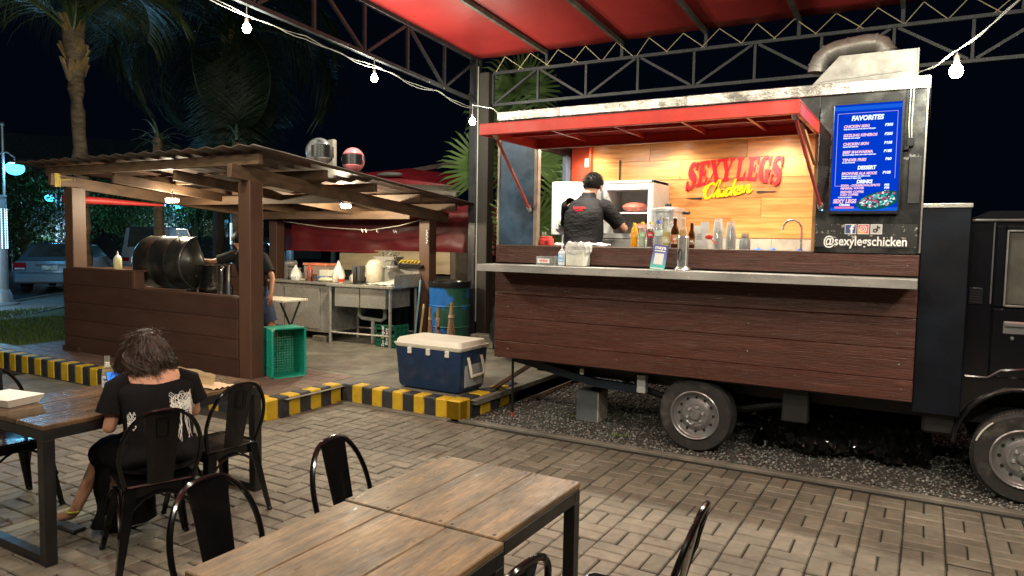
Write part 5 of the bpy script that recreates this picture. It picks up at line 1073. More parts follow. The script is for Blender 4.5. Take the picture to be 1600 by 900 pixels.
# ---------------------------------------------------------------- cook
ck = thing('person', 'cook in a dark shirt standing behind the right hut post', 'person', (-7.45, 6.4, .17))
Jc = dict(pelvis=(-7.36, 6.42, 1.05), belly=(-7.38, 6.42, 1.2), chest=(-7.42, 6.40, 1.38), collar=(-7.47, 6.39, 1.50), neck=(-7.52, 6.38, 1.57), skull=(-7.58, 6.37, 1.64), crown=(-7.61, 6.36, 1.70),
 shL=(-7.50, 6.22, 1.48), elL=(-7.72, 6.08, 1.40), wrL=(-7.93, 5.98, 1.42), shR=(-7.38, 6.57, 1.46), elR=(-7.22, 6.60, 1.20), wrR=(-7.12, 6.48, .98),
 hipL=(-7.38, 6.32, 1.0), knL=(-7.36, 6.30, .62), anL=(-7.34, 6.30, .25), toeL=(-7.48, 6.28, .20), hipR=(-7.34, 6.52, 1.0), knR=(-7.22, 6.56, .62), anR=(-7.10, 6.56, .25), toeR=(-7.24, 6.54, .20))
body('body', Jc, m_skin2, ck, (('L', (-.9, -.3, .1), (0, 0, -1), .7, 1), ('R', (.15, -.2, -1), (-1, 0, 0), .3, 1)))
m_cook = mat('dark_tshirt', (.012, .012, .013), .8, var=.2, spec=.2)
F_ = Vector((-1, -.15, 0)).normalized(); S_ = Vector((-.15, 1, 0)).normalized()
cb = loft(interp([((-7.36, 6.42, .98), S_*.18, F_*.13), ((-7.38, 6.42, 1.15), S_*.175, F_*.13), ((-7.42, 6.40, 1.35), S_*.20, F_*.13), ((-7.45, 6.39, 1.46), S_*.19, F_*.11), ((-7.48, 6.385, 1.53), S_*.13, F_*.09), ((-7.51, 6.38, 1.575), S_*.062, F_*.062)], 4), 28, False, .015)
for s, e in (('shL', 'elL'), ('shR', 'elR')):
    a = Vector(Jc[s]); d = Vector(Jc[e])-a; cb.tube([a-d*.15, a, a+d*.4, a+d*.75], [.06, .078, .072, .07], 14, cap=False)
cb.build('shirt', m_cook, ck, smooth=80)
cb = loft(interp([((-7.36, 6.42, 1.08), S_*.182, F_*.135), ((-7.35, 6.42, .98), S_*.19, F_*.14)], 3), 24)
for k in ('L', 'R'): a = Vector(Jc['hip'+k]); d = Vector(Jc['kn'+k])-a; cb.tube([a, a+d*.5, a+d*1.0], [.105, .098, .092], 14)
cb.build('shorts', mat('navy_shorts', (.02, .035, .08), .7), ck)
b = B(); b.ball((-7.585, 6.368, 1.705), (.10, .085, .095), 16, 12); b.build('hair', m_hair, ck)
for k in ('L', 'R'): Q('sandal', m_dark, lambda b: b.cbox(Vector(Jc['toe'+k])+Vector((.06, 0, -.02)), (.26, .09, .03), None, .01), ck)
ck.location.x -= .22
# ---------------------------------------------------------------- kitchen row behind
m_ss = mat('brushed_stainless', (.42, .41, .38), .28, metal=.45, var=.12, sc_=3, rvar=.1)
sk = thing('double_sink', 'stainless double sink on tube legs with a white drain pipe', 'sink', (-7.1, 8.15, .17))
KR = Matrix.Translation((-7.62, 7.84, 0)) @ rotm('Z', R(5))
Q('rim', m_ss, lambda b: (b.box(-.05, 1.12, -.04, .02, 1.02, 1.06, .004, KR), b.box(-.05, 1.12, .66, .74, 1.02, 1.06, .004, KR), b.box(-.05, .10, .02, .66, 1.02, 1.06, .004, KR), b.box(.50, .56, .02, .66, 1.02, 1.06, .004, KR), b.box(.96, 1.12, .02, .66, 1.02, 1.06, .004, KR)), sk)
Q('splash_back', m_ss, lambda b: (b.box(-.05, 1.12, .74, .76, 1.03, 1.26, .003, KR), b.box(1.12, 1.13, .0, .76, 1.03, 1.22, .003, KR), b.box(.45, 1.12, .715, .74, 1.06, 1.30, .003, KR)), sk)
for x0 in (.08, .54): Q('basin', m_ss, lambda b: (b.box(x0, x0+.44, .0, .01, .74, 1.03, 0, KR), b.box(x0, x0+.44, .62, .63, .74, 1.03, 0, KR), b.box(x0, x0+.01, .01, .62, .74, 1.03, 0, KR), b.box(x0+.43, x0+.44, .01, .62, .74, 1.03, 0, KR), b.box(x0, x0+.44, .0, .63, .73, .74, 0, KR)), sk)
for x, y in ((.0, .0), (1.06, .0), (.0, .66), (1.06, .66)): Q('leg', m_ss, lambda b: b.tube([KR @ Vector((x, y, .17)), KR @ Vector((x, y, 1.02))], .022, 10), sk)
Q('rail', m_ss, lambda b: (b.tube([KR @ Vector((0, 0, .34)), KR @ Vector((1.06, 0, .34))], .015, 8), b.tube([KR @ Vector((0, .66, .34)), KR @ Vector((1.06, .66, .34))], .015, 8), b.tube([KR @ Vector((0, 0, .34)), KR @ Vector((0, .66, .34))], .015, 8)), sk)
m_pvc = mat('grey_pvc', (.42, .42, .38), .4, var=.1)
Q('drain_pipe', m_pvc, lambda b: (b.tube([KR @ Vector(p) for p in ((.30, .3, .74), (.30, .3, .58), (.36, .3, .54), (.70, .3, .52), (.76, .3, .56), (.76, .3, .74))], .028, 10), b.tube([KR @ Vector(p) for p in ((.55, .3, .52), (.55, .3, .17))], .03, 10)), sk)
Q('tap', m_chrome, lambda b: b.tube([KR @ Vector(p) for p in ((.72, .70, 1.06), (.72, .70, 1.36), (.70, .66, 1.41), (.62, .55, 1.40), (.58, .50, 1.36))], .012, 8), sk)
cn = thing('steel_counter', 'stainless steel cabinet counter left of the double sink', 'counter', (-8.3, 8.1, .17))
Q('cabinet', m_ss, lambda b: b.box(-8.95, -7.74, 7.93, 8.55, .30, 1.03, .006), cn); Q('door', m_ss, lambda b: b.box(-8.66, -7.92, 7.91, 7.93, .35, .97, .006), cn); Q('door', m_ss, lambda b: b.box(-8.94, -8.68, 7.91, 7.93, .35, .97, .006), cn)
Q('door_edge', m_galv, lambda b: (b.box(-7.93, -7.915, 7.905, 7.912, .35, .97), b.box(-8.685, -8.67, 7.905, 7.912, .35, .97)), cn)
Q('top', m_ss, lambda b: b.box(-9.0, -7.70, 7.88, 8.6, 1.03, 1.065, .004), cn)
for x in (-8.85, -7.84): Q('leg', m_dark, lambda b: b.tube([(x, 8.0, .17), (x, 8.0, .30)], .025, 8), cn)
for (x, y, lab) in ((-7.86, 7.94, 'concrete brick under the right foot of the steel counter'), (-7.2, 8.6, 'concrete brick on the floor behind the sink')):
    b = B(); b.box(x-.15, x+.12, y-.08, y+.08, .17, .25, .006); tag(b.build('brick', m_conc, loc=(x, y, .17)), lab, 'brick')
b = B(); b.lathe([(.10, 0), (.13, .20), (.135, .20), (.105, .0)], 20, c=(-6.88, 8.25, .17)); tag(b.build('bucket', mat('grey_bucket', (.33, .33, .30), .5), loc=(-6.88, 8.25, .17)), 'small grey bucket under the right sink basin', 'bucket')
def thing1(name, lab, cat, m, fn, loc, g=None, **k): b = B(); fn(b); o = b.build(name, m, loc=loc, **k); return tag(o, lab, cat, g)
# things on the counter and sink
zc = 1.066
def blob(b, c, r_, amp=.02, sc__=18, n=16, m_=10):
    k = len(b.v); b.ball(c, r_, n, m_); C_ = Vector(c)
    for i in range(k, len(b.v)): v = b.v[i]; b.v[i] = v+(v-C_).normalized()*amp*noise.noise(v*sc__)
t = thing('meat_grinder', 'steel kitchen mixer standing at the left end of the counter', 'mixer', (-8.75, 8.15, zc)); Q('bowl', m_steelc, lambda b: b.lathe([(.05, 0), (.09, .05), (.10, .16), (.11, .16), (.11, .18), (.02, .19)], 20, c=(-8.70, 8.15, zc)), t); Q('head', m_steelc, lambda b: (b.tube([(-8.82, 8.10, zc+.24), (-8.66, 8.15, zc+.25)], .05, 12), b.box(-8.85, -8.78, 8.08, 8.16, zc, zc+.24, .01)), t)
def pouch(name, lab, x, y, z, h, m, w_=.09):
    def f(b):
        b.lathe([(.0, 0), (w_*.8, .003), (w_, h*.25), (w_*.75, h*.55), (w_*.25, h*.85), (w_*.12, h)], 16, c=(x, y, z)); b.v = [v+Vector((.02*noise.noise(v*20), .02*noise.noise(v*22+Vector((5, 5, 5))), 0)) for v in b.v]
    return thing1(name, lab, 'bag', m, f, (x, y, z))
m_pbag = mat('white_plastic_bag', (.58, .60, .58), .4, var=.08)
pouch('plastic_bag', 'small knotted white plastic bag at the front left of the counter', -8.48, 7.98, zc, .24, m_pbag)
pouch('plastic_bag', 'tall pale plastic bag standing in the middle of the counter', -7.80, 8.20, zc, .32, m_pbag, .10)
pouch('plastic_bag', 'white plastic bag hanging low under the sink by its right leg', -6.72, 8.10, .17, .30, m_pbag)
t = thing('food_container', 'clear food box with an orange lid on the counter', 'food box', (-8.45, 8.35, zc)); Q('box', glassmat('orange_tint_plastic', (.9, .7, .6), .45), lambda b: b.box(-8.60, -8.12, 8.25, 8.5, zc, zc+.22, .012), t); Q('lid', mat('orange_lid', (.70, .22, .12), .4), lambda b: b.box(-8.61, -8.11, 8.24, 8.51, zc+.22, zc+.26, .008), t); Q('contents', mat('beige_food', (.5, .4, .26), .6), lambda b: b.box(-8.58, -8.14, 8.27, 8.48, zc+.005, zc+.10, .01), t)
t = thing('ketchup_bottle', 'red sauce squeeze bottle on the front of the counter', 'sauce bottle', (-8.22, 7.98, zc)); Q('body', mat('brownish_sauce', (.22, .06, .04), .35), lambda b: b.lathe([(0, 0), (.045, 0), (.045, .15), (.035, .17)], 16, c=(-8.18, 7.98, zc)), t); Q('cap', mat('red_cap', (.55, .06, .04), .4), lambda b: b.lathe([(.038, .17), (.035, .20), (.012, .22), (.008, .26), (0, .26)], 14, c=(-8.18, 7.98, zc)), t)
for i, (x, y, w_, d, h, c_, lab, nm) in enumerate(((-8.02, 8.10, .18, .12, .07, (.05, .20, .50), 'low blue box on the counter under a white carton', 'box'), (-7.99, 8.15, .20, .14, .10, (.62, .60, .52), 'white carton stacked on the low blue box', 'carton'), (-7.60, 8.42, .16, .14, .24, (.08, .08, .08), 'black canister at the join of counter and sink', 'canister'), (-8.35, 8.02, .14, .10, .03, (.45, .42, .35), 'shallow tray with cloth at the front of the counter', 'tray'), (-8.62, 8.25, .10, .10, .10, (.12, .12, .11), 'small dark box beside the mixer', 'box'))):
    z0 = zc+(.07 if nm == 'carton' else 0)
    thing1(nm, lab, nm, mat('kitchen_item_%d' % i, c_, .5, var=.1), lambda b: b.box(x-w_/2, x+w_/2, y-d/2, y+d/2, z0, z0+h, .008), (x, y, z0))
thing1('glass_jar', 'small dark jar on the front of the counter', 'jar', mat('jar_dark', (.10, .06, .04), .2), lambda b: b.lathe([(0, 0), (.035, 0), (.035, .085), (.03, .09), (.036, .092), (.036, .11), (0, .11)], 16, c=(-8.06, 7.96, zc)), (-8.06, 7.96, zc))
thing1('cloth_pile', 'crumpled pale yellow cloth at the right front of the counter', 'cloth', mat('pale_cloth', (.55, .50, .36), .8, var=.2), lambda b: blob(b, (-7.86, 8.0, zc+.03), (.16, .08, .04)), (-7.86, 8.0, zc))
thing1('white_jug', 'large cream plastic jug between counter and sink', 'jug', mat('cream_jug', (.62, .57, .44), .4), lambda b: (b.lathe([(0, 0), (.13, 0), (.14, .02), (.14, .26), (.10, .33), (.05, .35), (0, .35)], 20, c=(-7.35, 8.52, 1.06)), b.tube([(-7.49, 8.5, 1.32), (-7.54, 8.5, 1.28), (-7.53, 8.5, 1.16), (-7.49, 8.5, 1.12)], .014, 6)), (-7.35, 8.52, 1.06))
t = thing('ketchup_jar', 'clear jar with red ketchup and print on the sink edge', 'jar', (-7.48, 7.95, 1.06)); Q('jar', mat('jar_white', (.6, .55, .5), .3, c2=(.6, .1, .05), c2sc=20, c2t=.58), lambda b: b.lathe([(0, 0), (.04, 0), (.045, .01), (.045, .13), (.03, .16), (.03, .18), (0, .18)], 16, c=(-7.46, 7.90, 1.06)), t); Q('ketchup', mat('ketchup', (.5, .05, .02), .3), lambda b: b.lathe([(.047, .03), (.047, .07)], 16, c=(-7.46, 7.90, 1.06)), t)
thing1('pepper_mill', 'tall black cylinder standing on the sink edge', 'bottle', m_blackplastic, lambda b: b.lathe([(0, 0), (.035, 0), (.035, .24), (.03, .25), (0, .25)], 16, c=(-7.22, 7.93, 1.06)), (-7.22, 7.93, 1.06))
for i, (x, y, h, r_, c_, lab) in enumerate(((-8.55, 8.42, .12, .05, (.6, .6, .56), 'white enamel mug at the back left of the counter'), (-8.28, 8.12, .07, .07, (.5, .5, .48), 'small steel bowl in the middle of the counter'), (-8.12, 8.30, .18, .035, (.5, .30, .05), 'slim oil bottle at the back of the counter'), (-7.92, 8.38, .15, .04, (.12, .3, .12), 'green bottle behind the white carton'), (-7.70, 8.02, .10, .045, (.55, .52, .45), 'cream cup at the right end of the counter'), (-7.32, 8.02, .16, .04, (.6, .58, .5), 'white bottle on the sink edge beside the black cylinder'), (-7.55, 8.25, .12, .06, (.35, .33, .30), 'grey bowl between the counter and the white jug'))): thing1('kitchen_jar', lab, 'jar', mat('jar_%d' % i, c_, .35, var=.1), lambda b: b.lathe([(0, 0), (r_*.9, 0), (r_, .01), (r_, h*.7), (r_*.6, h*.85), (r_*.6, h), (0, h)], 16, c=(x, y, zc)), (x, y, zc))
t = thing('steel_pan', 'deep stainless food pan heaped with utensils behind the sink', 'pan', (-7.2, 8.6, 1.30)); Q('pan', m_ss, lambda b: (b.add([(-7.32, 8.52, 1.31), (-7.02, 8.55, 1.31), (-7.02, 8.72, 1.31), (-7.32, 8.7, 1.31), (-7.36, 8.49, 1.46), (-6.98, 8.52, 1.46), (-6.98, 8.76, 1.46), (-7.36, 8.74, 1.46)], [(0, 1, 2, 3), (0, 1, 5, 4), (1, 2, 6, 5), (2, 3, 7, 6), (3, 0, 4, 7)])), t)
Q('utensils', m_steelc, lambda b: [b.tube([(-7.25+rnd(0, .25), 8.55+rnd(0, .15), 1.42), (-7.25+rnd(0, .28), 8.5+rnd(0, .2), 1.52+rnd(0, .04))], .008, 5) for k in range(14)], t)
t = thing('fruit_tray', 'black tray of ripe yellow bananas on the sink splash back', 'tray', (-6.8, 8.62, 1.30)); Q('tray', m_blackplastic, lambda b: b.box(-7.0, -6.5, 8.56, 8.76, 1.30, 1.35, .01), t)
for k in range(6): Q('banana', mat('banana_skin', (.55, .42, .05), .5, var=.15, c2=(.12, .07, .02), c2sc=16, c2t=.64), lambda b: b.tube([(-6.95+.07*k, 8.60, 1.365), (-6.93+.07*k, 8.64, 1.40), (-6.90+.07*k, 8.70, 1.39), (-6.88+.07*k, 8.74, 1.36)], [.010, .02, .02, .008], 8), t)
thing1('tray', 'crumpled foil tray beside the bananas', 'tray', m_steelc, lambda b: blob(b, (-7.0, 8.45, 1.31), (.14, .08, .03), .03, 30), (-7, 8.45, 1.3))
thing1('wrung_cloth', 'pale wet cloth spread over the right sink basin', 'cloth', mat('wet_cloth', (.5, .5, .46), .6), lambda b: b.grid(lambda u, v: (-7.1+.48*u, 8.0+.35*v, 1.07+.10*v*u+.02*noise.noise((u*7, v*5, 0))), 14, 8), (-7, 8.1, 1.06))
# dark back wall of the kitchen, lit board, hanging tarpaulin
bw = thing('kitchen_back_wall', 'dark back wall of the kitchen with a pale lit board above it', 'wall', (-7.8, 9.3, .17))
Q('lower_wall', mat('dark_lower_wall', (.020, .018, .016), .8, var=.3), lambda b: b.box(-11.2, -5.98, 9.45, 9.5, .17, 1.18), bw)  # lower wall in a near-black colour
Q('board', mat('ply_board', (.42, .34, .22), .6, var=.25, sc_=3, st=(.3, 1, 3)), lambda b: b.box(-8.9, -6.55, 9.38, 9.40, 1.18, 1.53), bw); Q('board', mat('dark_board', (.09, .07, .05), .6, var=.25, sc_=3, st=(.3, 1, 3)), lambda b: b.box(-6.54, -5.98, 9.38, 9.40, 1.0, 1.53), bw)
m_tarp = mat('maroon_tarpaulin', (.14, .012, .018), .45, var=.2, sc_=2, bump=.006, bsc=4, rvar=.1)
tp = thing('tarpaulin', 'dark red tarpaulin hung as a windbreak behind the kitchen counter', 'tarpaulin', (-8, 9, 1.5))
P0 = Vector((-10.05, 9.2, 0)); P1 = Vector((-5.55, 9.62, 0)); P2 = Vector((-5.95, 9.80, 0))
def tf(u, v):
    p = P0.lerp(P1, u); nz_ = .03*noise.noise((u*9, v*3, 0)); top = 2.28; return (p.x+nz_, p.y-nz_*2, 1.50+(top-1.50)*v)
Q('sheet', m_tarp, lambda b: b.grid(tf, 60, 12), tp, smooth=60)
Q('hem', mat('hem', (.25, .02, .03), .5), lambda b: b.tube([tf(i/20, 0) for i in range(21)], .014, 6), tp)
# neighbour's corrugated fence and roof sheets
def corr(x0, x1, y0, y1, z0, z1, step=.09, amp=.02):
    def f(b):
        p0 = Vector((x0, y0, 0)); p1 = Vector((x1, y1, 0)); L = (p1-p0).length; n = int(L/step*2); nr = Vector((-(p1-p0).y, (p1-p0).x, 0)).normalized()
        b.grid(lambda u, v: tuple(p0.lerp(p1, u)+nr*amp*(1 if int(round(u*n)) % 2 else -1)+Vector((0, 0, z0+(z1-z0)*v))), n, 1)
    return f
fn = thing('corrugated_fence', 'dark reddish corrugated metal fence behind the column and palms', 'fence', (-4.5, 10.6, 0)); Q('sheet', mat('maroon_iron', (.11, .025, .022), .5, var=.3), corr(-7.5, -2.5, 11.0, 11.0, 0, 2.25), fn, smooth=0); Q('rail', m_dark, lambda b: b.box(-7.5, -2.5, 10.93, 10.97, 1.45, 1.52), fn)
def slab(name, lab, pts, z0, z1, m):
    t = thing(name, lab, 'roof', (*pts[0], z0)); b = B(); n = 24; (xa, ya), (xb, yb) = pts
    b.grid(lambda u, v: (xa+(xb-xa)*u, ya+(yb-ya)*u+1.4*v, z0+(z1-z0)*u+.22*v+(.02 if int(round(u*n*2)) % 2 else 0)), n*2, 2); b.build('sheet', m, t, smooth=30); Q('edge', m, lambda b: b.bar((xa, ya, z0-.03), (xb, yb, z1-.03), .04, .08), t)
slab('shed_roof', 'dark red glossy sheet roof behind the two helmets', ((-8.9, 9.9), (-6.9, 10.6)), 2.88, 2.62, mat('red_roof_sheet', (.30, .02, .03), .25, var=.2))
slab('shed_roof', 'dull metal sheet roof behind the red one', ((-10.4, 11.6), (-6.9, 11.2)), 2.98, 3.28, mat('dull_roof_sheet', (.12, .085, .08), .5, var=.3))
slab('shed_roof', 'small pale sheet roof end beyond the far corner of the hut', ((-8.2, 9.7), (-6.7, 9.75)), 2.62, 2.50, mat('pale_roof_sheet', (.22, .19, .16), .4, var=.3))
for (x, y, z, lab) in ((-8.3, 10.0, 2.86, 'flattened pale can lying on the far roof sheet'), (-6.75, 9.35, 2.40, 'dark upturned wok lying at the far end of the hut roof')):
    thing1('scrap', lab, 'scrap', m_galv if x < -8 else m_dark, lambda b: b.ball((x, y, z), (.28, .15, .045), 16, 8), (x, y, z))
# folding table at the cook's side
t = thing('folding_table', 'small folding table with white edge beside the green basket', 'table', (-6.7, 6.8, .17)); Q('table_top', mat('white_table_top', (.62, .58, .48), .35, var=.1), lambda b: b.box(-8.15, -7.42, 6.75, 7.2, .855, .885, .004), t)
for x in (-8.05, -7.52): Q('leg', m_dark, lambda b: (b.tube([(x, 6.8, .17), (x, 7.15, .85)], .014, 6), b.tube([(x, 7.15, .17), (x, 6.8, .85)], .014, 6)), t)
# green plastic basket on its side
m_gb = mat('green_basket_plastic', (.01, .34, .24), .4, var=.08)
gt = thing('plastic_basket', 'large green plastic basket lying on its side by the hut post', 'basket', (-6.2, 5.8, .17))
GT = Matrix.Translation((-6.50, 5.62, .175)) @ rotm('Z', R(-22))      # opening looks along local +X ... the back panel at x=0
def basket_wall(b, o, u, v, nu, nv, w=.0035):
    o, u, v = Vector(o), Vector(u), Vector(v); n = u.cross(v).normalized()*w
    def q(a, c_, e, f): 
        p = [o+u*a+v*c_, o+u*e+v*c_, o+u*e+v*f, o+u*a+v*f]; b.add(p+[x+n for x in p], [(0, 1, 2, 3), (7, 6, 5, 4), (0, 4, 5, 1), (1, 5, 6, 2), (2, 6, 7, 3), (3, 7, 4, 0)], GT)
    for i in range(nu+1): t_ = i/nu; q(max(t_-.34/nu, 0), 0, min(t_+.34/nu, 1), 1)
    for j in range(nv+1): t_ = j/nv; q(0, max(t_-.34/nv, 0), 1, min(t_+.34/nv, 1))
W_, D_, HH = .36, .34, .54
gbk = B(); basket_wall(gbk, (0, 0, 0), (0, W_, 0), (0, 0, HH), 12, 18); gbk.build('base', m_gb, gt, smooth=0, fix=False)
gbk = B(); basket_wall(gbk, (0, W_, 0), (D_, 0, 0), (0, 0, HH), 12, 18); gbk.build('side', m_gb, gt, smooth=0, fix=False)
Q('side', m_gb, lambda b: b.box(0, D_, -.006, 0, 0, HH, .002, GT), gt)
for z in (0, HH): Q('side', m_gb, lambda b: b.box(0, D_, 0, W_, z-.004, z+.004, .002, GT), gt)
Q('rim', m_gb, lambda b: b.tube([GT @ Vector(p) for p in ((D_, .02, -.005), (D_, W_-.02, -.005), (D_, W_, .02), (D_, W_, HH-.02), (D_, W_-.02, HH+.005), (D_, .02, HH+.005), (D_, -.01, HH-.02), (D_, -.01, .02))], .014, 8, closed=True), gt)
Q('rib', m_gb, lambda b: [b.box(.06+.1*k, .075+.1*k, -.016, -.004, 0, HH, .002, GT) for k in range(3)]+[b.box(0, D_, -.014, -.004, z, z+.02, .002, GT) for z in (.1, .4)], gt)
# bottle crate, drum, brooms
def crate(b):
    for z in (.18, .24, .31, .38, .45): b.box(-6.98, -6.62, 8.32, 8.335, z, z+.045, .003); b.box(-6.63, -6.615, 8.33, 8.62, z, z+.045, .003)
    b.box(-6.98, -6.62, 8.32, 8.33, .38, .47); 
    for x in (-6.98, -6.86, -6.74, -6.635): b.box(x, x+.02, 8.316, 8.34, .175, .47, .002)
    for y in (8.33, 8.42, 8.51, 8.6): b.box(-6.625, -6.608, y, y+.02, .175, .47, .002)
    b.box(-6.97, -6.63, 8.34, 8.6, .175, .45)
cr_ = thing('bottle_crate', 'green bottle crate with white lettering standing by the sink leg', 'crate', (-6.8, 8.5, .17)); 
CM = Matrix.Translation((.10, -.33, 0)); 
b = B(CM); crate(b); b.build('crate', mat('crate_green', (.01, .12, .07), .45, var=.1), cr_)
text('San Miguel\nBrewery', .07, m_wl, cr_, CM @ Matrix.Translation((-6.80, 8.308, .33)) @ rotm('X', pi/2) @ rotm('Z', pi/2), depth=.002, bold=.001)
dm = thing('rubbish_drum', 'dark green drum with peeling blue paint and a black liner', 'drum', (-6.25, 9.0, .17))
Q('drum', mat('green_blue_drum', (.02, .09, .06), .45, var=.15, c2=(.02, .16, .55), c2sc=2.4, c2t=.52, c2w=.02), lambda b: b.lathe([(0, 0), (.29, 0), (.30, .02), (.295, .3), (.305, .31), (.295, .32), (.295, .6), (.305, .61), (.295, .62), (.295, .93), (.30, .95)], 30, c=(-6.02, 8.62, .17)), dm)
Q('liner', m_blackplastic, lambda b: b.lathe([(.31, .88), (.315, .93), (.31, .965), (.26, .955), (.24, .90), (0, .88)], 30, c=(-6.02, 8.62, .17)), dm)
t = thing('mop', 'blue handled mop leaning against the drum', 'mop', (-6.35, 8.4, .17)); Q('handle', mat('sky_handle', (.22, .42, .50), .4), lambda b: b.tube([(-6.42, 8.30, .20), (-6.40, 8.42, 1.14)], .014, 8), t); Q('socket', mat('orange_socket', (.6, .25, .05), .5), lambda b: b.box(-6.46, -6.38, 8.28, 8.33, .17, .23, .005), t)
t = thing('push_broom', 'broom with a pale wooden stick beside the blue mop', 'broom', (-6.2, 8.3, .17)); Q('handle', mat('bamboo', (.45, .33, .15), .6), lambda b: b.tube([(-6.27, 8.22, .20), (-6.26, 8.32, .80)], .016, 8), t); Q('head', mat('pale_brush', (.5, .4, .2), .7), lambda b: b.box(-6.40, -6.16, 8.18, 8.26, .17, .22, .01), t)
m_straw = mat('straw', (.23, .14, .08), .8, var=.3, rnd=.3, isl=True)
for i, (x, y, h, w_) in enumerate(((-6.02, 8.15, .60, .075), (-5.90, 8.17, .60, .07), (-5.84, 8.10, .44, .055), (-5.66, 8.15, .68, .10))):
    t = thing('stick_broom', ['leftmost upright stick broom against the drum', 'second stick broom from the left, straight and narrow', 'short stick broom with a black binding', 'rightmost and tallest stick broom, with a wide flared foot'][i], 'broom', (x, y, .17), 'straw stick brooms standing by the column')
    b = B(); rs = random.Random(i)
    for k in range(90):
        a = rs.uniform(0, 6.28); r_ = math.sqrt(rs.random()); b.tube([(x+w_*r_*cos(a), y+w_*.6*r_*sin(a), .17), (x+w_*.45*r_*cos(a), y+w_*.3*r_*sin(a), .17+h*.6), (x+.012*cos(a)+rs.uniform(-.01, .01), y+.012*sin(a), .17+h*rs.uniform(.93, 1.03))], .0035, 3, cap=False)
    b.build('bristles', m_straw, t, smooth=0, kind='stuff', fix=False); Q('binding', m_dark if i == 2 else mat('binding', (.4, .3, .2), .7), lambda b: b.lathe([(w_*.42, 0), (w_*.40, .04)], 14, c=(x, y, .17+h*.72)), t)
thing1('concrete_block', 'rough concrete block lying at the foot of the steel column', 'concrete block', m_conc, lambda b: b.box(-5.75, -5.35, 8.75, 8.95, .17, .36, .01), (-5.55, 8.85, .17))
thing1('rubbish_bag', 'black rubbish bag between the column and the truck', 'rubbish bag', m_blackplastic, lambda b: blob(b, (-5.05, 8.75, .42), (.33, .25, .27), .08, 6, 20, 14), (-5.05, 8.75, .17))
thing1('rubbish_bag', 'black rubbish bag topped with a pale wrapper behind the truck corner', 'rubbish bag', m_blackplastic, lambda b: blob(b, (-4.75, 8.1, .62), (.16, .22, .45), .08, 6, 20, 14), (-4.75, 8.1, .17))
# cooler
cl = thing('cool_box', 'large navy cool box with cream lid on the striped kerb', 'cool box', (-4.4, 6.1, .19)); m_navy = mat('navy_plastic', (.012, .035, .095), .32, var=.15, sc_=6, c2=(.03, .06, .13), c2sc=10, c2t=.64, rvar=.08)
KT = Matrix.Translation((-4.40, 6.16, .19)) @ rotm('Z', R(-1))
def taper(b, x, y, x2, y2, z0, z1, c_=.03):
    rings = []
    for (z, f) in ((z0, .955), (z0+.03, 1), (z1, 1.0)):
        t_ = (z-z0)/(z1-z0); X_ = x+(x2-x)*t_; Y_ = y+(y2-y)*t_; X_ *= f; Y_ *= f; ring_ = []
        for (sx_, sy_) in ((1, 1), (-1, 1), (-1, -1), (1, -1)):
            for k in range(5):
                a = pi/4*0+[0, pi/2, pi, 3*pi/2][[(1, 1), (-1, 1), (-1, -1), (1, -1)].index((sx_, sy_))]+pi/2*k/4; ring_.append((sx_*(X_-c_)+c_*cos(a), sy_*(Y_-c_)+c_*sin(a), z))
        rings.append(ring_)
    n = 20; vs = sum(rings, []); b.add(vs, [(i*n+k, i*n+(k+1) % n, (i+1)*n+(k+1) % n, (i+1)*n+k) for i in range(2) for k in range(n)]+[tuple(range(n))[::-1], tuple(range(2*n, 3*n))], KT)
Q('body', m_navy, lambda b: taper(b, .395, .225, .425, .25, 0, .42), cl); m_cream = mat('cream_lid_plastic', (.78, .74, .64), .35, var=.06, sc_=3)
Q('lid', m_cream, lambda b: (taper(b, .437, .262, .44, .264, .425, .465), taper(b, .44, .264, .405, .225, .463, .515, .04)), cl)
for x in (-.22, .02, .26): Q('latch', mat('latch_white', (.7, .7, .66), .4), lambda b: (b.box(x-.025, x+.025, -.268, -.25, .36, .425, .004, KT), b.box(x-.02, x-.008, -.271, -.266, .405, .42, .002, KT), b.box(x+.008, x+.02, -.271, -.266, .405, .42, .002, KT)), cl)
Q('handle_plate', mat('grey_handle_plate', (.32, .34, .36), .4), lambda b: b.box(.40, .418, -.16, .16, .05, .28, .006, KT), cl)
Q('handle', m_cream, lambda b: b.tube([KT @ Vector(p) for p in ((.425, -.12, .36), (.46, -.12, .24), (.465, -.11, .17), (.465, .11, .17), (.46, .12, .24), (.425, .12, .36))], .016, 8), cl)
Q('dirt_line', mat('bright_scuff', (.45, .42, .35), .6), lambda b: (b.box(-.1, -.06, -.228, -.2245, .06, .066, 0, KT)), cl)
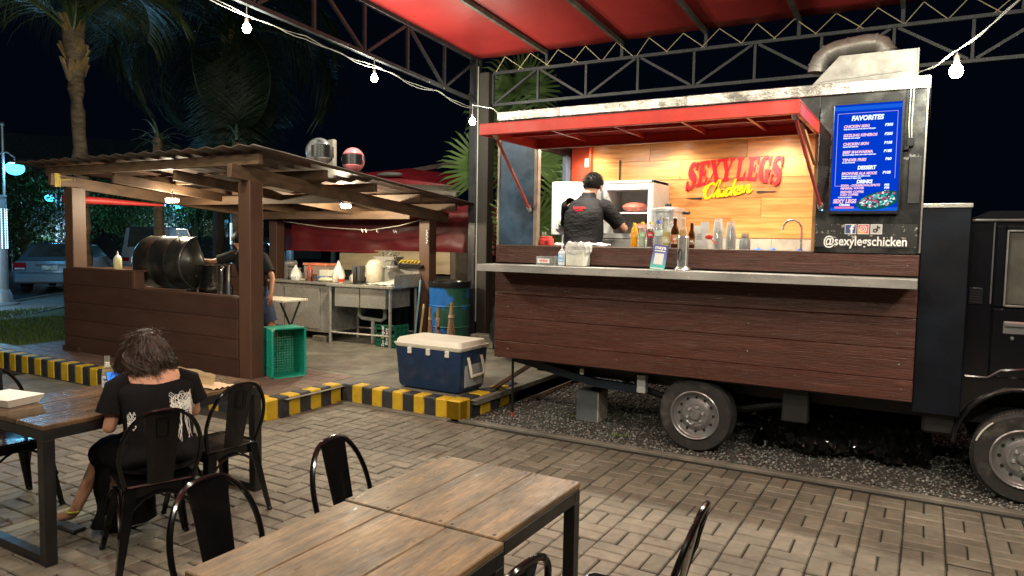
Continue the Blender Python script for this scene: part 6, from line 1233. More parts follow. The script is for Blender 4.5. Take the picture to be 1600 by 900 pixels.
# ================================================================ tables
m_tab = mat('worn_table_board', (.172, .112, .052), .40, var=.34, sc_=26, st=(2.6, .30, 1), spec=.35, bump=.0007, bsc=70, bst=(2.6, .22, 1), rnd=.14, c2=(.070, .052, .034), c2sc=7, c2t=.55, c2w=.12, rvar=.16, stain=(3.2, .45))
m_tab2 = mat('dark_table_board', (.125, .080, .042), .26, var=.3, sc_=22, st=(2.6, .3, 1), bump=.0016, bsc=60, bst=(2.6, .22, 1), rnd=.12, c2=(.05, .035, .024), c2sc=6, c2t=.55, rvar=.1, stain=(3, .4))
m_leg = mat('black_table_steel', (.012, .012, .012), .4, var=.3, sc_=8, rvar=.1)
def table(x0, x1, y0, y1, xs, lab, m, leg=.05, endboard=False):
    t = thing('dining_table', lab, 'table', ((x0+x1)/2, (y0+y1)/2, 0), 'wooden tables with black steel frames'); zt = .75
    for a, c_ in zip(xs[:-1], xs[1:]): Q('table_board', m, lambda b: b.box(a+.0015, c_-.0015, y0, y1, zt-.026, zt, .004), t)
    for x in (x0+.002, x1-leg-.002):
        for y in (y0+.002, y1-leg-.002): Q('leg', m_leg, lambda b: b.box(x, x+leg, y, y+leg, 0, zt-.08, .002), t)
    Q('frame', m_leg, lambda b: (b.box(x0+.002, x1-.002, y0+.002, y0+leg, zt-.08, zt-.027, .002), b.box(x0+.002, x1-.002, y1-leg, y1-.002, zt-.08, zt-.027, .002), b.box(x0+.002, x0+leg, y0+leg, y1-leg, zt-.08, zt-.027, .002), b.box(x1-leg, x1-.002, y0+leg, y1-leg, zt-.08, zt-.027, .002)), t)
    return t
tA = table(-1.885, -1.20, 2.012, 2.68, [-1.885, -1.665, -1.425, -1.20], 'square wooden table with a dark burnt patch, farther one of the two joined tables', m_tab)
Q('screw', m_dark, lambda b: [b.lathe([(0, .0012), (.006, .0012), (.007, 0)], 8, c=(x, y, .75)) for x in (-1.86, -1.69, -1.64, -1.45, -1.40, -1.225) for y in (2.035, 2.655)], tA, kind='stuff')
tB = table(-1.875, -1.165, 1.32, 2.0, [-1.875, -1.665, -1.40, -1.165], 'square wooden table nearest the camera with a bright worn patch', m_tab)
tL = table(-4.69, -3.90, 1.95, 3.36, [-4.69, -4.43, -4.165, -3.90], 'long dark wooden table where the woman sits', m_tab2, .06)
for y in (1.955, 3.30): Q('foot_rail', m_leg, lambda b: b.box(-4.63, -3.96, y, y+.055, .0, .05, .002), tL)
# ================================================================ chairs
m_chair = mat('black_chair_paint', (.004, .004, .0045), .16, var=.2, coat=.1, spec=.35, sc_=9, rvar=.04)
def chair_proto():
    t = thing('metal_chair', 'proto', 'chair', (0, 0, 0), 'black metal cafe chairs')
    def seat(u, v):
        x = -.18+.36*u; y = -.18+.36*v; a, c_ = abs(2*u-1), abs(2*v-1); k = max(a, c_); f = 1-.09*min(a, c_)**3; return (x*f*1.0, y*f, .450-.012*(1-k)**.6+.0)
    b = B(); b.grid(seat, 16, 16)
    for k in range(1): pass
    s = b.build('seat', m_chair, t, smooth=50); sm = s.modifiers.new('thick', 'SOLIDIFY'); sm.thickness = .006; sm.offset = -1
    bpy.context.view_layer.update(); me = bpy.data.meshes.new_from_object(s.evaluated_get(bpy.context.evaluated_depsgraph_get())); s.modifiers.clear(); s.data = me
    q = []
    for (x, y) in ((.178, -.155), (.178, .155), (.155, .178), (-.155, .178), (-.178, .155), (-.178, -.155), (-.155, -.178), (.155, -.178)): q.append((x, y, .444))
    Q('seat_rim', m_chair, lambda b: b.tube(q, .009, 6, closed=True), t)
    Q('apron', m_chair, lambda b: (b.box(-.165, .165, -.178, -.174, .385, .445), b.box(-.165, .165, .174, .178, .385, .445), b.box(.174, .178, -.165, .165, .385, .445), b.box(-.178, -.174, -.165, .165, .385, .445)), t)
    for sx_ in (-1, 1):
        for sy_ in (-1, 1):
            def lg(b):
                n = 10; vs = []
                for i in range(n+1):
                    u = i/n; z = .43*(1-u)+.004; o = .165+.058*u**1.1; ox = o*sx_*(1.12 if sx_ < 0 else 1.0); oy = o*sy_; w_ = .060-.030*u
                    for (dx, dy) in ((0, 0), (-w_*sx_, .0), (-w_*sx_*.9, -.010*sy_), (-.012*sx_, -.012*sy_), (-.010*sx_, -w_*sy_*.9), (.0, -w_*sy_)): vs.append((ox+dx+.006*sx_, oy+dy+.006*sy_, z))
                b.add(vs, [(i*6+k, i*6+(k+1) % 6, (i+1)*6+(k+1) % 6, (i+1)*6+k) for i in range(n) for k in range(6)]+[tuple(range(6)), tuple(n*6+k for k in range(6))])
            l = Q('leg', m_chair, lg, t)
            Q('foot_cap', m_blackplastic, lambda b: b.cbox((.218*sx_*(1.12 if sx_ < 0 else 1), .218*sy_, .010), (.028, .028, .02), None, .004), l)
    for (A_, C_) in (((.18, -.19), (.18, .19)), ((-.19, -.19), (-.19, .19)), ((-.18, -.185), (.18, -.185)), ((-.18, .185), (.18, .185))):
        A_ = Vector((*A_, 0)); C_ = Vector((*C_, 0)); pp = []
        for i in range(11): u = i/10; p = A_.lerp(C_, u); p.z = .20+.20*sin(pi*u)**.55; p.x *= 1+.08*(1-sin(pi*u)); p.y *= 1+.08*(1-sin(pi*u)); pp.append(p)
        Q('brace', m_chair, lambda b: b.tube(pp, .008, 6), t)
    # hoop of the back, leaning away
    hp = []
    for i in range(25):
        a = pi*i/24; y = -.19*cos(a); zz_ = sin(a)
        zz_ = max(zz_, 0)**.62; x = -.17-.115*zz_**1.1; z = .45+.40*zz_; y = -math.copysign(abs(cos(a))**.62, cos(a))*(.165+.035*sin(pi*min(1, zz_))**.8)
        hp.append((x, y, z))
    hp = [(-.17, -.165, .43)]+hp+[(-.17, .165, .43)]
    Q('back_hoop', m_chair, lambda b: b.tube([p for p in catmull(hp, 2)], .0115, 8), t)
    def splat(b):
        n = 8; vs = []
        for i in range(n+1):
            u = i/n; z = .45+.392*u; x = -.183-.090*u**.9; w_ = .063+.022*u
            vs += [(x, -w_, z), (x-.006, -w_*.5, z), (x-.007, 0, z), (x-.006, w_*.5, z), (x, w_, z)]
        m_ = len(vs); vs += [(x+.004, y, z) for x, y, z in vs]; fs = []
        for i in range(n):
            for k in range(4): fs.append((i*5+k, i*5+k+1, (i+1)*5+k+1, (i+1)*5+k)); fs.append((m_+i*5+k, m_+(i+1)*5+k, m_+(i+1)*5+k+1, m_+i*5+k+1))
            fs += [(i*5, (i+1)*5, m_+(i+1)*5, m_+i*5), (i*5+4, m_+i*5+4, m_+(i+1)*5+4, (i+1)*5+4)]
        b.add(vs, fs)
    sp_ = Q('splat', m_chair, splat, t)
    Q('emboss', m_chair, lambda b: b.tube([(-.276, -.030, .77), (-.283, -.030, .80), (-.283, .030, .80), (-.276, .030, .77), (-.262, .028, .70), (-.262, -.028, .70)], .003, 6, closed=True), sp_)
    return t
CHP = chair_proto()
def chair(x, y, deg, lab): 
    c = copy_tree(CHP, None, (x, y, 0), R(deg), lab); return c
chair(-3.60, 2.355, 158, 'black metal chair the woman in black sits on')
chair(-3.83, 2.93, 176, 'black metal chair beside the woman, pushed up to the far end of the long table')
chair(-1.985, 2.37, 8, 'black metal chair at the far left side of the joined tables, back toward the kerb')
chair(-1.985, 1.70, 2, 'black metal chair at the left of the nearest table with an embossed back')
chair(-4.98, 2.28, -4, 'black metal chair at the left edge, behind the long table')
chair(-.90, 2.38, 184, 'black metal chair seen edge-on at the lower right, away from the tables')
chair(-1.21, 1.74, 175, 'black metal chair at the bottom edge, only the top of its hoop showing')
for o in [CHP]+list(CHP.children_recursive): bpy.data.objects.remove(o)
# things on the long table
t = bottle('beer_bottle', 'clear bottle of pale beer with a white and blue label on the long table', -4.42, 2.60, .75, [(0, 0), (.028, 0), (.031, .006), (.031, .125), (.028, .145), (.016, .175), (.0135, .205), (.0145, .212), (.0145, .232)], g_flint, (lq('light_beer', (.55, .36, .05)), .165), None, (mat('label_white', (.72, .73, .74), .4), .0318, .035, .108), None, cat='bottle', s=1.0)
lb = [c for c in t.children if c.name.startswith('label')][0]
for (s_, z_, c_) in (('San Mig', .088, (.05, .1, .45)), ('LIGHT', .062, (.05, .1, .45))):
    text(s_, .019, mat('ink_blue', (.02, .05, .30), .5), lb, Matrix.Translation((-4.42, 2.60, .75)) @ rotm('Z', math.atan2(4.42, 2.6)-.0) @ Matrix.Translation((0, -.0326, z_)) @ rotm('X', pi/2), depth=.0012, bold=.0008, sx=.8)
Q('foam', mat('beer_foam', (.8, .78, .7), .6), lambda b: b.lathe([(0, .163), (.017, .163), (.0145, .19), (0, .19)], 14, c=(-4.42, 2.60, .75)), t)
t = thing('takeaway_box', 'white paper takeaway box at the left edge of the long table', 'box', (-4.62, 2.25, .75)); m_card = mat('white_card', (.74, .72, .66), .5, var=.05)
BT = Matrix.Translation((-4.60, 2.12, .752)) @ rotm('Z', R(10))
Q('tray', m_card, lambda b: b.add([(-.13, -.09, 0), (.13, -.09, 0), (.13, .09, 0), (-.13, .09, 0), (-.15, -.11, .045), (.15, -.11, .045), (.15, .11, .045), (-.15, .11, .045)], [(0, 1, 2, 3), (0, 1, 5, 4), (1, 2, 6, 5), (2, 3, 7, 6), (3, 0, 4, 7)], BT), t, smooth=0)
Q('lid', m_card, lambda b: b.add([(-.152, -.112, .046), (.152, -.112, .046), (.152, .112, .046), (-.152, .112, .046), (-.10, -.07, .058), (.10, -.07, .058), (.10, .07, .058), (-.10, .07, .058)], [(0, 1, 2, 3), (4, 5, 6, 7), (0, 1, 5, 4), (1, 2, 6, 5), (2, 3, 7, 6), (3, 0, 4, 7)], BT), t, smooth=0)
t = thing('paper_bag', 'folded cream paper bag and napkin on the far end of the long table', 'paper bag', (-4.15, 3.05, .75))
def pb_(u, v): return (-4.33+.28*u+.02*v, 2.93+.16*u, .752+.15*v*(1-.5*u)+.025*noise.noise((u*4, v*3, 1)))
m_kr = mat('cream_paper', (.62, .50, .30), .7, var=.08)
Q('sheet', m_kr, lambda b: b.grid(pb_, 10, 8), t, smooth=20); Q('napkin', mat('kraft_napkin', (.55, .42, .26), .8), lambda b: b.grid(lambda u, v: (-4.15+.22*u, 3.0+.17*v, .754+.02*abs(noise.noise((u*5, v*4, 0)))), 8, 8), t, smooth=20)
# ================================================================ woman
wo = thing('person', 'woman in black t-shirt and long skirt seated at the long table', 'person', (-3.66, 2.40, 0))
f = Vector((-.93, .376, 0)).normalized(); l = Vector((-f.y, f.x, 0)); l = Vector((-.376, -.93, 0)).normalized(); O = Vector((-3.65, 2.43, 0)); up = Vector((0, 0, 1))
def W(a, s, z): return O+f*a+l*s+up*z
Jw = dict(pelvis=W(0, 0, .56), belly=W(.03, 0, .70), chest=W(.075, 0, .84), collar=W(.125, 0, .945), neck=W(.150, .005, .995), skull=W(.20, .02, 1.075), crown=W(.215, .025, 1.13),
 shL=W(.12, .165, .925), elL=W(.09, .235, .665), wrL=W(.30, .175, .835), shR=W(.12, -.165, .925), elR=W(.14, -.235, .69), wrR=W(.33, -.03, .83),
 hipL=W(.04, .10, .53), knL=W(.42, .20, .50), anL=W(.52, .36, .10), toeL=W(.66, .42, .05), hipR=W(.04, -.10, .53), knR=W(.42, -.02, .50), anR=W(.44, .16, .10), toeR=W(.60, .22, .05))
body('body', Jw, m_skin, wo, (('L', f*.8+up*.35, -l, .8, 1), ('R', f*.8+l*.3+up*.3, l, .8, -1)), .92)
# face: jaw, nose, ear turned slightly to the left over the phone
hc = W(.215, .025, 1.085); fd = (f*.78+l*.66-up*.42).normalized(); fs_ = fd.cross(up).normalized(); fu = fs_.cross(fd)
FM = Matrix((fd, -fs_, fu)).transposed().to_4x4(); FM.translation = hc
def headmesh(b):
    n, m_ = 28, 20; vs = []
    for i in range(m_+1):
        th = pi*i/m_
        for k in range(n):
            a = 2*pi*k/n; x = .088*sin(th)*cos(a); y = .070*sin(th)*sin(a); z = .108*cos(th)
            if z < 0: s_ = 1+z*3.2; y *= s_*.98; x *= (1+z*1.5)
            if x > .055 and abs(y) < .018: x += .022*max(0, 1-abs(z+.012)/.035)*(1-abs(y)/.018)+.006*max(0, 1-abs(z+.052)/.012)
            if x > .05 and abs(abs(y)-.03) < .014 and abs(z-.012) < .014: x -= .008
            vs.append((x, y, z))
    b.add(vs, [(i*n+k, i*n+(k+1) % n, (i+1)*n+(k+1) % n, (i+1)*n+k) for i in range(m_) for k in range(n)], FM)
hd = Q('head', m_skin, headmesh, wo, smooth=80)
for s_ in (-1, 1):
    Q('ear', m_skin, lambda b: b.ball((-.005, .073*s_, -.008), (.016, .007, .028), 12, 8, FM), hd); Q('eye', mat('eye_white', (.6, .6, .6), .3), lambda b: b.ball((.068, .03*s_, .012), (.010, .012, .008), 10, 8, FM), hd)
Q('lips', mat('lips', (.35, .10, .08), .4), lambda b: b.ball((.078, 0, -.052), (.008, .022, .007), 10, 6, FM), hd)
# hair: cap, bob of wavy strands, small half-up knot with loose ends
m_whair = mat('brown_black_hair', (.036, .019, .012), .42, var=.4, sc_=30, rnd=.5, isl=True, spec=.6)
b = B(); b.ball((-.012, 0, .012), (.098, .086, .112), 24, 18, FM)
b.v = [v+(v-hc).normalized()*.008*noise.noise(v*28) for v in b.v if True]
k0 = []
for i, v in enumerate(b.v):
    q = FM.inverted() @ v
    if q.x > .035 and q.z < .055: q.x = .035+(q.x-.035)*.2; b.v[i] = FM @ q
hr = b.build('hair', m_whair, wo, smooth=80)
rs = random.Random(11); nape = hc-f*.05
b = B()
locks(b, hc+up*.004-f*.012, (.099, .094, .112), 190, 27, .165, rs, (fd, .40), .0017, 12, .045, -.35)
strands(b, hc+up*.008-f*.012, (.100, .094, .112), 70, .06, lambda v, t: Vector((v.x*.9+rs.uniform(-.5, .5), v.y*.9+rs.uniform(-.5, .5), v.z*.4-.5*t)), rs, .0009, 7, -.2, (fd, .4), .03)
b.build('hair_strand', m_whair, hr, kind='stuff', fix=False, smooth=60)
kc = hc-f*.055+up*.095-l*.035
b = B(); b.ball(kc, (.026, .026, .018), 12, 8)
for k in range(80):
    a = rs.uniform(0, 6.28); d = (up*rs.uniform(-.1, .9)-l*rs.uniform(-.4, 1)+f*rs.uniform(-.8, .5)).normalized(); p = kc+d*.015; L_ = rs.uniform(.012, .034)
    b.tube([p, p+d*L_*.5+up*.006, p+d*L_+Vector((sin(a), cos(a), -.5))*.012], [.0012, .0009, .0003], 3, cap=False)
b.build('hair_knot', m_whair, hr, fix=False, smooth=60)
loft(interp([(W(.105, 0, .87), l*.13, f*.092), (W(.118, 0, .925), l*.145, f*.078), (W(.127, 0, .957), l*.115, f*.068), (W(.135, .001, .975), l*.080, f*.058), (W(.142, .003, .99), l*.060, f*.052), (W(.155, .006, 1.02), l*.050, f*.048), (W(.168, .01, 1.05), l*.05, f*.048)], 4), 32, False).build('neck', m_skin, wo, smooth=80)
# t-shirt with wide neckline and a white sketch print on the back
m_tee = mat('black_cotton', (.006, .006, .0065), .85, spec=.12, var=.25, sc_=6, bump=.008, bsc=7, bst=(1, 1, 1.6))
rg = [(W(-.02, 0, .47), l*.185, f*.145), (W(0, 0, .56), l*.180, f*.135), (W(.03, 0, .68), l*.172, f*.122), (W(.065, 0, .80), l*.188, f*.118), (W(.095, 0, .885), l*.205, f*.105), (W(.114, 0, .922), l*.190, f*.090+up*.008), (W(.121, 0, .942), l*.160, f*.086+up*.022)]
sb = loft(interp(rg, 5), 44, False, .009, 9, 2.2)
for (s_, e_) in (('shL', 'elL'), ('shR', 'elR')):
    a = Vector(Jw[s_]); d = Vector(Jw[e_])-a; sg_ = 1 if s_ == 'shL' else -1; k0 = len(sb.v)
    sb.tube([a-l*sg_*.05-up*.022, a-l*sg_*.02-up*.002, a+d*.1+l*sg_*.012, a+d*.35+l*sg_*.014, a+d*.45+l*sg_*.012, a+d*.62+l*sg_*.01], [.040, .058, .065, .066, .070, .076], 20, cap=False)
    for i in range(k0, len(sb.v)): v = sb.v[i]; sb.v[i] = v+Vector((noise.noise(v*16), noise.noise(v*16+Vector((7, 7, 7))), 0))*.010
tee = sb.build('tshirt', m_tee, wo, smooth=80)
m_prt = mat('white_print', (.62, .62, .58), .7, var=.15)
rs = random.Random(4); b = B()
def backpt(s, z):      # a point just proud of the back of the shirt
    zs_ = [(.47, -.02, .145, .185), (.56, 0, .135, .18), (.68, .03, .122, .172), (.80, .065, .118, .188), (.885, .095, .105, .205)]
    for (a, c_) in zip(zs_[:-1], zs_[1:]):
        if a[0] <= z <= c_[0]: t_ = (z-a[0])/(c_[0]-a[0]); q = [a[i]+(c_[i]-a[i])*t_ for i in range(4)]; break
    return W(q[1]-(q[2]+.016)*(max(0, 1-abs(s/q[3])**2.2))**(1/2.2), s, z)
for k in range(46):
    s0 = rs.uniform(-.165, -.05); z0 = rs.uniform(.80, .86); pts = []; n_ = rs.randint(8, 16); z_ = z0; s_ = s0; ln_ = rs.uniform(.05, .28) if s0 > -.13 else rs.uniform(.04, .12)
    for i in range(n_): pts.append(backpt(s_, max(.50, z_))); z_ -= ln_/n_; s_ += rs.uniform(-.007, .007)-(.0015 if s0 < -.1 else -.001)
    b.tube(pts, .0016, 4, cap=False)
for k in range(16):
    z0 = rs.uniform(.78, .86); b.tube([backpt(-.045-.125*i/10, z0+.012*sin(i*1.3+k)) for i in range(11)], .0014, 4, cap=False)
for k in range(12):
    z0 = rs.uniform(.70, .78); b.tube([backpt(.125+.035*i/6, z0+.01*sin(i*2+k)) for i in range(7)], .002, 4, cap=False)
b.build('print', m_prt, tee, fix=False, smooth=0)
# long black skirt
m_sk = mat('black_skirt', (.006, .006, .0065), .8, spec=.12, var=.3, bump=.002, bsc=12)
sk_ = loft(interp([(W(-.02, 0, .62), l*.172, f*.13), (W(-.01, 0, .52), l*.20, f*.165), (W(.10, .02, .50), l*.20, up*.10), (W(.30, .07, .50), l*.185, up*.09), (W(.42, .10, .46), l*.175, (up+f).normalized()*.095), (W(.43, .10, .36), l*.15, f*.09), (W(.40, .11, .20), l*.155, f*.09), (W(.38, .11, .05), l*.17, f*.10)], 6), 48, False, .03, 12)
sk_.build('skirt', m_sk, wo, smooth=80)
for s_ in ('L', 'R'):
    a = Vector(Jw['an'+s_]); c_ = Vector(Jw['toe'+s_]); d = (c_-a); d.z = 0; d.normalize(); M = Matrix((d, Vector((-d.y, d.x, 0)), up)).transposed().to_4x4(); M.translation = Vector((a.x, a.y, 0))
    Q('sandal', m_dark, lambda b: b.box(-.06, .19, -.042, .042, 0, .022, .008, M), wo)
Q('anklet', mat('yellow_band', (.6, .65, .08), .5), lambda b: b.tube([Vector(Jw['anL'])+Vector((.036*cos(a), .036*sin(a), .02)) for a in [2*pi*k/14 for k in range(14)]], .006, 6, closed=True), wo)
# phone
ph = thing('phone', 'smartphone with a lit blue screen in the seated woman\'s hand', 'phone', W(.36, .15, .87))
PM = Matrix((l, -(f*.55+up*.0)-up*.6, (up*.75-f*.65))).transposed().to_4x4()
z_ = (up*.72-f*.69).normalized(); x_ = (-l).normalized(); y_ = z_.cross(x_); PM = Matrix((x_, y_, z_)).transposed().to_4x4(); PM.translation = W(.385, .155, .885)
Q('case', m_blackplastic, lambda b: b.box(-.037, .037, -.075, .075, -.004, .004, .003, PM), ph); Q('screen', emat('phone_glow', (.05, .22, .75), 1.6), lambda b: b.box(-.033, .033, -.069, .069, .0042, .005, 0, PM), ph)
# ================================================================ palms
m_frond = mat('palm_leaf', (.055, .085, .028), .45, var=.3, sc_=3, rnd=.35, c2=(.13, .11, .05), c2sc=4, c2t=.66)
m_frdim = mat('palm_leaf_dimmed', (.016, .030, .015), .5, var=.35, sc_=3, rnd=.4)  # leaf copy for the far palm, its night dimness put into the colour
m_trunk = mat('palm_trunk', (.19, .135, .09), .85, var=.35, sc_=6, st=(1, 1, 3), bump=.02, bsc=9, c2=(.09, .065, .045), c2sc=5)
m_boot = mat('palm_boot', (.24, .16, .07), .8, var=.35, sc_=8, rnd=.3)
def frond_mesh(name, L, droop, n, ll, ldroop, m, wl=.022, seed=0, up0=.9):
    rs = random.Random(seed); b = B(); pts = []; p = Vector((0, 0, 0)); a = up0
    N = 14
    for i in range(N+1):
        pts.append(p.copy()); p = p+Vector((cos(a), 0, sin(a)))*L/N; a -= droop/N*(1+i/N)
    b.tube(pts, [.030*(1-.9*i/N)+.003 for i in range(N+1)], 5, cap=False)
    for s in (-1, 1):
        for k in range(n):
            t = .16+.84*(k+rs.random()*.6)/n; i = min(int(t*N), N-1); q = pts[i].lerp(pts[i+1], t*N-i); d = (pts[i+1]-pts[i]).normalized()
            l_ = ll*(.45+.9*sin(pi*min(1, t*.9+.08)))*rs.uniform(.8, 1.15); sd = Vector((0, s, 0)); v = (d*.55+sd*.8+Vector((0, 0, rs.uniform(-.25, .25)))).normalized()
            w0 = wl*rs.uniform(.7, 1.1); pr = q; prev = None; S = 4
            for j in range(S+1):
                u = j/S; w_ = w0*(1-u)**.6*.5+.0008; wd = v.cross(Vector((0, 0, 1))).normalized()*w_
                cur = (len(b.v), len(b.v)+1); b.v += [pr-wd, pr+wd]
                if prev: b.f.append((prev[0], prev[1], cur[1], cur[0]))
                prev = cur; pr = pr+v*l_/S; v = (v+Vector((0, 0, -ldroop*(.6+u)))).normalized()
    return b.mesh(name, m, None, 0, False)
F1 = [frond_mesh('frond', 3.0, 1.9, 62, .95, .55, m_frond, seed=s) for s in (1, 2)]
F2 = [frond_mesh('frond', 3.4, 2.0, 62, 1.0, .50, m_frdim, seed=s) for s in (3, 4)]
F3 = [frond_mesh('frond', 1.9, 1.5, 44, .50, .22, m_frond, .030, seed=s) for s in (5, 6)]
def palm(lab, x, y, h, r_, lean, frs, n, sc__=1.0, seed=0, boots=16, el0=-.3, el1=1.0, tm=None):
    rs = random.Random(seed); t = thing('palm_tree', lab, 'palm tree', (x, y, 0)); b = B(); N = 26; pts = []
    for i in range(N+1):
        u = i/N; pts.append(Vector((x+lean[0]*u*u, y+lean[1]*u*u, h*u)))
    b.tube(pts, [r_*(1.25-.35*i/N+(.10*(i % 2)))*(1 if i < N-5 else 1.15+.13*(i-N+5)) for i in range(N+1)], 14); b.v = [v+Vector((noise.noise(v*6), noise.noise(v*6+Vector((4, 4, 4))), 0))*.05 for v in b.v]
    b.build('trunk', tm or m_trunk, t, smooth=50); tp_ = pts[-1]
    for k in range(boots):
        a = rs.uniform(0, 6.28); z = -rs.uniform(0, .9); b = B(); d = Vector((cos(a), sin(a), 0)); p = tp_+Vector((0, 0, z))+d*r_*1.15; sd = Vector((-sin(a), cos(a), 0)); w_ = rs.uniform(.06, .11); l_ = rs.uniform(.18, .38)
        q = p+d*rs.uniform(.05, .16)+Vector((0, 0, l_)); b.add([p-sd*w_, p+sd*w_, q+sd*w_*.45, q-sd*w_*.45]+[v_-d*.04 for v_ in (p-sd*w_, p+sd*w_, q+sd*w_*.45, q-sd*w_*.45)], [(0, 1, 2, 3), (7, 6, 5, 4), (0, 4, 5, 1), (1, 5, 6, 2), (2, 6, 7, 3), (3, 7, 4, 0)]); b.build('leaf_base', m_boot, t, smooth=0)
    for k in range(n):
        a = 2*pi*k/n*1.0+rs.uniform(-.25, .25); e = rs.uniform(el0, el1); me = frs[k % len(frs)]
        o = inst('frond', me, t, tp_+Vector((cos(a), sin(a), 0))*r_*.5+Vector((0, 0, rs.uniform(-.1, .25))), rot=(rs.uniform(-.4, .4), -e+.45, a)); s_ = sc__*rs.uniform(.85, 1.1); o.scale = (s_, s_, s_)
    return t
palm('palm tree with rough pale trunk rising behind the left end of the hut', -13.40, 7.50, 5.35, .105, (-.15, 0), F1, 24, .85, 3, 30, .35, 1.4)
palm('tall dim palm with long drooping fronds behind the hut roof, centre left', -15.0, 11.6, 6.4, .10, (.3, .2), F2, 34, 1.1, 5, 10, -1.3, 1.1, mat('darkened_trunk', (.04, .032, .025), .9))  # trunk colour darkened to stand for night shade
palm('young palm beyond the maroon fence right of the steel column', -4.6, 12.0, 2.3, .10, (0, 0), F3, 12, 1.15, 9, 4, .3, 1.3)
palm('young palm showing through the back truss above the hatch', -2.9, 12.3, 2.9, .10, (0, 0), F3, 11, 1.05, 12, 4, .3, 1.3)
# fan palms with radiating blades
def fan_mesh(name, r_, n, m, seed):
    rs = random.Random(seed); b = B()
    for k in range(n):
        a = R(-125+250*k/(n-1)); d = Vector((0, sin(a), cos(a))); sd = Vector((0, cos(a), -sin(a))); l_ = r_*(.78+.22*cos(a/1.6))*rs.uniform(.92, 1.05); w_ = r_*.033
        p0 = Vector((0, 0, 0)); p1 = d*l_*.5+Vector((.06*r_, 0, 0)); p2 = d*l_*.85+Vector((.03*r_, 0, -.06*r_)); p3 = d*l_+Vector((-.08*r_, 0, -.16*r_)); j = len(b.v)
        b.v += [p0-sd*.004, p0+sd*.004, p1-sd*w_, p1+sd*w_, p2-sd*w_*.5, p2+sd*w_*.5, p3]; b.f += [(j, j+1, j+3, j+2), (j+2, j+3, j+5, j+4), (j+4, j+5, j+6)]
    return b.mesh(name, m, None, 0, False)
m_fan = mat('fan_leaf', (.070, .115, .030), .45, var=.2, sc_=3, rnd=.25, isl=True)
FM_ = [fan_mesh('fan_leaf', 1.0, 34, m_fan, s) for s in (1, 2, 3)]
def fan_palm(lab, x, y, h, spec):
    t = thing('fan_palm', lab, 'fan palm', (x, y, 0)); b = B(); b.tube([(x, y, 0), (x+.03, y, h*.5), (x, y, h)], [.12, .10, .09], 10); b.build('trunk', m_trunk, t)
    for i, (dx, dy, dz, az, tilt, s_) in enumerate(spec):
        c_ = Vector((x+dx, y+dy, h+dz)); b = B(); b.tube([(x, y, h), (x+dx*.5, y+dy*.5, h+dz*.65), c_], [.014, .011, .008], 6); lf = inst('fan_leaf', FM_[i % 3], t, c_, rot=(0, tilt, az), scale=(s_, s_, s_)); b.build('stalk', m_fan, t)
    return t
fan_palm('fan palm with a big round leaf left of the steel column', -6.35, 10.4, 1.5, ((.10, -.4, 1.35, -1.1, .35, .95), (.45, .1, 1.75, -.6, .5, .9), (-.1, .3, 2.3, -1.6, .1, .95), (.7, .3, 1.2, -.9, .8, .9), (.35, .2, 2.7, -.7, .2, .9), (.9, -.1, .7, -1.2, 1.1, .8)))
fan_palm('fan palm seen through the open end of the truck hatch', -5.6, 9.9, 1.0, ((.35, -.3, .9, -1.1, .5, .85), (.9, .0, 1.2, -.9, .4, .9), (1.3, -.3, .6, -1.2, .7, .8), (.75, -.4, .35, -1.2, 1.1, .8), (1.5, -.1, 1.5, -.9, .4, .9), (.2, 0, 1.9, -.9, .3, .9)))
# spiky plants above the hut roof
def spiky(lab, x, y, h, n, L, m, seed):
    rs = random.Random(seed); t = thing('screw_pine', lab, 'plant', (x, y, 0)); b = B(); b.tube([(x, y, 0), (x, y, h)], [.12, .09], 8); b.build('trunk', m_trunk, t)
    for k in range(n):
        a = rs.uniform(0, 6.28); e = rs.uniform(-.2, 1.3); d = Vector((cos(a)*cos(e), sin(a)*cos(e), sin(e))); sd = Vector((-sin(a), cos(a), 0)); l_ = L*rs.uniform(.6, 1.1); p = Vector((x, y, h+rs.uniform(-.3, .15))); b = B(); vs = []
        for j in range(5): u = j/4; q = p+d*l_*u+Vector((0, 0, -l_*.5*u*u)); w_ = .028*(1-u)**.5+.002; vs += [q-sd*w_, q+Vector((0, 0, -.006)), q+sd*w_]
        b.add(vs, [(j*3+i, j*3+i+1, j*3+i+4, j*3+i+3) for j in range(4) for i in range(2)]); b.build('leaf', m, t, smooth=0, fix=False)
m_spk = mat('spiky_leaf', (.10, .14, .10), .45, var=.2, rnd=.4)
spiky('spiky leafed plant, left one of two showing above the hut roof', -14.0, 9.4, 3.75, 34, .75, m_spk, 1); spiky('spiky leafed plant, right one of two showing above the hut roof', -12.8, 10.4, 3.7, 34, .75, m_spk, 2)
spiky('low spiky plant beyond the hut, seen past the cook', -15.8, 12.2, 1.4, 26, .9, m_spk, 6)
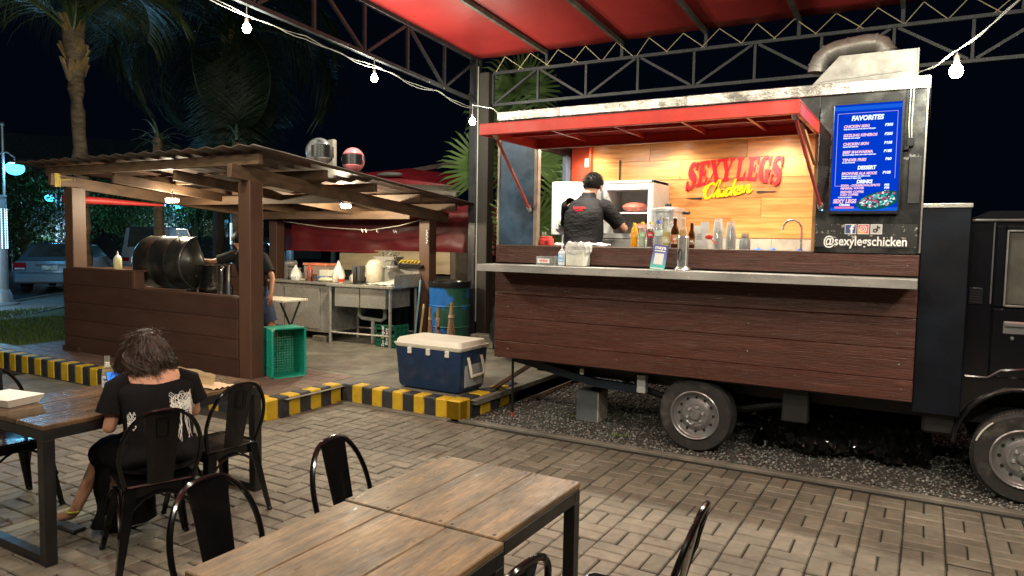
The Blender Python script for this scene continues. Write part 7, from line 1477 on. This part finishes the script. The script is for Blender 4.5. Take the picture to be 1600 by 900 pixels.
# ================================================================ street behind
m_pole = mat('pale_street_pole', (.24, .27, .29), .4, metal=.3, var=.1)
cy = emat('cyan_lamp', (.06, .55, 1.0), 2.6, clear=1); ledm = emat('led_dots', (.50, .82, 1.0), 4)
def street_lamp(lab, x, y, s=1.0, big=False, p=1.0, flip=-1):
    t = thing('street_lamp', lab, 'street lamp', (x, y, 0), 'street lamps with cyan globes'); c = Vector((x, y, 0))
    Q('base', m_pole, lambda b: b.lathe([(.40, 0), (.40, .03), (.27, .06), (.25, .22), (.21, .34), (.19, .36)], 24, c=(x, y, 0)), t)
    Q('pole', m_pole, lambda b: b.lathe([(.185, .3), (.185, 2.55), (.20, 2.56), (.20, 2.60), (.0, 2.61)], 24, c=(x, y, 0)), t)
    Q('upper_rod', m_pole, lambda b: [b.tube([(x+dx, y+dy, 2.55), (x+dx, y+dy, 4.25)], .028, 8) for dx, dy in ((.13, .10), (-.13, -.10), (.02, .02))]+[b.ball((x+dx, y+dy, 4.27), .05, 10, 8) for dx, dy in ((.13, .10), (-.13, -.10))], t)
    b = B()
    for i in range(24):
        z = 1.35+.038*i*1.05
        for k in range(14): a = 2*pi*k/14; b.ball((x+.187*cos(a), y+.187*sin(a), z), .0135, 6, 4)
    b.build('light_dot', ledm, t, kind='stuff', fix=False)
    Q('dot_panel', m_pole, lambda b: b.lathe([(.184, 1.32), (.19, 1.33), (.19, 1.342)], 24, c=(x, y, 0)), t)
    for sg_ in (1, -1):
        d = Vector((.80, .60, 0))*sg_; e = c+d*.42; Q('arm', m_pole, lambda b: b.tube([c+Vector((0, 0, 3.55)), c+d*.25+Vector((0, 0, 3.62)), e+Vector((0, 0, 3.50)), e+Vector((0, 0, 3.40))], .022, 8), t)
        g = Q('globe', cy, lambda b: b.ball((e.x, e.y, 3.24), (.20, .20, .16), 20, 14), t); Q('cap', m_pole, lambda b: b.lathe([(.13, 3.36), (.10, 3.40), (.0, 3.41)], 16, c=(e.x, e.y, 0)), t)
        light('POINT', 'globe_light', (e.x, e.y, 3.24), P_STREET*p, CYAN, t, .15)
    light('POINT', 'dot_panel_light', (x+1.3, y-1.1, 1.4), P_STREET*1.3*p, (.45, .75, 1), t, .3)
street_lamp('nearest street lamp at the left edge, pole covered in white light dots', -19.17, 8.72)
street_lamp('street lamp with two cyan globes seen just left of the hut', -33.2, 17.6, p=.9)
street_lamp('street lamp seen between the hut post and the drum', -34.5, 23.8, p=.9)
street_lamp('farther street lamp seen above the drum lid', -27.0, 21.8, p=.5)
street_lamp('street lamp glimpsed beside the cook behind the right hut post', -27.5, 25.5, p=.5)
def car(lab, x, y, ang, c, kind='sedan', name='parked_car', L=4.5, Wd=1.76, Hh_=1.42):
    t = thing(name, lab, 'car', (x, y, 0), 'cars parked along the street'); T = Matrix.Translation((x, y, 0)) @ rotm('Z', ang); hw = Wd/2
    if kind == 'sedan': pr = [(0, .30), (.02, .62), (.10, .92), (.55, 1.0), (1.15, Hh_-.06), (1.7, Hh_), (2.3, Hh_-.03), (3.1, .98), (4.3, .80), (L, .60), (L, .28)]; win = (2, 3, 4, 6, 7)
    else: pr = [(0, .35), (0, .75), (.03, 1.0), (.15, Hh_-.05), (.4, Hh_), (2.6, Hh_), (3.4, 1.15), (4.4, .95), (L, .65), (L, .32)]
    def bodyf(b):
        n = len(pr); ys = [-1, -.92, 0, .92, 1]; vs = []
        for yy in ys:
            for (px_, pz) in pr:
                inn = 1 if pz < 1.0 else 1-.17*(pz-1.0)/(Hh_-1.0); vs.append((px_+(.05 if abs(yy) == 1 and px_ < .3 else 0), yy*hw*inn, pz-(.03 if abs(yy) == 1 else 0)))
        fs = [(i*n+k, i*n+k+1, (i+1)*n+k+1, (i+1)*n+k) for i in range(4) for k in range(n-1)]+[tuple(range(n)), tuple(4*n+k for k in range(n))]+[(0, n, 2*n, 3*n, 4*n, 5*n-1, 4*n-1, 3*n-1, 2*n-1, n-1)]
        b.add(vs, fs, T)
    bd = Q('body', c, bodyf, t, smooth=45)
    a0, a1 = (pr[3], pr[4]) if kind == 'sedan' else (pr[2], pr[3])
    Q('rear_window', m_glass, lambda b: b.add([(a0[0]-.012+.04, -hw*.78, a0[1]+.03), (a0[0]-.012+.04, hw*.78, a0[1]+.03), (a1[0]-.03, hw*.66, a1[1]), (a1[0]-.03, -hw*.66, a1[1])], [(0, 1, 2, 3)], T @ Matrix.Translation((-.01, 0, .015))), t, smooth=0)
    for s_ in (-1, 1):
        Q('side_window', m_glass, lambda b: b.add([(.9, s_*(hw+.004), 1.0), (3.0, s_*(hw+.004), 1.0), (2.3, s_*(hw*.85+.004), Hh_-.08), (1.3, s_*(hw*.85+.004), Hh_-.08)], [(0, 1, 2, 3)], T), t, smooth=0)
        tl_ = Q('tail_light', mat('tail_light_red', (.35, .01, .015), .15, var=.1), lambda b: b.box(-.005, .12, s_*hw*.99, s_*hw*.66, .68, .88, .02, T), t); Q('reflector', mat('clear_lens', (.6, .6, .6), .1), lambda b: b.box(-.012, .02, s_*hw*.95, s_*hw*.68, .69, .735, .004, T), tl_)
        for xw in (.85, L-.9):
            wl_ = Q('wheel', m_rub, lambda b: b.lathe([(.0, -.1), (.28, -.1), (.31, -.08), (.31, .08), (.28, .1), (.2, .1), (.19, .06), (0, .06)], 24, T @ Matrix.Translation((xw, s_*(hw-.11), .31)) @ rotm('X', pi/2*(-s_))), t)
    Q('bumper', c, lambda b: b.box(-.06, .25, -hw*.99, hw*.99, .30, .58, .05, T), t); Q('boot_line', m_dark, lambda b: b.box(-.012, .02, -hw*.9, hw*.9, .585, .60, 0, T), t)
    Q('number_plate', mat('plate_white', (.6, .62, .62), .4, c2=(.1, .2, .15), c2sc=22, c2t=.56), lambda b: b.box(-.02, .0, -.20, .20, .68, .80, .004, T), t)
    Q('plate_recess', m_chrome, lambda b: b.box(-.015, .03, -.36, .36, .83, .85, .004, T), t)
    return t
hd_ = math.atan2(.77, -.64)
m_sedan = mat('grey_blue_car_paint', (.22, .30, .36), .22, metal=.3, var=.05, coat=.6)
car('grey blue sedan parked at the kerb, seen from behind left of the hut', -21.45, 11.05, hd_+.17, m_sedan, Wd=1.8)
car('dark car farther down the street, seen right of the drum lid', -25.2, 21.1, hd_, mat('dark_car_paint', (.04, .05, .06), .25, coat=.5), 'van')
v_ = car('white van behind the drum grill', -24.6, 16.0, hd_, mat('white_van_paint', (.5, .55, .58), .3, coat=.4), 'van', Hh_=2.0, L=4.6)
# motorbike shape with riders' clutter is too dark to read: a parked scooter
t = thing('parked_scooter', 'dark scooter parked behind the hut wall, left of the drum', 'scooter', (-14.6, 9.6, 0)); x, y = -14.6, 9.2
for dx in (0, 1.2): Q('wheel', m_rub, lambda b: b.lathe([(.14, -.05), (.24, -.05), (.26, 0), (.24, .05), (.14, .05)], 20, Matrix.Translation((x+dx, y, .26)) @ rotm('X', pi/2)), t)
Q('body', m_blackplastic, lambda b: (b.bar((x, y, .55), (x+.7, y, .62), .28, .22, .05), b.bar((x+.6, y, .38), (x+1.0, y, .38), .26, .08, .03), b.bar((x+.95, y, .35), (x+1.05, y, 1.0), .30, .12, .04)), t)
Q('handlebar', m_chrome, lambda b: b.tube([(x+1.0, y-.33, 1.08), (x+1.05, y, 1.04), (x+1.0, y+.33, 1.08)], .014, 8), t); Q('seat', m_dark, lambda b: b.box(x-.1, x+.6, y-.13, y+.13, .68, .78, .03), t); Q('mirror', m_chrome, lambda b: (b.ball((x+1.0, y-.30, 1.25), (.015, .06, .04)), b.tube([(x+1.0, y-.28, 1.08), (x+1.0, y-.30, 1.24)], .006, 5)), t)
# bushes and trees along the street: leaf clumps
def foliage(b, c, r_, n, rs, s0=.10, s1=.2):
    for k in range(n):
        while True:
            v = Vector((rs.uniform(-1, 1), rs.uniform(-1, 1), rs.uniform(-1, 1)))
            if .25 < v.length < 1 and noise.noise(v*2.2+Vector(c)) > -.18: break
        p = Vector((c[0]+v.x*r_[0], c[1]+v.y*r_[1], c[2]+v.z*r_[2])); s_ = rs.uniform(s0, s1); a = Vector((rs.gauss(0, 1), rs.gauss(0, 1), rs.gauss(0, 1))).normalized(); q = a.cross(Vector((0, 0, 1))).normalized()
        j = len(b.v); b.v += [p-a*s_*.5, p+q*s_*.25, p+a*s_*.5, p-q*s_*.25]; b.f.append((j, j+1, j+2, j+3))
m_leaf = mat('street_leaf', (.055, .11, .03), .5, var=.2, sc_=2, rnd=.4, isl=True)
bush = [(-31.5, 15.2, 2.1, 2.6, 2.3, 'round bush lit green by the street lamp at the left edge'), (-36.0, 19.0, 3.0, 2.8, 2.8, 'larger tree behind the second street lamp'), (-34.6, 22.4, 2.6, 2.6, 2.4, 'leafy tree right of the sedan beyond the hut post'), (-35.5, 26.0, 3.2, 2.6, 2.6, 'leafy tree lit green above the white van'), (-27.5, 28.5, 3.2, 2.6, 2.4, 'dim tree behind the drum grill'), (-24.0, 29.5, 3.0, 2.4, 2.2, 'dim tree right of the drum grill'), (-40, 16, 2.5, 3.4, 2.6, 'dark tree at the far left beyond the road')]
for i, (x, y, z, r_, h_, lab) in enumerate(bush):
    t = thing('street_tree', lab, 'tree', (x, y, 0)); b = B(); rs = random.Random(i); b.tube([(x, y, 0), (x+.1, y, z*.6), (x, y, z)], [.16, .12, .06], 8)
    for k in range(4): a = 1.6*k; b.tube([(x, y, z*.5), (x+cos(a)*r_*.5, y+sin(a)*r_*.5, z+.3)], [.07, .02], 6)
    b.build('trunk', m_trunk, t); b = B()
    for (dx, dy, dz, f_) in ((0, 0, 0, .8), (r_*.5, 0, -.3, .55), (-r_*.5, .2, -.2, .55), (0, -r_*.5, .2, .5), (.2, r_*.4, .4, .5)): foliage(b, (x+dx, y+dy, z+dz), (r_*f_, r_*f_, h_*f_), 1700, rs)
    b.build('crown', m_leaf, t, smooth=0, fix=False, kind=None)
# dim building far left
bd_ = thing('building', 'dim pale building far behind the street lamp at the left', 'building', (-52, 24, 0)); m_bw = mat('dim_wall', (.20, .20, .20), .8, var=.1)
BM = Matrix.Translation((-56, 20, 0)) @ rotm('Z', R(55))
Q('wall', m_bw, lambda b: b.box(0, 26, 0, 8, 0, 6.6, 0, BM), bd_); Q('roof', mat('dim_roof', (.12, .12, .12), .8), lambda b: b.prism([(-.6, 6.6), (26.6, 6.6), (24, 8.2), (2, 8.2)], 0, 8, BM @ rotm('X', pi/2) @ Matrix.Translation((0, 0, -8))), bd_)
for i in range(6):
    for z in (1.6, 4.4): w_ = Q('window', m_glass, lambda b: b.box(1.5+4*i, 3.2+4*i, -.06, .05, z, z+1.3, 0, BM), bd_); Q('window_head', m_bw, lambda b: b.box(1.3+4*i, 3.4+4*i, -.3, .0, z+1.4, z+1.5, 0, BM), w_)
# railing and hanging strings glimpsed beyond the hut
t = thing('steel_railing', 'thin steel railing beyond the road behind the hut', 'railing', (-26, 18, 0))
for k in range(9): p = Vector((-29, 13, 0))+Vector((.77, .64, 0))*-2+U*(1.4*k); Q('post', m_pole, lambda b: b.tube([p, p+Vector((0, 0, 2.9))], .03, 6), t)
Q('rail', m_pole, lambda b: b.tube([Vector((-29, 13, 2.85))+Vector((.77, .64, 0))*-2, Vector((-29, 13, 2.85))+Vector((.77, .64, 0))*-2+U*11.2], .03, 6), t)
